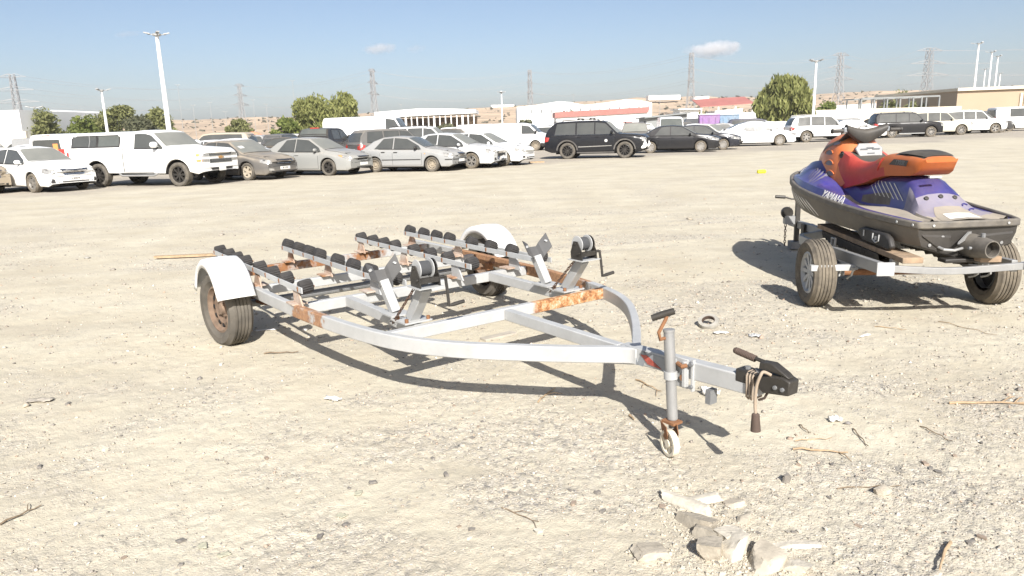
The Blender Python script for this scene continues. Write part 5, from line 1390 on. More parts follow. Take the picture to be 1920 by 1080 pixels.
class Car:
    """sp: xf, xr (front and rear end), W, wb, R (tyre radius), top / belt / low profiles (x, z), optional tumble, plan"""
    def __init__(s, name, label, color, sp, cat='car', group='cars parked in the front rows', dust=0.3):
        s.root = empty(name, (0, 0, 0), 0, label, cat, group); s.sp = sp; s.color = color; s.dust = dust
        s.top = soft(sp['top'], sp.get('tw', .05)); s.belt = soft(sp['belt'], .12); s.low = lin(sp['low'])
        hw = sp['W'] / 2; xf, xr = sp['xf'], sp['xr']
        fr = sp.get('fround', .17); rr_ = sp.get('rround', .12)
        s.hw = soft([(xr - .01, hw * (1 - rr_)), (xr + .12, hw * (1 - rr_ * .35)), (xr + .45, hw * .985), (xr + 1.0, hw), (xf - 1.1, hw), (xf - .55, hw * .975), (xf - .16, hw * (1 - fr * .5)), (xf + .01, hw * (1 - fr))], .06)
        s.tum = sp.get('tumble', .42)
        s.bulge = soft([(xr, -sp.get('rb', .10)), (xr + .5, -.05), (xr + 1.0, 0), (xf - 1.5, .03), (xf - 1.0, .05), (xf - .5, .09), (xf, sp.get('fb', .20))], .05)
        s.Ra = sp['R'] + sp.get('gap', .055); s.wx = (sp['wb'] / 2, -sp['wb'] / 2); s.zc = sp['R'] - .01
        s.make_body()
    def own(s, o):
        o.color = (*s.color, 1); o['dustiness'] = s.dust; return o
    def section(s, x):
        hw = s.hw(x); zl = s.low(x); arch = False
        for w in s.wx:
            d = abs(x - w)
            if d < s.Ra:
                zl = max(zl, s.zc + math.sqrt(s.Ra ** 2 - d * d)); arch = True
        zb = max(s.belt(x), zl + .06); zt = max(s.top(x), zb + .02)
        L = lambda a: zl + (zb - zl) * a
        d = zt - zb
        ye = hw - .085 - s.tum * max(0, d - .08)
        ye = max(ye, hw * .45)
        e = min(.05, d * .3); 
        h = [(max(hw - .27, .1), zl + (.0 if arch else .02)), (hw - .035, zl), (hw - .005, L(.05) + .0), (hw, L(.32)), (hw, L(.58)), (hw - .006, L(.80)), (hw - .022, L(.93)), (hw - .055, zb), (hw - .080, zb + min(.012, d * .2)),
             (hw - .085 - (hw - .085 - ye) * .5, zb + .012 + (zt - e - zb - .012) * .5), (ye, zt - e), (ye - .05, zt - e * .45), (ye * .72, zt - e * .08), (ye * .36, zt + .004), (0, zt + .008)]
        b = s.bulge(x)
        return [(x + b * (1 - min(1, y / hw) ** 2), y, z) for y, z in h]
    def make_body(s):
        sp = s.sp; xf, xr = sp['xf'], sp['xr']
        X_ = list(np.arange(xr + .2, xf - .2, .09)) + [xr, xr + .02, xr + .05, xr + .10, xr + .15, xf - .15, xf - .10, xf - .05, xf - .02, xf]
        for w in s.wx:
            for k in range(15): X_.append(w - s.Ra * math.cos(math.pi * k / 14))
        for p in sp['top']: X_.append(min(max(p[0], xr), xf))
        X_ = sorted(X_); X2 = [X_[0]]
        for x in X_[1:]:
            if x - X2[-1] > .012: X2.append(x)
        rows = []
        for x in X2:
            h = s.section(x)
            rows.append([Vector(p) for p in h] + [Vector((p[0], -p[1], p[2])) for p in h[::-1][1:]])
        n, m = len(rows), len(rows[0]); mb = MB(); fs, mi = [], []
        clad = sp.get('clad')
        for i in range(n - 1):
            for j in range(m - 1):
                jj = min(j, m - 2 - j)
                fs.append((i * m + j, i * m + j + 1, (i + 1) * m + j + 1, (i + 1) * m + j))
                zmid = (rows[i][j].z + rows[i+1][j].z) / 2
                mi.append(1 if jj == 0 else (1 if clad and jj <= 2 and zmid < clad else 0))
        mb.add([p for r_ in rows for p in r_], fs); mb.m = mi
        mb.add(rows[0], [tuple(range(m))[::-1]]); mb.add(rows[-1], [tuple(range(m))])
        s.body = s.own(mb.build('body', [M['paint'], M['dark']], s.root, smooth=38))
        s.bv = BVHTree.FromPolygons([p for r_ in rows for p in r_], fs + [tuple(range(m))[::-1], tuple(k + (n - 1) * m for k in range(m))])
        hw = sp['W'] / 2
        ub = MB().box(((xf + xr) / 2, 0, (s.low(0) + s.belt(0)) / 2), (xf - xr - .5, 2 * hw - .56, s.belt(0) - s.low(0) - .1))
        ub.box(((xf + xr) / 2, 0, s.low(0) - .02), (xf - xr - 1.0, 2 * hw - .9, .1))
        ub.build('underbody', M['under'], s.root, smooth=0)
    # --- projection onto the shell
    def cast(s, o, d, off):
        h = s.bv.ray_cast(Vector(o), Vector(d))
        if h[0] is None:
            h = s.bv.find_nearest(Vector(o) + Vector(d) * 8)
        nrm = h[1] if h[1].dot(Vector(d)) < 0 else -h[1]
        return h[0] + nrm * off
    def lattice(s, bot, top, n, m, fn):
        def along(P, t):
            if len(P) == 1: return P[0]
            q = t * (len(P) - 1); i = min(int(q), len(P) - 2); f = q - i
            return (P[i][0] + (P[i+1][0] - P[i][0]) * f, P[i][1] + (P[i+1][1] - P[i][1]) * f)
        rows = []
        for i in range(n + 1):
            a, b = along(bot, i / n), along(top, i / n)
            rows.append([fn(a[0] + (b[0] - a[0]) * j / m, a[1] + (b[1] - a[1]) * j / m) for j in range(m + 1)])
        return rows
    def side(s, bot, top, sg, n=8, m=3, off=.004):
        """points (x, z); sg = -1 right side, 1 left side"""
        return s.lattice(bot, top, n, m, lambda x, z: s.cast((x, sg * 9, z), (0, -sg, 0), off))
    def end(s, bot, top, sg, n=8, m=3, off=.006):
        """points (y, z) on the nose (sg 1) or tail (sg -1)"""
        return s.lattice(bot, top, n, m, lambda y, z: s.cast((sg * 9, y, z), (-sg, 0, 0), off))
    def corner(s, bot, top, phi, sgx, sgy, n=8, m=3, off=.006):
        """points (s, z): s runs outboard from the body edge, seen along a line phi off the car's axis"""
        n0 = Vector((sgx * math.cos(phi), sgy * math.sin(phi), 0)); e = Vector((-sgx * math.sin(phi), sgy * math.cos(phi), 0))
        ref = Vector((s.sp['xf'] if sgx > 0 else s.sp['xr'], sgy * s.sp['W'] / 2 * .6, 0))
        return s.lattice(bot, top, n, m, lambda a, z: s.cast(ref + e * a + Vector((0, 0, z)) + n0 * 6, -n0, off))
    def put(s, rows, name, mat, parent=None, smooth=40):
        o = MB().grid(rows).build(name, mat, parent or s.root, smooth=smooth)
        return s.own(o)
    def sheet(s, x0, x1, f0, f1, name, mat, off=.005, inset=.06, n=6, m=10, drop=.0):
        """windscreen or rear window lying on the sloping top between x0 (base) and x1 (roof)"""
        rows = []
        for i in range(n + 1):
            x = x0 + (x1 - x0) * i / n; h = s.section(x)
            ye = h[10][1] - inset * (1.0 if i else 1.0)
            row = []
            for j in range(m + 1):
                y = ye * (1 - 2 * j / m)
                row.append(s.cast((x + s.bulge(x) * (1 - (y / s.hw(x)) ** 2), y, 5), (0, 0, -1), off))
            rows.append(row)
        return s.put(rows, name, mat)
    def windows_side(s, wins, mat, sgs=(-1, 1), trim=True, drop=.085, sill=.035):
        """wins: (xb0, xb1, xt0, xt1, door?)"""
        for sg in sgs:
            for w in wins:
                xb0, xb1, xt0, xt1 = w[:4]
                def mk(g, off, n=18):
                    bot = [(xb0 - g + (xb1 - xb0 + 2 * g) * k / n, 0) for k in range(n + 1)]; bot = [(x, s.belt(x) + sill - g) for x, _ in bot]
                    top = [(xt0 - g + (xt1 - xt0 + 2 * g) * k / n, 0) for k in range(n + 1)]
                    top = [(x, max(min(s.top(x) - drop, s.sp.get('wtop', 9)) + g, s.belt(x) + sill + .004)) for x, _ in top]
                    return s.side(bot, top, sg, n, 7, off)
                if trim: s.put(mk(.016, .006), 'window_frame', M['dark'])
                s.put(mk(0, .012), 'window', mat)
    def door(s, x0, x1, sg, z0=None, handle='body', hx=None, tilt0=0, tilt1=0, arch0=False):
        zb = lambda x: s.belt(x) - .012
        zl = (z0 if z0 else s.low(0) + .07)
        n = 8
        xs0 = lambda k, g: x0 - g + (x1 - x0 + 2 * g) * k / n
        rows = s.side([(xs0(k, .010), zl - .010) for k in range(n + 1)], [(xs0(k, .010) + tilt0 * (1 - k / n) + tilt1 * k / n, zb(xs0(k, 0)) + .0) for k in range(n + 1)], sg, n, 5, .002)
        s.put(rows, 'door_gap', M['seam'])
        rows = s.side([(xs0(k, 0), zl) for k in range(n + 1)], [(xs0(k, 0) + tilt0 * (1 - k / n) + tilt1 * k / n, zb(xs0(k, 0)) - .004) for k in range(n + 1)], sg, n, 5, .006)
        d = s.put(rows, 'door', M['paint'])
        hx = hx if hx is not None else x0 + .14; hz = s.belt(hx) - .10
        p = s.cast((hx, sg * 9, hz), (0, -sg, 0), .022)
        h = MB().box(p, (.17, .03, .030)); h = h.build('handle', M['paint'] if handle == 'body' else M[handle], d, bevel=.008)
        s.own(h)
    def mirror(s, x, mat='paint', size=1.0, dz=.10):
        for sg in (-1, 1):
            z = s.belt(x) + dz; p = s.cast((x, sg * 9, z - .06), (0, -sg, 0), 0)
            mb = MB(); c = p + Vector((-.02, sg * .115 * size, .055))
            P = []
            for k in range(9):
                t = -1 + 2 * k / 8; r_ = math.sqrt(max(0.02, 1 - abs(t) ** 3))
                P.append([c + Vector((.055 * size * r_ * math.cos(q), sg * .105 * size * t, .068 * size * r_ * math.sin(q))) for q in np.linspace(0, 2 * math.pi, 11)[:-1]])
            mb.grid(P, wrap=True); mb.add(P[0], [tuple(range(10))]); mb.add(P[-1], [tuple(range(10))])
            mb.bar(p + Vector((0, -sg * .03, -.01)), c + Vector((0, 0, -.03)), .05, .03)
            s.own(mb.build('mirror', M[mat], s.root, smooth=60))
    def wheels(s, style, mat, tyre='tyre', w=.205, lod=False, treads=0):
        for wx in s.wx:
            for sg in (-1, 1):
                make_wheel(s.root, (wx, sg * (s.sp['W'] / 2 - w / 2 - .018), s.sp['R'] - .012), s.sp['R'], w, sg, M[tyre], style, M[mat], rr=s.sp.get('rim', s.sp['R'] * .66), treads=treads, lod=lod)
    def head(s, bot, top, phi=.75, mat='lamp', ind=None):
        for sg in (-1, 1):
            s.put(s.corner([(a, z - .008) for a, z in bot], [(a, z + .008) for a, z in top], phi, 1, sg, 8, 3, .003), 'headlamp_surround', M['dark'])
            o = s.put(s.corner(bot, top, phi, 1, sg, 8, 4, .007), 'headlamp', M[mat])
            if ind: s.put(s.corner(*ind, phi, 1, sg, 4, 2, .010), 'indicator', M['amber'], o)
    def tail(s, bot, top, phi=.75):
        for sg in (-1, 1): s.put(s.corner(bot, top, phi, -1, sg, 8, 3, .008), 'tail_lamp', M['red'])
    def plate(s, sg, z, w=.50, h=.11, text=None, y=0, x_off=.015):
        p = s.cast((sg * 9, y, z), (-sg, 0, 0), x_off)
        o = MB().box(p, (.012, w, h)).build('number_plate', M['plate'], s.root)
        if text:
            text_obj('plate_print', text, h * .78, M['ink'], o, basis_matrix(p + Vector((sg * .007, 0, 0)), (0, sg, 0), (0, 0, 1), (sg, 0, 0)), .001, bold=.002)
        return o
    def grille(s, bot, top, mat='dark', bars=4, bar_mat='chrome', frame=None):
        if frame: s.put(s.end([(y * 1.05, z - .02) for y, z in bot], [(y * 1.05, z + .02) for y, z in top], 1, 10, 3, .004), 'grille_frame', M[frame])
        g = s.put(s.end(bot, top, 1, 10, 4, .008), 'grille', M[mat])
        for k in range(bars):
            f0, f1 = (k + .30) / bars, (k + .70) / bars
            L = lambda f: [(b[0] + (t[0] - b[0]) * f, b[1] + (t[1] - b[1]) * f) for b, t in zip(bot, top)]
            s.put(s.end(L(f0), L(f1), 1, 10, 1, .018), 'grille_bar', M[bar_mat], g)
    def intake(s, bot, top, mat='dark', name='bumper_intake', sg=1, off=.005): return s.put(s.end(bot, top, sg, 8, 3, off), name, M[mat])
    def bonnet(s, flare=None, belt=None):
        q = s.sp; cw, xf = q['cowl'], q['xf']; hw = q['W'] / 2
        f = lambda x, y: s.cast((x, y, 5), (0, 0, -1), .003)
        for sg in (-1, 1):
            xs = [cw + .02 + (xf - .16 - cw) * k / 9 for k in range(10)]
            ys = [hw - .14 - .10 * (k / 9) ** 2 for k in range(10)]
            s.put([[f(x, sg * y), f(x, sg * (y - .014))] for x, y in zip(xs, ys)], 'bonnet_gap', M['seam'])
        s.put([[f(cw + .035, -hw + .18 + (2 * hw - .36) * k / 8), f(cw + .0, -hw + .18 + (2 * hw - .36) * k / 8)] for k in range(9)], 'scuttle', M['dark'])
        n = q['nose']; z = n - .26
        s.put(s.end([(-hw * .8, z), (hw * .8, z)], [(-hw * .8, z + .012), (hw * .8, z + .012)], 1, 10, 1, .004), 'bumper_gap', M['seam'])
        for sg in (-1, 1):
            if flare:
                for wx in s.wx:
                    P = []
                    for k in range(17):
                        a = math.pi * (.02 + .96 * k / 16); row = []
                        for r_ in (s.Ra + .012, s.Ra + .075):
                            p = s.cast((wx + r_ * math.cos(a), sg * 9, s.zc + r_ * math.sin(a)), (0, -sg, 0), .012); row.append(p)
                        P.append(row)
                    s.put(P, 'arch_flare', M[flare])
            if belt:
                x0, x1 = belt[0], belt[1]
                s.put(s.side([(x0, 0), (x1, 0)] and [(x0 + (x1 - x0) * k / 9, s.belt(x0 + (x1 - x0) * k / 9) + .002) for k in range(10)], [(x0 + (x1 - x0) * k / 9, s.belt(x0 + (x1 - x0) * k / 9) + .024) for k in range(10)], sg, 12, 1, .012), 'waist_strip', M[belt[2]])
    def place(s, x, y, deg, near_front=True):
        """put the near (right) front wheel's contact on (x, y)"""
        a = R(deg); s.root.rotation_euler = (0, 0, a)
        lx, ly = s.sp['wb'] / 2, -(s.sp['W'] / 2 - .12)
        s.root.location = (x - (lx * math.cos(a) - ly * math.sin(a)), y - (lx * math.sin(a) + ly * math.cos(a)), 0)
        return s
    def at(s, x, y, deg):
        s.root.location = (x, y, 0); s.root.rotation_euler = (0, 0, R(deg)); return s

def sedan_spec(L=4.55, W=1.76, H=1.47, wb=2.60, fo=.93, R_=.315, hood=.96, deck=1.02, nose=.74, belt=.90, cowl=None, wtop=None, rtop=None, rbase=None, low=.20, **k):
    xf = wb / 2 + fo; xr = xf - L
    cowl = cowl if cowl is not None else xf - 1.18; wt = wtop if wtop is not None else cowl - .78
    rt = rtop if rtop is not None else wt - 1.15; rb = rbase if rbase is not None else rt - .72
    top = [(xr, deck - .20), (xr + .04, deck - .04), (xr + .16, deck), (rb, deck + .02), (rb + (rt - rb) * .5, (deck + H) / 2 + .06), (rt, H - .035), ((rt + wt) / 2, H), (wt, H - .05), (cowl, hood + .02), ((cowl + xf) / 2, hood - .055), (xf - .28, nose + .08), (xf - .08, nose), (xf, nose - .10)]
    bl = [(xr, deck - .28), (xr + .1, deck - .10), (xr + .5, belt + .04), (0, belt), (cowl, belt - .015), (xf - .6, nose + .02), (xf - .1, nose - .07), (xf, nose - .16)]
    lo = [(xr, low + .13), (xr + .3, low + .02), (wb / 2 + .3, low), (xf - .15, low - .01), (xf, low + .07)]
    d = dict(xf=xf, xr=xr, W=W, wb=wb, R=R_, top=top, belt=bl, low=lo, cowl=cowl, wt=wt, rt=rt, rb=rb, deck=deck, nose=nose)
    d.update(k); return d
def dress_sedan(c, style='spoke5', rim='alloy', trim=True, handle='body', mir='paint', ws='wscreen', gl='glass', tyre='tyre', pl=True, text=None, lamps=True):
    q = c.sp; cw, wt, rt, rb = q['cowl'], q['wt'], q['rt'], q['rb']; B = (wt + rt) / 2 - .02
    c.sheet(cw - .05, wt + .03, 0, 0, 'windscreen', M[ws]); c.sheet(rb + .05, rt - .02, 0, 0, 'rear_window', M[gl])
    c.windows_side([(B + .04, cw - .14, B + .04, wt + .52), (rt - .28, B - .04, rt + .10, B - .04)], M[gl], trim=trim)
    for sg in (-1, 1):
        c.door(B, min(cw - .02, q['wb'] / 2 - c.Ra - .06), sg, handle=handle); c.door(-q['wb'] / 2 + c.Ra * .80, B - .012, sg, handle=handle, z0=c.low(0) + .07)
    c.mirror(cw - .30, mir); c.bonnet(belt=(rt - .1, cw - .18, 'dark'))
    c.wheels(style, rim, tyre)
    n, z = q['W'] / 2, q['nose']
    if lamps: c.head([(.02, z - .17), (.2, z - .17), (.42, z - .12)], [(.02, z - .05), (.2, z - .02), (.42, z + .01)])
    c.tail([(-.02, q['deck'] - .30), (.3, q['deck'] - .28)], [(-.02, q['deck'] - .10), (.3, q['deck'] - .08)])
    if pl: c.plate(1, .42, text=text); c.plate(-1, q['deck'] - .25)
    return c

WHITE = (0.78, 0.78, 0.76); SILVER = (0.25, 0.255, 0.255); DGREY = (0.065, 0.07, 0.078); BLACK = (0.010, 0.011, 0.014); BEIGE = (0.40, 0.35, 0.27); BLUE = (0.02, 0.025, 0.06)
FR = 'cars parked in the front rows'

# a) dusty beige saloon, only its nose in view
c = Car('saloon_car', 'dusty beige saloon nose with wide slatted grille at the far left edge', (0.33, 0.28, 0.21), sedan_spec(4.85, 1.82, 1.47, 2.78, .98, .325, nose=.80, hood=.98), 'car', FR, .8)
dress_sedan(c, 'spoke8', 'alloy_dusty', text='5 477 13926')
z = c.sp['nose']
c.grille([(-.42, z - .26), (.42, z - .26)], [(-.50, z - .04), (.50, z - .04)], bars=5, frame='chrome')
c.intake([(-.62, .25), (.62, .25)], [(-.66, .34), (.66, .34)])
c.place(-17.9, 23.15, -30)
# b) white saloon
c = Car('saloon_car', 'clean white saloon with chrome grille and mirror, between beige nose and pickup', WHITE, sedan_spec(4.54, 1.76, 1.47, 2.60, .93, .315, nose=.76, hood=.97), 'car', FR, .10)
dress_sedan(c, 'spoke5', 'alloy', text='S 83074')
z = c.sp['nose']
c.grille([(-.30, z - .20), (.30, z - .20)], [(-.44, z - .04), (.44, z - .04)], bars=3, frame='chrome')
c.intake([(-.50, .24), (.50, .24)], [(-.56, .35), (.56, .35)])
for sg in (-1, 1): c.intake([(sg * .62, .30), (sg * .76, .30)], [(sg * .64, .42), (sg * .70, .44)], 'dark', 'fog_lamp_recess')
c.place(-15.45, 23.9, -30)
# d) dusty dark grey saloon
c = Car('saloon_car', 'dust covered dark grey saloon with white note on its windscreen, right of the pickup', DGREY, sedan_spec(4.70, 1.80, 1.46, 2.70, .95, .325, nose=.75, hood=.96), 'car', FR, .85)
dress_sedan(c, 'spoke5', 'alloy_dusty', text='M 5190', tyre='tyre_worn')
z = c.sp['nose']
c.grille([(-.34, z - .17), (.34, z - .17)], [(-.40, z - .03), (.40, z - .03)], bars=4, frame='dark')
c.intake([(-.60, .23), (.60, .23)], [(-.66, .33), (.66, .33)])
for sg in (-1, 1): c.intake([(sg * .56, .34), (sg * .74, .34)], [(sg * .56, .41), (sg * .74, .43)], 'lamp', 'fog_lamp')
x = c.sp['cowl'] - .30
MB().grid([[c.cast((x + dx, -.55 + dy, 5), (0, 0, -1), .012) for dy in (0, .11, .22)] for dx in (0, -.07, -.14)]).build('paper_note', M['paper'], c.root)
c.place(-9.55, 27.0, -26)
# e) silver saloon with black wheels
c = Car('saloon_car', 'dusty silver saloon with black five-spoke wheels and long amber-edged headlamps', (0.25, 0.257, 0.25), sedan_spec(4.82, 1.80, 1.48, 2.72, .98, .322, nose=.74, hood=.98, deck=1.06), 'car', FR, .35)
dress_sedan(c, 'spoke5', 'alloy_black', tyre='tyre_worn', lamps=False)
z = c.sp['nose']
c.head([(.05, z - .15), (.25, z - .13), (.55, z + .02)], [(.05, z - .05), (.25, z - .01), (.55, z + .045)], ind=([(.42, z - .055), (.52, z + .0)], [(.42, z + .02), (.52, z + .035)]))
c.grille([(-.30, z - .17), (.30, z - .17)], [(-.36, z - .03), (.36, z - .03)], bars=3, bar_mat='dark', frame='chrome')
c.intake([(-.45, .24), (.45, .24)], [(-.50, .33), (.50, .33)])
c.place(-6.95, 28.55, -23)
# f) silver old saloon
c = Car('saloon_car', 'old silver four-door saloon with black door handles, rubbing strip and plain steel wheels', (0.265, 0.275, 0.28), sedan_spec(4.34, 1.70, 1.41, 2.535, .86, .295, hood=.94, deck=.98, nose=.72, belt=.87, tumble=.40), 'car', FR, .38)
dress_sedan(c, 'steel', 'steel_rim', handle='dark', mir='dark', tyre='tyre_worn', pl=True, ws='wscreen_clear')
z = c.sp['nose']
c.grille([(-.28, z - .14), (.28, z - .14)], [(-.32, z - .02), (.32, z - .02)], bars=3, frame='chrome')
c.intake([(-.55, .27), (.55, .27)], [(-.58, .36), (.58, .36)])
for sg in (-1, 1):
    c.put(c.side([(-.92, .47), (.82, .47)], [(-.92, .505), (.82, .505)], sg, 12, 1, .014), 'rubbing_strip', M['dark'])
    c.put(c.corner([(-.5, .45), (.4, .45)], [(-.5, .49), (.4, .49)], .7, 1, sg, 8, 1, .014), 'rubbing_strip', M['dark'])
    c.put(c.side([(.98, .70), (1.03, .70)], [(.98, .73), (1.03, .73)], sg, 2, 1, .01), 'indicator', M['amber'])
c.place(-3.0, 29.1, -19.5)
# g) white sports saloon
c = Car('saloon_car', 'white sporty saloon with big alloy wheels right of the old silver one', (0.50, 0.51, 0.51), sedan_spec(4.57, 1.76, 1.48, 2.635, .98, .325, nose=.78, hood=.98, deck=1.08), 'car', FR, .22)
dress_sedan(c, 'split5', 'alloy')
z = c.sp['nose']
c.grille([(-.40, .30), (.40, .30)], [(-.34, z - .03), (.34, z - .03)], bars=2)
for sg in (-1, 1): c.intake([(sg * .50, .32), (sg * .70, .32)], [(sg * .50, .42), (sg * .68, .44)], 'dark', 'fog_lamp_recess')
c.place(-1.50, 30.5, -21)
# h) white compact
c = Car('saloon_car', 'white smooth-nosed compact at the right end of the left row', WHITE, sedan_spec(4.40, 1.74, 1.47, 2.60, .88, .31, nose=.74, hood=.96, deck=1.06), 'car', FR, .12)
dress_sedan(c, 'spoke10', 'alloy')
c.intake([(-.46, .24), (.46, .24)], [(-.50, .36), (.50, .36)])
for sg in (-1, 1): c.intake([(sg * .58, .33), (sg * .72, .33)], [(sg * .58, .40), (sg * .70, .41)], 'dark', 'fog_lamp_recess')
c.place(-.20, 31.9, -22)
# j, k) black saloons of the right row
c = Car('saloon_car', 'black saloon with silver hubcaps directly right of the black sports utility car', BLACK, sedan_spec(4.60, 1.76, 1.48, 2.70, .93, .315, nose=.77, hood=.98, deck=1.05), 'car', FR, .08)
dress_sedan(c, 'cover7', 'alloy'); c.intake([(-.5, .24), (.5, .24)], [(-.55, .36), (.55, .36)])
c.place(10.55, 40.3, -13)
c = Car('saloon_car', 'dark navy saloon with multi-spoke hubcaps half hidden behind the black saloon', (0.012, 0.015, 0.024), sedan_spec(4.53, 1.77, 1.46, 2.70, .90, .315, nose=.74, hood=.95, deck=1.05), 'car', FR, .10)
dress_sedan(c, 'cover9', 'alloy'); c.intake([(-.5, .24), (.5, .24)], [(-.55, .36), (.55, .36)])
c.place(12.45, 42.6, -13)
# l) white fastback
c = Car('saloon_car', 'white fastback saloon with silver front doors between navy saloon and white off-roader', (0.74, 0.74, 0.73), sedan_spec(4.75, 1.85, 1.56, 2.75, .98, .335, nose=.78, hood=1.0, deck=1.10, rtop=-.62, rbase=-1.75, belt=.95), 'car', FR, .10)
dress_sedan(c, 'cover7', 'alloy'); c.place(17.3, 46.9, -9)

# ---- tall cars
M['flare_grey'] = simple('grey_dusty_cladding', (0.055, 0.055, 0.057), 0.6, var=.2, dust=.12)
def suv_spec(L=4.95, W=1.96, H=1.86, wb=2.85, fo=.90, R_=.39, hood=1.18, belt=1.13, nose=1.0, low=.28, cowl=None, wt=None, rs=.18, **k):
    xf = wb / 2 + fo; xr = xf - L; cowl = cowl if cowl is not None else xf - 1.32; wt = wt if wt is not None else cowl - .62
    top = [(xr, belt - .1), (xr + .03, belt + .05), (xr + rs * .5, (belt + H) / 2), (xr + rs, H - .16), (xr + rs + .16, H - .03), (xr + 1.4, H), (wt - .5, H), (wt, H - .06), (cowl, hood + .02), ((cowl + xf) / 2, hood - .02), (xf - .22, nose + .08), (xf - .07, nose), (xf, nose - .08)]
    bl = [(xr, belt - .2), (xr + .08, belt - .03), (xr + .6, belt + .01), (0, belt), (cowl, belt), (xf - .5, nose + .04), (xf - .1, nose - .06), (xf, nose - .14)]
    lo = [(xr, low + .16), (xr + .35, low + .03), (wb / 2 + .3, low), (xf - .2, low + .02), (xf, low + .10)]
    d = dict(xf=xf, xr=xr, W=W, wb=wb, R=R_, top=top, belt=bl, low=lo, cowl=cowl, wt=wt, nose=nose, tumble=.26, gap=.075, fround=.12, rround=.08, fb=.14, rb=.06, hood=hood, H=H, beltz=belt, rs=rs)
    d.update(k); return d
def dress_suv(c, style='spoke6', rim='alloy', doors=2, gl='glass', ws='wscreen', tyre='tyre', rails=None, quarter=True, handle='body', mir='paint', lamps=True, boards=None, flare=None, strip='dark'):
    q = c.sp; cw, wt, xr = q['cowl'], q['wt'], q['xr']; rs = q['rs']
    c.sheet(cw - .04, wt + .03, 0, 0, 'windscreen', M[ws], inset=.05)
    c.put(c.end([(-q['W'] / 2 + .20, q['beltz'] + .07), (q['W'] / 2 - .20, q['beltz'] + .07)], [(-q['W'] / 2 + .30, q['H'] - .17), (q['W'] / 2 - .30, q['H'] - .17)], -1, 8, 4, .008), 'rear_window', M[gl])
    A = cw - .14; B = wt - .52; C = B - .92; D = xr + rs + .12
    wins = [(B + .04, A, B + .04, wt + .44), (C + .04, B - .04, C + .04, B - .04)]
    if quarter: wins.append((D - .02, C - .06, D + .10, C - .06))
    c.windows_side(wins, M[gl], drop=.115, sill=.03)
    for sg in (-1, 1):
        c.door(B, min(cw - .0, q['wb'] / 2 - c.Ra - .05), sg, handle=handle, z0=c.low(0) + .12); c.door(max(C, -q['wb'] / 2 + c.Ra * .75), B - .012, sg, handle=handle, z0=c.low(0) + .12)
    c.mirror(cw - .26, mir, 1.2, .13); c.bonnet(flare, (xr + .45, cw - .16, strip))
    c.wheels(style, rim, tyre, .245)
    n = q['nose']
    if lamps: c.head([(.02, n - .24), (.34, n - .22)], [(.02, n - .06), (.34, n - .03)])
    c.tail([(-.02, q['beltz'] - .34), (.22, q['beltz'] - .34)], [(-.02, q['beltz'] - .04), (.22, q['beltz'] - .04)])
    for sg in (-1, 1): c.put(c.side([(xr + .03, q['beltz'] - .30), (xr + .20, q['beltz'] - .26)], [(xr + .03, q['beltz'] - .06), (xr + .26, q['beltz'] - .08)], sg, 4, 2, .009), 'tail_lamp', M['red'])
    c.plate(-1, q['beltz'] - .32); c.plate(1, .52)
    c.grille([(-.42, n - .36), (.42, n - .36)], [(-.48, n - .06), (.48, n - .06)], bars=4, bar_mat='chrome' if rim != 'alloy_black' else 'dark')
    c.intake([(-.55, c.low(q['xf']) + .06), (.55, c.low(q['xf']) + .06)], [(-.6, .52), (.6, .52)])
    if rails:
        for sg in (-1, 1):
            y = sg * (c.section(-.6)[10][1] - .06)
            pts = [Vector((x, y, c.top(x) + (.055 if -.02 < t < .98 else .0))) for t, x in [(k / 12, xr + .5 + (wt - .25 - xr - .5) * k / 12) for k in range(13)]]
            pts = [pts[0] + Vector((-.1, 0, -.05))] + pts + [pts[-1] + Vector((.14, 0, -.07))]
            c.own(MB().sweep(pts, .04, .03).build('roof_rail', M[rails], c.root))
    if boards:
        for sg in (-1, 1): MB().box((0, sg * (q['W'] / 2 - .06), q['low'][2][1] + .02), (q['wb'] - 2 * c.Ra - .05, .18, .05)).build('side_step', M[boards], c.root)
    return c
c = Car('sports_utility_car', 'glossy black seven-seat sports utility car with black wheels and torn-off front bumper', BLACK, suv_spec(4.99, 1.97, 1.84, 2.85, .98, .40, hood=1.17, nose=1.02, belt=1.14, rs=.42), 'suv', FR, .05)
dress_suv(c, 'spoke10', 'alloy_black', rails='dark', boards='flare_grey', tyre='tyre_worn', flare='flare_grey', strip='chrome')
for sg in (-1, 1): c.put(c.side([(-.86, .555), (.80, .60)], [(-.86, .60), (.80, .63)], sg, 12, 1, .022), 'door_moulding', M['chrome'])
for x in (-.35, .55 - .3):
    MB().bar((x - .55, -.66, c.top(x - .55) + .11), (x - .55, .66, c.top(x - .55) + .11), .07, .04).build('roof_bar', M['dark'], c.root)
    for sg in (-1, 1): MB().box((x - .55, sg * .62, c.top(x - .55) + .075), (.12, .06, .10)).build('bar_foot', M['dark'], c.root, bevel=.01)
MB().lathe([(.07, 0), (.07, .004), (.001, .004)], c.cast((.52, -9, .86), (0, 1, 0), .008), (0, -1, 0), 16).build('round_sticker', M['paper'], c.root)
for sg in (-1, 1): c.put(c.corner([(-.3, .50), (.16, .46)], [(-.3, .78), (.16, .90)], .7, -1, sg, 6, 3, .01), 'rear_corner_panel', M['rust_orange'])
for sg in (-1, 1):
    MB().prism([(c.sp['xf'] - .16, .42), (c.sp['xf'] + .02, .46), (c.sp['xf'] + .12, .60), (c.sp['xf'] - .02, .88), (c.sp['xf'] - .10, .62), (c.sp['xf'] - .22, .50)], (0, sg * .93, 0), (1, 0, 0), (0, 0, 1), (0, -sg * .20, 0)).build('bumper_remnant', M['white'], c.root, bevel=.03)
c.place(5.72, 36.0, -16)
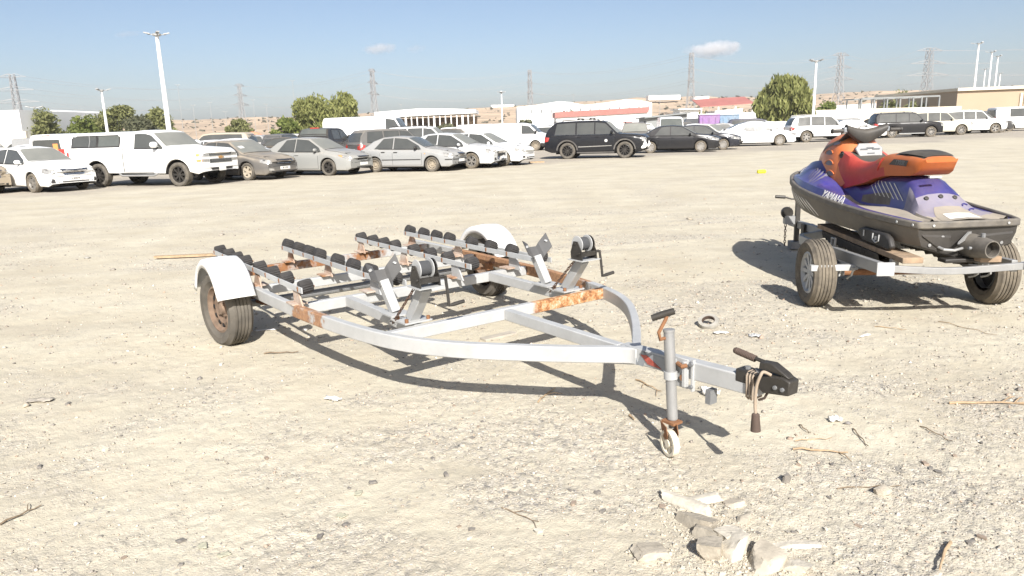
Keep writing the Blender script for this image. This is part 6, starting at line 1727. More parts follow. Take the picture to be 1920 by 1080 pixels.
c = Car('off_roader', 'white off-roader with chunky rear wheel just left of the jet ski handlebar', WHITE, suv_spec(4.75, 1.84, 1.84, 2.75, .93, .385, hood=1.14, belt=1.12, low=.36, rs=.34), 'suv', FR, .10)
dress_suv(c, 'spoke6', 'alloy', rails='chrome', boards='dark'); c.place(23.65, 51.5, -3)
c = Car('off_roader', 'black boxy off-roader with silver alloys behind the jet ski handlebar', BLACK, suv_spec(4.90, 1.88, 1.87, 2.78, .85, .385, hood=1.16, belt=1.12, tumble=.2), 'suv', FR, .10)
dress_suv(c, 'spoke10', 'alloy', boards='galv_bright', rails='dark', quarter=True); c.place(32.0, 55.8, -8)
c = Car('off_roader', 'cream and beige boxy off-roader between the black one and the white one', (0.56, 0.53, 0.43), suv_spec(4.90, 1.88, 1.87, 2.78, .85, .385, hood=1.16, belt=1.12, tumble=.2), 'suv', FR, .30)
dress_suv(c, 'spoke8', 'alloy', rails='chrome'); c.place(36.0, 58.6, -8)
c = Car('off_roader', 'large white off-roader second from the right edge of the row', WHITE, suv_spec(4.95, 1.97, 1.90, 2.85, .92, .39, hood=1.2, belt=1.16), 'suv', FR, .08)
dress_suv(c, 'spoke5', 'alloy', rails='chrome'); c.place(40.2, 60.9, -8)
c = Car('crossover_car', 'dark grey crossover nose showing right of the large white off-roader', (0.035, 0.037, 0.04), suv_spec(4.55, 1.82, 1.62, 2.65, .9, .35, hood=1.02, belt=1.0, nose=.86, low=.24), 'car', FR, .3)
dress_suv(c, 'spoke10', 'alloy'); c.place(41.7, 62.3, -8)
# white off-roader in the row behind
c = Car('saloon_car', 'silver saloon glimpsed behind the jet ski handlebar between two off-roaders', (0.5, 0.5, 0.49), sedan_spec(4.7, 1.8, 1.46, 2.7), 'car', FR, .15)
dress_sedan(c, 'spoke8', 'alloy'); c.place(27.5, 55.4, -8)

# ---- long white pickup with canopy
M['gold'] = simple('gold_badge', (0.45, 0.26, 0.10), 0.4, 0.4)
def pickup():
    wb = 3.42; xf = wb / 2 + .98; xr = xf - 5.70
    sp = dict(xf=xf, xr=xr, W=2.0, wb=wb, R=.405, gap=.10, fround=.08, rround=.04, fb=.10, rb=.02, tumble=.24, cowl=xf - 1.42, wt=xf - 2.02,
              top=[(xr, 1.26), (xr + .02, 1.34), (-.46, 1.34), (-.44, 1.70), (-.34, 1.86), (.1, 1.90), (xf - 2.28, 1.89), (xf - 2.02, 1.83), (xf - 1.40, 1.32), (xf - .9, 1.29), (xf - .18, 1.24), (xf - .05, 1.17), (xf, 1.08)],
              belt=[(xr, 1.24), (-.5, 1.27), (xf - 1.4, 1.24), (xf - .5, 1.16), (xf - .06, 1.08), (xf, 1.0)],
              low=[(xr, .62), (xr + .4, .50), (-wb / 2 + .5, .47), (wb / 2 - .5, .44), (wb / 2 + .48, .47), (xf - .2, .40), (xf, .47)], tw=.03)
    c = Car('pickup_truck', 'long white single-cab pickup with matching canopy, off-road tyres and twin black grilles', WHITE, sp, 'pickup', FR, .07)
    cw, wt = sp['cowl'], sp['wt']
    c.sheet(cw - .03, wt + .03, 0, 0, 'windscreen', M['wscreen'], inset=.05)
    c.windows_side([(-.02, cw - .12, -.02, wt + .46)], M['glass'], drop=.13, sill=.02)
    for sg in (-1, 1):
        c.door(-.06, cw - .02, sg, z0=.56, hx=.10)
        c.put(c.side([(-.515, .52), (-.48, .52)], [(-.515, 1.33), (-.48, 1.33)], sg, 1, 8, .003), 'bed_gap', M['seam'])
        MB().tube([(-.75, sg * .97, .46), (-.62, sg * 1.0, .38), (.75, sg * 1.0, .38), (.95, sg * .96, .46)], .035, 8).build('side_step', M['galv'], c.root)
    for sg in (-1, 1): c.put(c.side([(-.75, .45), (.75, .45)], [(-.75, .50), (.75, .50)], sg, 6, 1, .012), 'sill_trim', M['galv_bright'])
    c.mirror(cw - .30, 'paint', 1.55, .16)
    c.wheels('spoke8', 'alloy_black', 'tyre_worn', .29, treads=4)
    for sg in (-1, 1):
        for z0, z1 in ((.975, 1.065), (.80, .885)):
            c.put(c.corner([(-.02, z0), (.40, z0)], [(-.02, z1), (.40, z1)], .55, 1, sg, 6, 2, .008), 'headlamp', M['lamp'])
            c.put(c.corner([(.24, z0 + .01), (.38, z0 + .01)], [(.24, z1 - .01), (.38, z1 - .01)], .55, 1, sg, 3, 1, .012), 'indicator', M['amber'])
    for z0, z1 in ((.985, 1.065), (.755, .875)):
        c.put(c.end([(-.58, z0 - .012), (.58, z0 - .012)], [(-.58, z1 + .012), (.58, z1 + .012)], 1, 8, 2, .012), 'grille_frame', M['chrome'])
        g = c.put(c.end([(-.56, z0), (.56, z0)], [(-.56, z1), (.56, z1)], 1, 8, 2, .018), 'grille', M['dark'])
        for k in range(3):
            z = z0 + (z1 - z0) * (k + .5) / 3
            c.put(c.end([(-.55, z - .006), (.55, z - .006)], [(-.55, z + .006), (.55, z + .006)], 1, 8, 1, .026), 'grille_bar', M['steelgrey'], g)
    p = c.cast((9, 0, .93), (-1, 0, 0), .02)
    MB().prism([(-.13, -.018), (-.05, -.018), (-.045, -.05), (.045, -.05), (.05, -.018), (.13, -.018), (.13, .018), (.05, .018), (.045, .05), (-.045, .05), (-.05, .018), (-.13, .018)], p, (0, 1, 0), (0, 0, 1), (.02, 0, 0)).build('cross_emblem', M['gold'], c.root)
    c.put(c.end([(-.86, .60), (.86, .60)], [(-.88, .74), (.88, .74)], 1, 10, 2, .02), 'bumper', M['white'])
    c.intake([(-.48, .48), (.48, .48)], [(-.60, .60), (.60, .60)], off=.022); c.plate(1, .55, .34, .15, x_off=.04)
    for sg in (-1, 1):
        c.put(c.side([(xr + .02, .84), (xr + .17, .86)], [(xr + .02, 1.20), (xr + .12, 1.20)], sg, 3, 3, .010), 'tail_lamp', M['red'])
    # canopy over the bed
    k = MB(); rows = []
    for x, ins, zz in ((xr + .03, .0, 0), (xr + .16, .0, .54), (xr + .24, .0, .575), (-1.2, 0, .60), (-.62, 0, .60), (-.555, 0, .57), (-.55, .0, 0)):
        pass
    x0, x1 = xr + .06, -.60
    xs = [x0, x0 + .05, x0 + .14, x0 + .3, -2.6, -1.6, -.9, x1]
    zt = [1.34, 1.60, 1.80, 1.845, 1.865, 1.87, 1.87, 1.85]
    for x, z in zip(xs, zt):
        h = [(.945, 1.285), (.94, 1.30), (.92 - .17 * (z - 1.34) / .57 * .55, 1.34 + (z - 1.34) * .5), (.86 - .03, z - .10 * (z - 1.3) / .6), (.78, z - .03 * (z - 1.3) / .6), (.4, z + .005), (0, z + .012)]
        rows.append([(x, y, zz) for y, zz in h] + [(x, -y, zz) for y, zz in h[::-1][1:]])
    mb = MB().grid(rows); mb.add(rows[0], [tuple(range(len(rows[0])))]); mb.add(rows[-1], [tuple(range(len(rows[0])))])
    cap = c.own(mb.build('canopy', M['paint'], c.root, smooth=40))
    old = c.bv; c.bv = BVHTree.FromObject(cap, bpy.context.evaluated_depsgraph_get())
    for sg in (-1, 1):
        for a, b in ((-1.62, -.66), (-2.78, -1.66)):
            c.put(c.side([(a - .02, 1.345), (b + .02, 1.345)], [(a - .02, 1.77), (b + .02, 1.77)], sg, 8, 4, .004), 'window_frame', M['dark'], cap)
            w = c.put(c.side([(a + .03, 1.385), (b - .03, 1.385)], [(a + .03, 1.74), (b - .03, 1.74)], sg, 8, 4, .008), 'canopy_window', M['wscreen_clear'] if a > -2 else M['glass'], cap)
        c.put(c.side([(-2.0, 1.37), (-1.97, 1.37)], [(-2.0, 1.77), (-1.97, 1.77)], sg, 1, 4, .012), 'window_bar', M['galv'], cap)
    c.put(c.end([(-.70, 1.38), (.70, 1.38)], [(-.62, 1.74), (.62, 1.74)], -1, 8, 3, .01), 'rear_window', M['glass'], cap)
    c.bv = old
    c.place(-11.12, 24.85, -17.5)
pickup()

# ---- vans
def van_spec(L=5.3, W=1.98, H=2.2, wb=3.2, fo=.9, hood=1.22, belt=1.22, low=.28, wt=None, R_=.34, **k):
    xf = wb / 2 + fo; xr = xf - L; cowl = xf - .72; wt = wt if wt is not None else cowl - .62
    top = [(xr, H - .35), (xr + .02, H - .12), (xr + .10, H - .02), (xr + 1.2, H), (wt - .6, H), (wt, H - .10), (cowl, hood + .05), (xf - .3, hood - .08), (xf - .06, hood - .28), (xf, hood - .40)]
    bl = [(xr, belt), (0, belt), (cowl, belt - .02), (xf - .3, hood - .16), (xf, hood - .48)]
    lo = [(xr, low + .1), (xr + .3, low), (xf - .2, low), (xf, low + .06)]
    d = dict(xf=xf, xr=xr, W=W, wb=wb, R=R_, top=top, belt=bl, low=lo, cowl=cowl, wt=wt, tumble=.12, gap=.06, fround=.14, rround=.03, rb=.02, fb=.16, H=H, nose=hood - .3, beltz=belt, rs=.05)
    d.update(k); return d
def dress_van(c, side_windows=(), rear=True, style='steel', rim='alloy'):
    q = c.sp; cw, wt = q['cowl'], q['wt']
    c.sheet(cw - .03, wt + .03, 0, 0, 'windscreen', M['wscreen_clear'], inset=.05)
    B = wt - .55
    c.windows_side([(B, cw - .10, B, wt + .45)] , M['glass'], drop=.16, sill=.02)
    for a, b in side_windows: c.windows_side([(a, b, a, b)], M['glass'], drop=.16, sill=.04)
    for sg in (-1, 1): c.door(B - .04, min(cw, q['wb'] / 2 - c.Ra - .04) if q['wb'] / 2 - c.Ra > B + .4 else cw - .1, sg, handle='dark', z0=c.low(0) + .12)
    c.mirror(cw - .12, 'dark', 1.3, .16); c.wheels(style, rim, 'tyre', .22)
    n = q['nose']; c.head([(.02, n - .12), (.34, n - .05)], [(.02, n + .04), (.34, n + .16)])
    c.tail([(-.02, .9), (.2, .9)], [(-.02, 1.3), (.2, 1.3)], .6)
    if rear: c.put(c.end([(-.70, q['beltz'] + .02), (.70, q['beltz'] + .02)], [(-.64, q['H'] - .24), (.64, q['H'] - .24)], -1, 8, 3, .008), 'rear_window', M['glass'])
    c.plate(-1, .8); c.plate(1, .45)
    return c
BK = 'cars and vans standing behind the front rows'
c = Car('minibus', 'white van seen from behind at the far left, orange notice in its rear window', WHITE, van_spec(4.9, 1.90, 1.93, 2.9, .9, hood=1.1, belt=1.10), 'van', BK, .08)
dress_van(c)
c.put(c.end([(-.55, 1.22), (-.32, 1.22)], [(-.55, 1.52), (-.32, 1.52)], -1, 2, 2, .014), 'orange_notice', M['amber'])
c.put(c.end([(-.2, 1.83), (.2, 1.83)], [(-.2, 1.87), (.2, 1.87)], -1, 4, 1, .012), 'brake_lamp', M['red'])
_p = ony(84, 250, 31.2); c.at(_p.x + .5, 33.6, 80)
c = Car('delivery_van', 'small white delivery van with dark sill behind the tail of the black sports utility car', WHITE, van_spec(4.75, 1.86, 1.92, 2.9, .92, hood=1.18, belt=1.16, wt=None, clad=.62), 'van', BK, .08)
dress_van(c, rear=False, rim='steel_rim'); c.place(1.95, 51.5, -14)
c = Car('delivery_van', 'tall white high-roof van towering behind the black pickup and grey people carrier', WHITE, van_spec(5.9, 2.05, 2.55, 3.6, .95, hood=1.35, belt=1.30), 'van', BK, .06)
dress_van(c, rear=False); c.place(ony(755, 250, 44).x - .3, 45.5, -6)

def crew_pickup():
    wb = 3.6; xf = wb / 2 + .98; xr = xf - 5.85
    sp = dict(xf=xf, xr=xr, W=2.0, wb=wb, R=.40, gap=.09, fround=.08, rround=.04, fb=.1, rb=.02, tumble=.24, cowl=xf - 1.42, wt=xf - 2.02,
              top=[(xr, 1.22), (xr + .02, 1.32), (-1.28, 1.32), (-1.22, 1.60), (-1.0, 1.86), (-.6, 1.90), (xf - 2.28, 1.89), (xf - 2.02, 1.83), (xf - 1.4, 1.32), (xf - .18, 1.24), (xf - .05, 1.17), (xf, 1.08)],
              belt=[(xr, 1.22), (-1.2, 1.27), (xf - 1.4, 1.24), (xf - .5, 1.16), (xf, 1.0)], low=[(xr, .6), (xr + .4, .48), (xf - .2, .40), (xf, .47)], tw=.03, beltz=1.3, H=1.9, nose=1.1)
    c = Car('pickup_truck', 'black crew-cab pickup seen from behind with red roof brake lamp and right tail lamp', BLACK, sp, 'pickup', BK, .18)
    c.sheet(-1.24, -1.00, 0, 0, 'rear_window', M['wscreen_clear'], inset=.10)
    c.sheet(sp['cowl'] - .03, sp['wt'] + .03, 0, 0, 'windscreen', M['wscreen'])
    c.windows_side([(.25, sp['cowl'] - .12, .25, sp['wt'] + .46), (-.72, .17, -.72, .17)], M['glass'], drop=.13, sill=.02)
    for sg in (-1, 1):
        c.put(c.corner([(-.02, .82), (.38, .82)], [(-.02, 1.22), (.38, 1.22)], .55, -1, sg, 4, 3, .012), 'tail_lamp', M['red'])
        c.put(c.corner([(.06, .98), (.3, .98)], [(.06, 1.06), (.3, 1.06)], .55, -1, sg, 4, 1, .016), 'reversing_lamp', M['lamp'])
        c.door(.21, sp['cowl'] - .02, sg, z0=.56); c.door(-.80, .198, sg, z0=.56)
    MB().box((-.93, 0, 1.90), (.10, .50, .05)).build('brake_lamp', M['red'], c.root)
    c.put(c.end([(-.78, .66), (.78, .66)], [(-.78, 1.27), (.78, 1.27)], -1, 6, 3, .006), 'tailgate', M['paint'])
    MB().box((xr - .06, 0, .58), (.16, 1.86, .16)).build('rear_bumper', M['chrome'], c.root, bevel=.02)
    c.mirror(sp['cowl'] - .3, 'dark', 1.5, .16); c.wheels('spoke6', 'alloy', 'tyre', .27); c.plate(-1, .75)
    a = ony(612, 255, 38.0); c.at(a.x - .75, 40.4, 78)
crew_pickup()
c = Car('people_carrier', 'grey estate with sloping tail and red tail lamp between black pickup and silver saloon', (0.085, 0.09, 0.095), suv_spec(4.75, 1.84, 1.74, 2.8, .92, .36, hood=1.05, belt=1.06, nose=.9, low=.24, rs=.30), 'car', BK, .5)
dress_suv(c, 'spoke8', 'alloy'); a = ony(716, 262, 37.5); c.at(a.x + .5, 38.6, 38)
c = Car('sports_utility_car', 'grey sports utility car nose-on behind the bonnet of the black sports utility car', (0.09, 0.092, 0.095), suv_spec(4.7, 1.86, 1.72, 2.75, .92, .36, hood=1.08, belt=1.05, nose=.92, low=.25), 'suv', BK, .45)
dress_suv(c, 'spoke8', 'alloy', rails='dark'); c.at(ony(1198, 240, 47).x, 48.5, -100)
c = Car('delivery_van', 'white minibus front-on behind the black saloon with wide grey windscreen', WHITE, van_spec(4.9, 1.90, 2.05, 2.9, .9, hood=1.12, belt=1.10), 'van', BK, .08)
dress_van(c); c.at(ony(1268, 232, 52).x, 54, -98)
c = Car('saloon_car', 'cream dusty saloon facing the camera behind the navy saloon', (0.62, 0.60, 0.54), sedan_spec(4.6, 1.78, 1.48, 2.65), 'car', BK, .4)
dress_sedan(c, 'spoke8', 'alloy'); c.at(ony(1335, 240, 50).x, 51, -40)
c = Car('saloon_car', 'white saloon behind the cream one with rounded roof', WHITE, sedan_spec(4.6, 1.78, 1.5, 2.65), 'car', BK, .1)
dress_sedan(c, 'spoke8', 'alloy'); c.at(ony(1318, 232, 56).x, 57, -20)
c = Car('sports_utility_car', 'dark navy sports utility car with white patch behind the white fastback', BLUE, suv_spec(4.8, 1.9, 1.78, 2.8), 'suv', BK, .3)
dress_suv(c, 'spoke8', 'alloy'); c.at(ony(1420, 225, 64).x, 64, -12)
c = Car('estate_car', 'white small estate with long side window left of the white off-roader tail', WHITE, sedan_spec(4.3, 1.7, 1.5, 2.55, rtop=-1.75, rbase=-2.15, deck=1.0), 'car', BK, .12)
dress_sedan(c, 'spoke8', 'alloy'); c.at(ony(1455, 240, 58).x, 58, -8)
c = Car('off_roader', 'white station wagon with roof rack behind the sporty white saloon', WHITE, suv_spec(4.8, 1.88, 1.85, 2.8), 'suv', BK, .1)
dress_suv(c, 'spoke8', 'alloy', rails='dark'); c.at(ony(800, 243, 43).x, 44, -8)
c = Car('off_roader', 'white wagon with dark side glass between high-roof van and roof-racked wagon', WHITE, suv_spec(4.8, 1.88, 1.8, 2.8), 'suv', BK, .1)
dress_suv(c, 'spoke8', 'alloy'); c.at(ony(765, 243, 50).x, 51, -12)
c = Car('saloon_car', 'white saloon with grey dusty screen behind the pickup bonnet', WHITE, sedan_spec(4.6, 1.78, 1.47, 2.65), 'car', BK, .25)
dress_sedan(c, 'spoke8', 'alloy'); c.at(ony(385, 262, 33).x, 34.5, -22)
c = Car('saloon_car', 'white saloon behind the dark grey one with curved side windows', WHITE, sedan_spec(4.6, 1.78, 1.5, 2.65), 'car', BK, .15)
dress_sedan(c, 'spoke8', 'alloy'); c.at(ony(428, 262, 36).x, 37.5, -25)
c = Car('delivery_van', 'white box-sided van at the right edge with dark side window and yellow-green stripe', WHITE, van_spec(5.2, 1.95, 2.1, 3.1, .9, hood=1.2, belt=1.22), 'van', BK, .08)
dress_van(c, side_windows=[(-1.6, .1)])
c.place(47.5, 65, -6)
c = Car('pickup_truck', 'dark grey cab showing above the white off-roader at the right', DGREY, suv_spec(4.9, 1.88, 1.85, 2.8), 'pickup', BK, .3)
dress_suv(c, 'spoke8', 'alloy'); c.at(ony(1885, 212, 75).x, 76, -5)

# detached white bumper leaning at the nose of the black sports utility car is built with it; wheelie bins
def skip_bin(px, d, w, h, mat, label):
    r = empty('waste_container', (X(px, d), d, 0), R(-8), label, 'container', 'coloured containers behind the cars')
    MB().prism([(-w / 2 + .12, .15), (w / 2 - .12, .15), (w / 2, h), (-w / 2, h)], (0, -.6, 0), (1, 0, 0), (0, 0, 1), (0, 1.3, 0)).build('tub', mat, r, bevel=.04)
    MB().box((0, .05, h + .03), (w + .08, 1.4, .08)).build('rim', mat, r)
    for x in (-w * .3, 0, w * .3): MB().box((x, -.63, h * .55), (.10, .08, h * .7)).build('rib', mat, r)
M['purple'] = simple('purple_plastic', (0.22, 0.10, 0.32), 0.5, var=.15, dust=.25); M['bluebin'] = simple('blue_container_paint', (0.12, 0.24, 0.38), 0.5, var=.2, dust=.3)
skip_bin(1329, 74, 2.0, 2.25, M['purple'], 'purple container piled behind the saloons, beside the blue one')
skip_bin(1366, 74, 1.9, 2.2, M['bluebin'], 'blue container right of the purple one behind the saloons')
# orange tarpaulined heap far away at the left
tm = MB()
P = []
for i in range(9):
    t = i / 8 * math.pi
    P.append([(2.0 * math.cos(q) * math.sin(t * .5) * (1 + .12 * math.sin(3 * q)), 1.2 * math.sin(q) * math.sin(t * .5), 1.9 * math.cos(t * .5) * (1 + .1 * math.sin(2 * q))) for q in np.linspace(0, 2 * math.pi, 17)[:-1]])
o = tm.grid(P, wrap=True).build('tarpaulin', simple('orange_tarpaulin', (0.50, 0.17, 0.09), 0.7, var=.2, dust=.2), None, smooth=60); o.location = (X(471, 88), 88, 0)
tag(o, 'faded orange tarpaulin over a heap among the far left cars', 'tarpaulin')

# ---- the many cars of the far rows
far_t = []
for sp, cat, nm in ((sedan_spec(), 'car', 'saloon_car'), (sedan_spec(4.3, 1.7, 1.5, 2.55, rtop=-1.7, rbase=-2.1), 'car', 'hatchback_car'), (suv_spec(), 'suv', 'off_roader'), (suv_spec(4.6, 1.84, 1.68, 2.7, .9, .36, hood=1.05, belt=1.03, nose=.9, low=.25, rs=.4), 'suv', 'crossover_car'), (van_spec(4.9, 1.88, 2.0, 2.9), 'van', 'delivery_van')):
    c = Car(nm, 'x', WHITE, sp, cat, 'cars parked in the far rows', .35); q = sp
    c.sheet(q['cowl'] - .05, q['wt'] + .03, 0, 0, 'windscreen', M['wscreen'], n=3, m=4)
    if 'rt' in q:
        c.sheet(q['rb'] + .05, q['rt'] - .02, 0, 0, 'rear_window', M['glass'], n=3, m=4); c.windows_side([(q['rt'] - .25, q['cowl'] - .14, q['rt'] + .1, q['wt'] + .5)], M['glass'], trim=False)
    elif cat == 'suv':
        c.windows_side([(q['xr'] + .35, q['cowl'] - .14, q['xr'] + .45, q['wt'] + .44)], M['glass'], trim=False, drop=.115)
        c.put(c.end([(-.72, q['beltz'] + .07), (.72, q['beltz'] + .07)], [(-.62, q['H'] - .17), (.62, q['H'] - .17)], -1, 4, 2, .008), 'rear_window', M['glass'])
    else: c.windows_side([(q['wt'] - .55, q['cowl'] - .1, q['wt'] - .55, q['wt'] + .45)], M['glass'], trim=False, drop=.16)
    for wx in c.wx:
        for sg in (-1, 1):
            pr = [(.001, -.09), (.2, -.1), (.31, -.1), (.325, -.05), (.325, .05), (.31, .1), (.2, .1), (.001, .09)]
            MB().lathe(pr, (wx, sg * (sp['W'] / 2 - .13), .32), (0, 1, 0), 12).build('wheel', M['tyre'], c.root)
    far_t.append(c)
FARC = [((0.78, .78, .76), 'white'), ((0.78, .78, .76), 'white'), ((0.78, .78, .76), 'white'), ((0.74, .74, .72), 'white'), (SILVER, 'silver'), ((.3, .3, .3), 'grey'), (BLACK, 'black'), (DGREY, 'dark grey'), (BEIGE, 'beige')]
KIND = {'saloon_car': 'saloon', 'hatchback_car': 'hatchback', 'off_roader': 'off-roader', 'crossover_car': 'crossover', 'delivery_van': 'van'}
used_t = set()
def far_car(x, y, deg):
    i = random.choices(range(5), (5, 3, 3, 3, 1))[0]; c = far_t[i]; col, cn = random.choice(FARC)
    root = c.root if i not in used_t else copy_tree(c.root)
    used_t.add(i)
    root.location = (x, y, 0); root.rotation_euler = (0, 0, R(deg))
    side_ = 'left of the pavilion' if x < -0.18 * y else ('behind the black cars' if x < .38 * y else 'below the steel frame')
    k = KIND[c.root.name.split('.')[0]]
    tag(root, f'{cn} {k} among the packed far rows {side_}', None, f'{cn} {k}s packed in the far rows {side_}')
    for ch in root.children:
        if ch.name.startswith('body'): ch.color = (*col, 1); ch['dustiness'] = random.uniform(.15, .5)
taken = [(o.location.x, o.location.y) for o in COL.objects if o.parent is None and o.get('category') in ('car', 'suv', 'van', 'pickup') and o.location.y > 25]
for d, step in ((41, 3.2), (46, 3.0), (52, 3.0), (59, 3.1), (66, 3.2), (74, 3.2), (83, 3.4), (93, 3.6)):
    x = -0.73 * d
    while x < .66 * d:
        x += step * random.uniform(.9, 1.5); y = d + random.uniform(-.8, .8) + .18 * x
        if y < 38 or y > 88: continue
        if y < np.interp(x, [-40, -26, -20, -8, 4, 20, 50], [38, 42, 48, 49, 54, 62, 84]): continue
        if any(abs(x - a) < 3.4 and abs(y - b) < 4.2 for a, b in taken): continue
        taken.append((x, y))
        far_car(x, y, random.choice((-8, -12, 172, 168, -60, 80)) + random.uniform(-6, 6))
# ================================================================== LITTER, STONES, RUBBLE
def gz(x, y): return float(ground_h(np.array([x]), np.array([y]))[0])
def onground(px, py):
    p = onz(px, py); p.z = gz(p.x, p.y); return p
M['concrete'] = simple('broken_concrete', (0.38, 0.34, 0.275), 0.95, var=0.3, scale=9, bump=0.8, bscale=45, spec=0.1)
M['concrete_pale'] = simple('pale_lime_rubble', (0.49, 0.45, 0.375), 0.95, var=0.24, scale=12, bump=0.8, bscale=50, spec=0.1)
def rock(name, c, size, mat, rz=0, rough=.22, seed=None, sink=.36, cuts=2, big=0.0):
    rnd = random.Random(seed)
    bm = bmesh.new(); bmesh.ops.create_cube(bm, size=1.0)
    bmesh.ops.subdivide_edges(bm, edges=bm.edges[:], cuts=cuts, use_grid_fill=True)
    planes = [(Vector((rnd.gauss(0, 1), rnd.gauss(0, 1), rnd.gauss(0, 1))).normalized(), rnd.uniform(.36, .50)) for _ in range(6)] if big else []
    for v in bm.verts:
        for nn, dd in planes:
            e = v.co.dot(nn) - dd
            if e > 0: v.co -= nn * e
        d = v.co.normalized()
        v.co = v.co.lerp(d * .62, 0.0 if big else .35)
        v.co += Vector((rnd.uniform(-1, 1), rnd.uniform(-1, 1), rnd.uniform(-1, 1))) * rough * .28
        v.co.x += .25 * v.co.z * rnd.uniform(.4, 1) * (1 if (seed or 1) % 2 else -1)
        v.co = Vector((v.co.x * size[0], v.co.y * size[1], v.co.z * size[2]))
    me = bpy.data.meshes.new(name); bm.to_mesh(me); bm.free(); me.materials.append(mat)
    me.polygons.foreach_set('use_smooth', [True] * len(me.polygons)); me.set_sharp_from_angle(angle=R(24 if big else 28))
    o = bpy.data.objects.new(name, me); COL.objects.link(o)
    o.location = Vector(c) + Vector((0, 0, size[2] * (.5 - sink))); o.rotation_euler = (rnd.uniform(-.15, .15), rnd.uniform(-.15, .15), rz)
    return o
RUB = 'broken concrete pieces at the bottom right'
for k, (px, py, sz, rz, lab, mat) in enumerate([
    (1286, 948, (.20, .055, .05), 2.35, 'long thin pale slab end, highest piece of the rubble strip', 'concrete_pale'),
    (1318, 938, (.14, .06, .035), 0.05, 'flat pale slab lying right of the highest rubble piece', 'concrete_pale'),
    (1378, 944, (.10, .05, .03), .3, 'small crumbled pale lump right of the flat slab', 'concrete'),
    (1300, 985, (.15, .055, .06), 2.2, 'narrow pale rubble ridge below the highest rubble piece', 'concrete'),
    (1326, 1010, (.13, .06, .055), 2.2, 'grey beige rubble chunk in the middle of the strip', 'concrete'),
    (1366, 1010, (.085, .085, .075), .5, 'squarish pale block, upper of the two bright blocks', 'concrete_pale'),
    (1378, 1038, (.095, .08, .075), .4, 'squarish bright block just below the upper bright block', 'concrete_pale'),
    (1330, 1042, (.09, .075, .08), 1.2, 'rounded block with dark shadow on its left side', 'concrete'),
    (1432, 1062, (.12, .10, .06), .8, 'broad beige slab at the bottom edge of the photo', 'concrete'),
    (1488, 1066, (.11, .055, .05), 2.6, 'sloping pale chunk right of the broad beige slab', 'concrete_pale'),
    (1502, 1022, (.20, .035, .02), .05, 'long thin pale sliver lying flat right of the bright blocks', 'concrete_pale'),
    (1218, 1040, (.11, .075, .045), .2, 'low beige chunk left of the rubble strip', 'concrete'),
    (1475, 903, (.045, .02, .055), .6, 'small dark upright shard above the rubble strip', 'pebble_dark'),
    (1654, 925, (.055, .045, .045), .4, 'rounded beige stone beside the grey grit patch', 'concrete'),
    (1394, 975, (.06, .04, .03), 1.0, 'sandy lump inside the curve of the rubble strip', 'concrete')]):
    if mat == 'pebble_dark': M['pebble_dark'] = simple('dark_stone', (0.13, 0.125, 0.12), 0.9, var=.25, scale=20, dust=.25, bump=.4)
    o = rock('rubble_piece', onground(px, py), tuple(q * 1.15 for q in sz), M[mat], rz, seed=k + 3, cuts=7, rough=.055, big=.5); tag(o, lab, 'rubble', RUB)
# crumbs round the rubble
tones = [simple('stone_dark', (0.115, 0.112, 0.11), 0.9, var=.25, scale=25, dust=.2), simple('stone_grey', (0.22, 0.21, 0.19), 0.9, var=.25, scale=25, dust=.25), simple('stone_brown', (0.22, 0.165, 0.13), 0.9, var=.25, scale=25, dust=.25), simple('stone_pale', (0.52, 0.48, 0.40), 0.9, var=.2, scale=25)]
SL = [('small dark grey stone lying loose on the sand', 'dark grey loose stones'), ('small mid grey stone lying loose on the sand', 'mid grey loose stones'), ('small brown stone lying loose on the sand', 'brown loose stones'), ('small pale stone lying loose on the sand', 'pale loose stones')]
spots = [(520, 628), (415, 684), (325, 785 - 55), (128, 760), (330, 783), (198, 847), (340, 1013), (232, 1045), (884, 996), (812, 857), (836, 893), (885, 820), (1242, 950), (1120, 925), (790, 880), (700, 905), (1075, 945), (950, 935), (1010, 1000), (730, 865), (1745, 880), (1735, 870), (1840, 830), (1628, 872), (1760, 885), (1820, 1020), (1840, 1012), (1610, 985), (600, 1005), (75, 878), (860, 990), (880, 1012), (650, 985), (1290, 790), (500, 860), (1725, 790), (1560, 870), (1500, 710), (1690, 700), (1590, 640), (1310, 655), (960, 860), (915, 870), (1175, 910), (1130, 960), (560, 920)]
pro = []
for k in range(8):
    pro.append(rock('stone', (0, 0, -5), (1, .75, .55), tones[k % 4], 0, .5, seed=40 + k, cuts=1).data)
    bpy.data.objects.remove(bpy.data.objects[COL.objects[-1].name])
for k in range(170):
    if k < len(spots): px, py = spots[k]
    elif k < 120:
        px, py = random.uniform(1180, 1560), random.uniform(880, 1078)
    else: px, py = random.uniform(20, 1900), random.uniform(600, 1070)
    p = onground(px, py); t = random.choices((0, 1, 2, 3), (5, 4, 2, 2))[0] if k < len(spots) or k >= 120 else random.choices((0, 1, 2, 3), (1, 2, 1, 6))[0]
    s = random.uniform(.018, .034) if k < len(spots) else random.uniform(.009, .02)
    o = bpy.data.objects.new('stone', pro[t + (4 if k % 2 else 0)]); COL.objects.link(o); o.scale = (s, s * random.uniform(.8, 1.1), s * random.uniform(.7, 1)); o.rotation_euler = (0, 0, random.uniform(0, 6.28)); o.location = p + Vector((0, 0, s * .12))
    tag(o, SL[t][0], 'stone', SL[t][1])
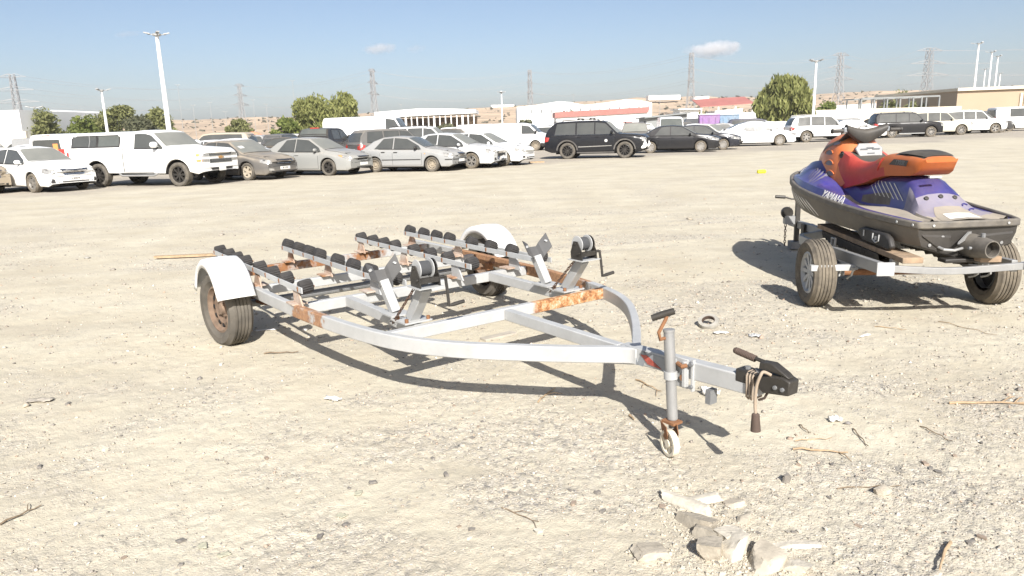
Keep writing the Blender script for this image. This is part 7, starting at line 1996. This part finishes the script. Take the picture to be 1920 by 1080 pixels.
# crumpled white paper and plastic
def scrap(px, py, w, h, label, mat='paper', rz=0, lift=.02, name='paper_scrap', cat='litter'):
    p = onground(px, py); P = []
    for i in range(9):
        row = []
        for j in range(9):
            u, v = i / 8 - .5, j / 8 - .5
            r_ = 1 - .25 * random.random() * (abs(u) + abs(v) > .6)
            row.append((u * w * r_, v * h * r_, .004 + lift * (random.random() * .5 + .5 * math.sin(5 * u + 3 * v) ** 2)))
        P.append(row)
    o = MB().grid(P).build(name, M[mat], None, smooth=25); o.location = p; o.rotation_euler = (0, 0, rz)
    so_ = o.modifiers.new('thickness', 'SOLIDIFY'); so_.thickness = .0015
    tag(o, label, cat, 'litter on the sand'); return o
M['blackfilm'] = simple('black_plastic_film', (0.03, 0.03, 0.03), 0.4, var=.3)
M['straw'] = simple('dry_palm_stalk', (0.34, 0.245, 0.15), 0.8, var=.25, scale=20)
M['twig'] = simple('dead_twig', (0.20, 0.15, 0.10), 0.9, var=.3, scale=20)
M['yellow'] = simple('yellow_plastic', (0.70, 0.62, 0.03), 0.5, var=.1)
M['cardboard'] = simple('weathered_board', (0.36, 0.33, 0.28), 0.9, var=.2, scale=8, dust=.2)
scrap(624, 750, .13, .05, 'crumpled white paper on the sand below the near side rail', rz=-.5)
scrap(1330, 738, .10, .12, 'white tissue hanging crumpled beneath the drawbar', rz=.3, lift=.05)
scrap(1565, 790, .07, .05, 'small crumpled white tissue right of the hanging plug', lift=.03)
scrap(500, 622, .20, .04, 'flat white wrapper in the shadow beside the near tyre', rz=.2, lift=.008)
scrap(75, 754, .17, .07, 'sand coloured flattened scrap at the left', 'cardboard', rz=.1, lift=.01)
scrap(1415, 630, .10, .07, 'torn silver foil scrap between the two trailers', 'galv_bright', lift=.02)
scrap(1352, 624, .12, .06, 'ragged pale plastic strip beside the tape roll', 'paper', lift=.01)
scrap(1288, 578, .14, .05, 'small grey flat scrap above the tape roll', 'cardboard', lift=.01)
scrap(1622, 630, .03, .13, 'thin pale strip on the sand below the small trailer', 'paper', rz=-1.0, lift=.006)
scrap(1268, 610, .12, .03, 'loose grey strip left of the tape roll', 'cardboard', rz=.4, lift=.01)
for px, py, lab in ((380, 1024, 'small flat pale green chip at the bottom, left one'), (420, 1037, 'small flat pale green chip at the bottom, right one'), (640, 965, 'dull green flat patch of moss cloth'), (672, 925, 'small grey green flat chip above the moss cloth')):
    M['greenchip'] = M.get('greenchip') or simple('faded_green_chip', (0.33, 0.36, 0.27), 0.9, var=.15, dust=.5)
    scrap(px, py, .05, .035, lab, 'greenchip', lift=.004, rz=random.uniform(0, 3), name='plastic_chip')
# yellow object on the sand
p = onground(1428, 325); o = MB().lathe([(.001, -.14), (.05, -.14), (.06, -.08), (.06, .11), (.025, .15), (.001, .15)], (0, 0, .055), (1, .25, 0), 14).build('yellow_canister', M['yellow'], None); o.location = p
tag(o, 'small bright yellow canister lying far out on the sand', 'canister')
# roll of tape
M['tape'] = simple('grubby_grey_tape', (0.30, 0.285, 0.25), 0.8, var=.2, scale=20)
p = onground(1328, 612)
o = MB().lathe([(.052, -.018), (.080, -.018), (.084, 0), (.080, .018), (.052, .018)], (0, 0, .045), (-.22, -.40, .88), 26, close=True).build('tape_roll', M['tape'], None); o.location = p
tag(o, 'round grey-white tape roll lying tilted between the trailers', 'tape roll')
MB().lathe([(.046, -.014), (.0515, -.014), (.0515, .014), (.046, .014)], (0, 0, .045), (-.25, -.45, .85), 22, close=True).build('core', M['grip'], o)
# board
p = onground(935, 632); b = MB().box((0, 0, .012), (.30, .085, .02), R(36)).build('wooden_board', M['cardboard'], None, bevel=.003); b.location = p
tag(b, 'short grey board lying on the sand inside the trailer frame', 'board')
p = onground(350, 483); b = MB().bar((-.42, -.03, .03), (.42, .03, .03), .07, .03).build('wooden_plank', M['straw'], None); b.location = p
tag(b, 'light brown plank on the sand behind the near mudguard', 'plank')
p = onz(1006, 305); b = MB().box((0, 0, .03), (.7, .25, .06), .1).build('cardboard_scrap', M['straw'], None); b.location = p
tag(b, 'flattened brown cardboard on the gravel left of the black sports utility car', 'litter', 'litter on the sand')
# stalks and twigs
def stalk(px0, py0, px1, py1, r, label, mat='straw', forks=0):
    a, b = onground(px0, py0), onground(px1, py1); mb = MB(); n = 7; d = b - a; s_ = Vector((-d.y, d.x, 0)).normalized()
    pts = [a + d * (k / (n - 1)) + s_ * random.uniform(-.02, .02) * d.length + Vector((0, 0, r * 1.2 + .008 * math.sin(k * 1.9) ** 2)) for k in range(n)]
    mb.tube(pts, [r * (1 - .5 * k / (n - 1)) for k in range(n)], 6)
    for _ in range(forks):
        q = random.choice(pts[1:-1]); e = (d.normalized() * random.uniform(.3, 1) + s_ * random.choice((-1, 1)) * random.uniform(.4, .9)).normalized()
        mb.tube([q, q + e * d.length * .2 + Vector((0, 0, .01)), q + e * d.length * random.uniform(.3, .45)], [r * .6, r * .5, r * .25], 5)
    o = mb.build('dry_stalk', M[mat], None, smooth=60); tag(o, label, 'stalk', 'dry stalks and twigs on the sand'); return o
stalk(1780, 757, 1925, 757, .0075, 'long dry palm stalk at the right edge of the photo', forks=3)
stalk(1486, 843, 1590, 850, .006, 'pale brown stalk below the hanging plug', forks=1)
stalk(1780, 1020, 1762, 1078, .007, 'short brown stick at the bottom right', 'straw')
stalk(1600, 805, 1628, 838, .004, 'thin twig slanting right of the pale brown stalk', 'twig')
stalk(1725, 800, 1785, 832, .0035, 'thin dark twig slanting at the right', 'twig')
stalk(1498, 798, 1520, 815, .004, 'short dark twig above the pale brown stalk', 'twig')
stalk(1008, 755, 1040, 728, .006, 'dry leaf stalk near the shadow of the drawbar', forks=1)
stalk(1180, 780, 1190, 790, .007, 'small reddish leaf bit left of the jockey wheel')
stalk(0, 988, 78, 952, .0045, 'curved twig at the left edge of the photo', 'twig', forks=1)
stalk(940, 955, 1010, 985, .003, 'thin wiry twig in the gravel at the bottom middle', 'twig', forks=2)
stalk(1570, 917, 1690, 912, .003, 'long thin twig over the grit at the lower right', 'twig')
stalk(1192, 712, 1240, 735, .005, 'reddish dry leaf strip behind the jockey wheel', forks=2)
stalk(1640, 612, 1700, 618, .004, 'pale straw on the sand below the jet ski', forks=1)
stalk(1760, 602, 1870, 630, .003, 'long pale straw right of the small trailer')
stalk(1490, 828, 1560, 822, .003, 'thin straw beside the pale brown stalk')
stalk(495, 665, 560, 663, .006, 'grey twig on the sand before the near tyre', 'twig')

# ================================================================== CLOUDS
def cloud(px, py, d, w, h, label, dens):
    c = ony(px, py, d); rnd = random.Random(px); mb = MB()
    P = []
    for i in range(15):
        t = math.pi * i / 14
        P.append([(math.sin(t) * math.cos(q) * w * .5, math.sin(t) * math.sin(q) * w * .3, math.cos(t) * h * .5) for q in np.linspace(0, 2 * math.pi, 25)[:-1]])
    o = mb.grid(P, wrap=True).build('cloud', [], None, smooth=60); o.location = c
    m = bpy.data.materials.new('cloud_vapour'); m.use_nodes = True; t = m.node_tree; t.nodes.clear()
    out = t.nodes.new('ShaderNodeOutputMaterial'); v = t.nodes.new('ShaderNodeVolumePrincipled'); t.links.new(v.outputs[0], out.inputs['Volume'])
    v.inputs['Color'].default_value = (.98, .98, .98, 1); v.inputs['Anisotropy'].default_value = .2
    tc = t.nodes.new('ShaderNodeTexCoord'); ns = t.nodes.new('ShaderNodeTexNoise'); ns.inputs['Scale'].default_value = 4.2 / w; ns.inputs['Detail'].default_value = 5; ns.inputs['Roughness'].default_value = .6
    t.links.new(tc.outputs['Object'], ns.inputs['Vector'])
    mp = t.nodes.new('ShaderNodeMapping'); mp.inputs['Scale'].default_value = (2 / w, 2 / (w * .6), 2 / h); t.links.new(tc.outputs['Object'], mp.inputs['Vector'])
    ln = t.nodes.new('ShaderNodeVectorMath'); ln.operation = 'LENGTH'; t.links.new(mp.outputs[0], ln.inputs[0])
    a = t.nodes.new('ShaderNodeMath'); a.operation = 'SUBTRACT'; a.inputs[0].default_value = 1.0; t.links.new(ln.outputs['Value'], a.inputs[1])
    b = t.nodes.new('ShaderNodeMath'); b.operation = 'MULTIPLY_ADD'; t.links.new(ns.outputs[0], b.inputs[0]); b.inputs[1].default_value = 2.2; b.inputs[2].default_value = -1.25
    s_ = t.nodes.new('ShaderNodeMath'); s_.operation = 'ADD'; t.links.new(a.outputs[0], s_.inputs[0]); t.links.new(b.outputs[0], s_.inputs[1])
    e = t.nodes.new('ShaderNodeMath'); e.operation = 'MULTIPLY'; e.use_clamp = False; t.links.new(s_.outputs[0], e.inputs[0]); e.inputs[1].default_value = dens
    mx = t.nodes.new('ShaderNodeMath'); mx.operation = 'MAXIMUM'; t.links.new(e.outputs[0], mx.inputs[0]); mx.inputs[1].default_value = 0
    t.links.new(mx.outputs[0], v.inputs['Density'])
    o.data.materials.append(m); tag(o, label, 'cloud')
cloud(1336, 92, 3000, 250, 75, 'largest white cloud, above the pylon right of the middle', .055)
cloud(710, 91, 3000, 160, 50, 'small white cloud above the slim middle pylons', .035)
cloud(778, 91, 3000, 100, 36, 'faint wisp of cloud right of the small white cloud', .012)
cloud(236, 64, 3000, 130, 30, 'faint flat wisp of cloud left of the tall lamp post', .009)
SC.cycles.volume_step_rate = 1.0; SC.cycles.volume_max_steps = 128

# ================================================================== AIR
def haze():
    o = MB().box((0, 0, 33), (3000, 3000, 68)).build('haze', [], None, smooth=0)
    m = bpy.data.materials.new('thin_haze'); m.use_nodes = True; t = m.node_tree; t.nodes.clear()
    out = t.nodes.new('ShaderNodeOutputMaterial'); v = t.nodes.new('ShaderNodeVolumePrincipled'); t.links.new(v.outputs[0], out.inputs['Volume'])
    v.inputs['Color'].default_value = (.86, .90, .96, 1); v.inputs['Density'].default_value = HAZE; v.inputs['Anisotropy'].default_value = 0.0
    o.data.materials.append(m); tag(o, 'thin pale haze in the air over the lot and hills', 'haze', kind='stuff')
HAZE = 0.0002
haze()
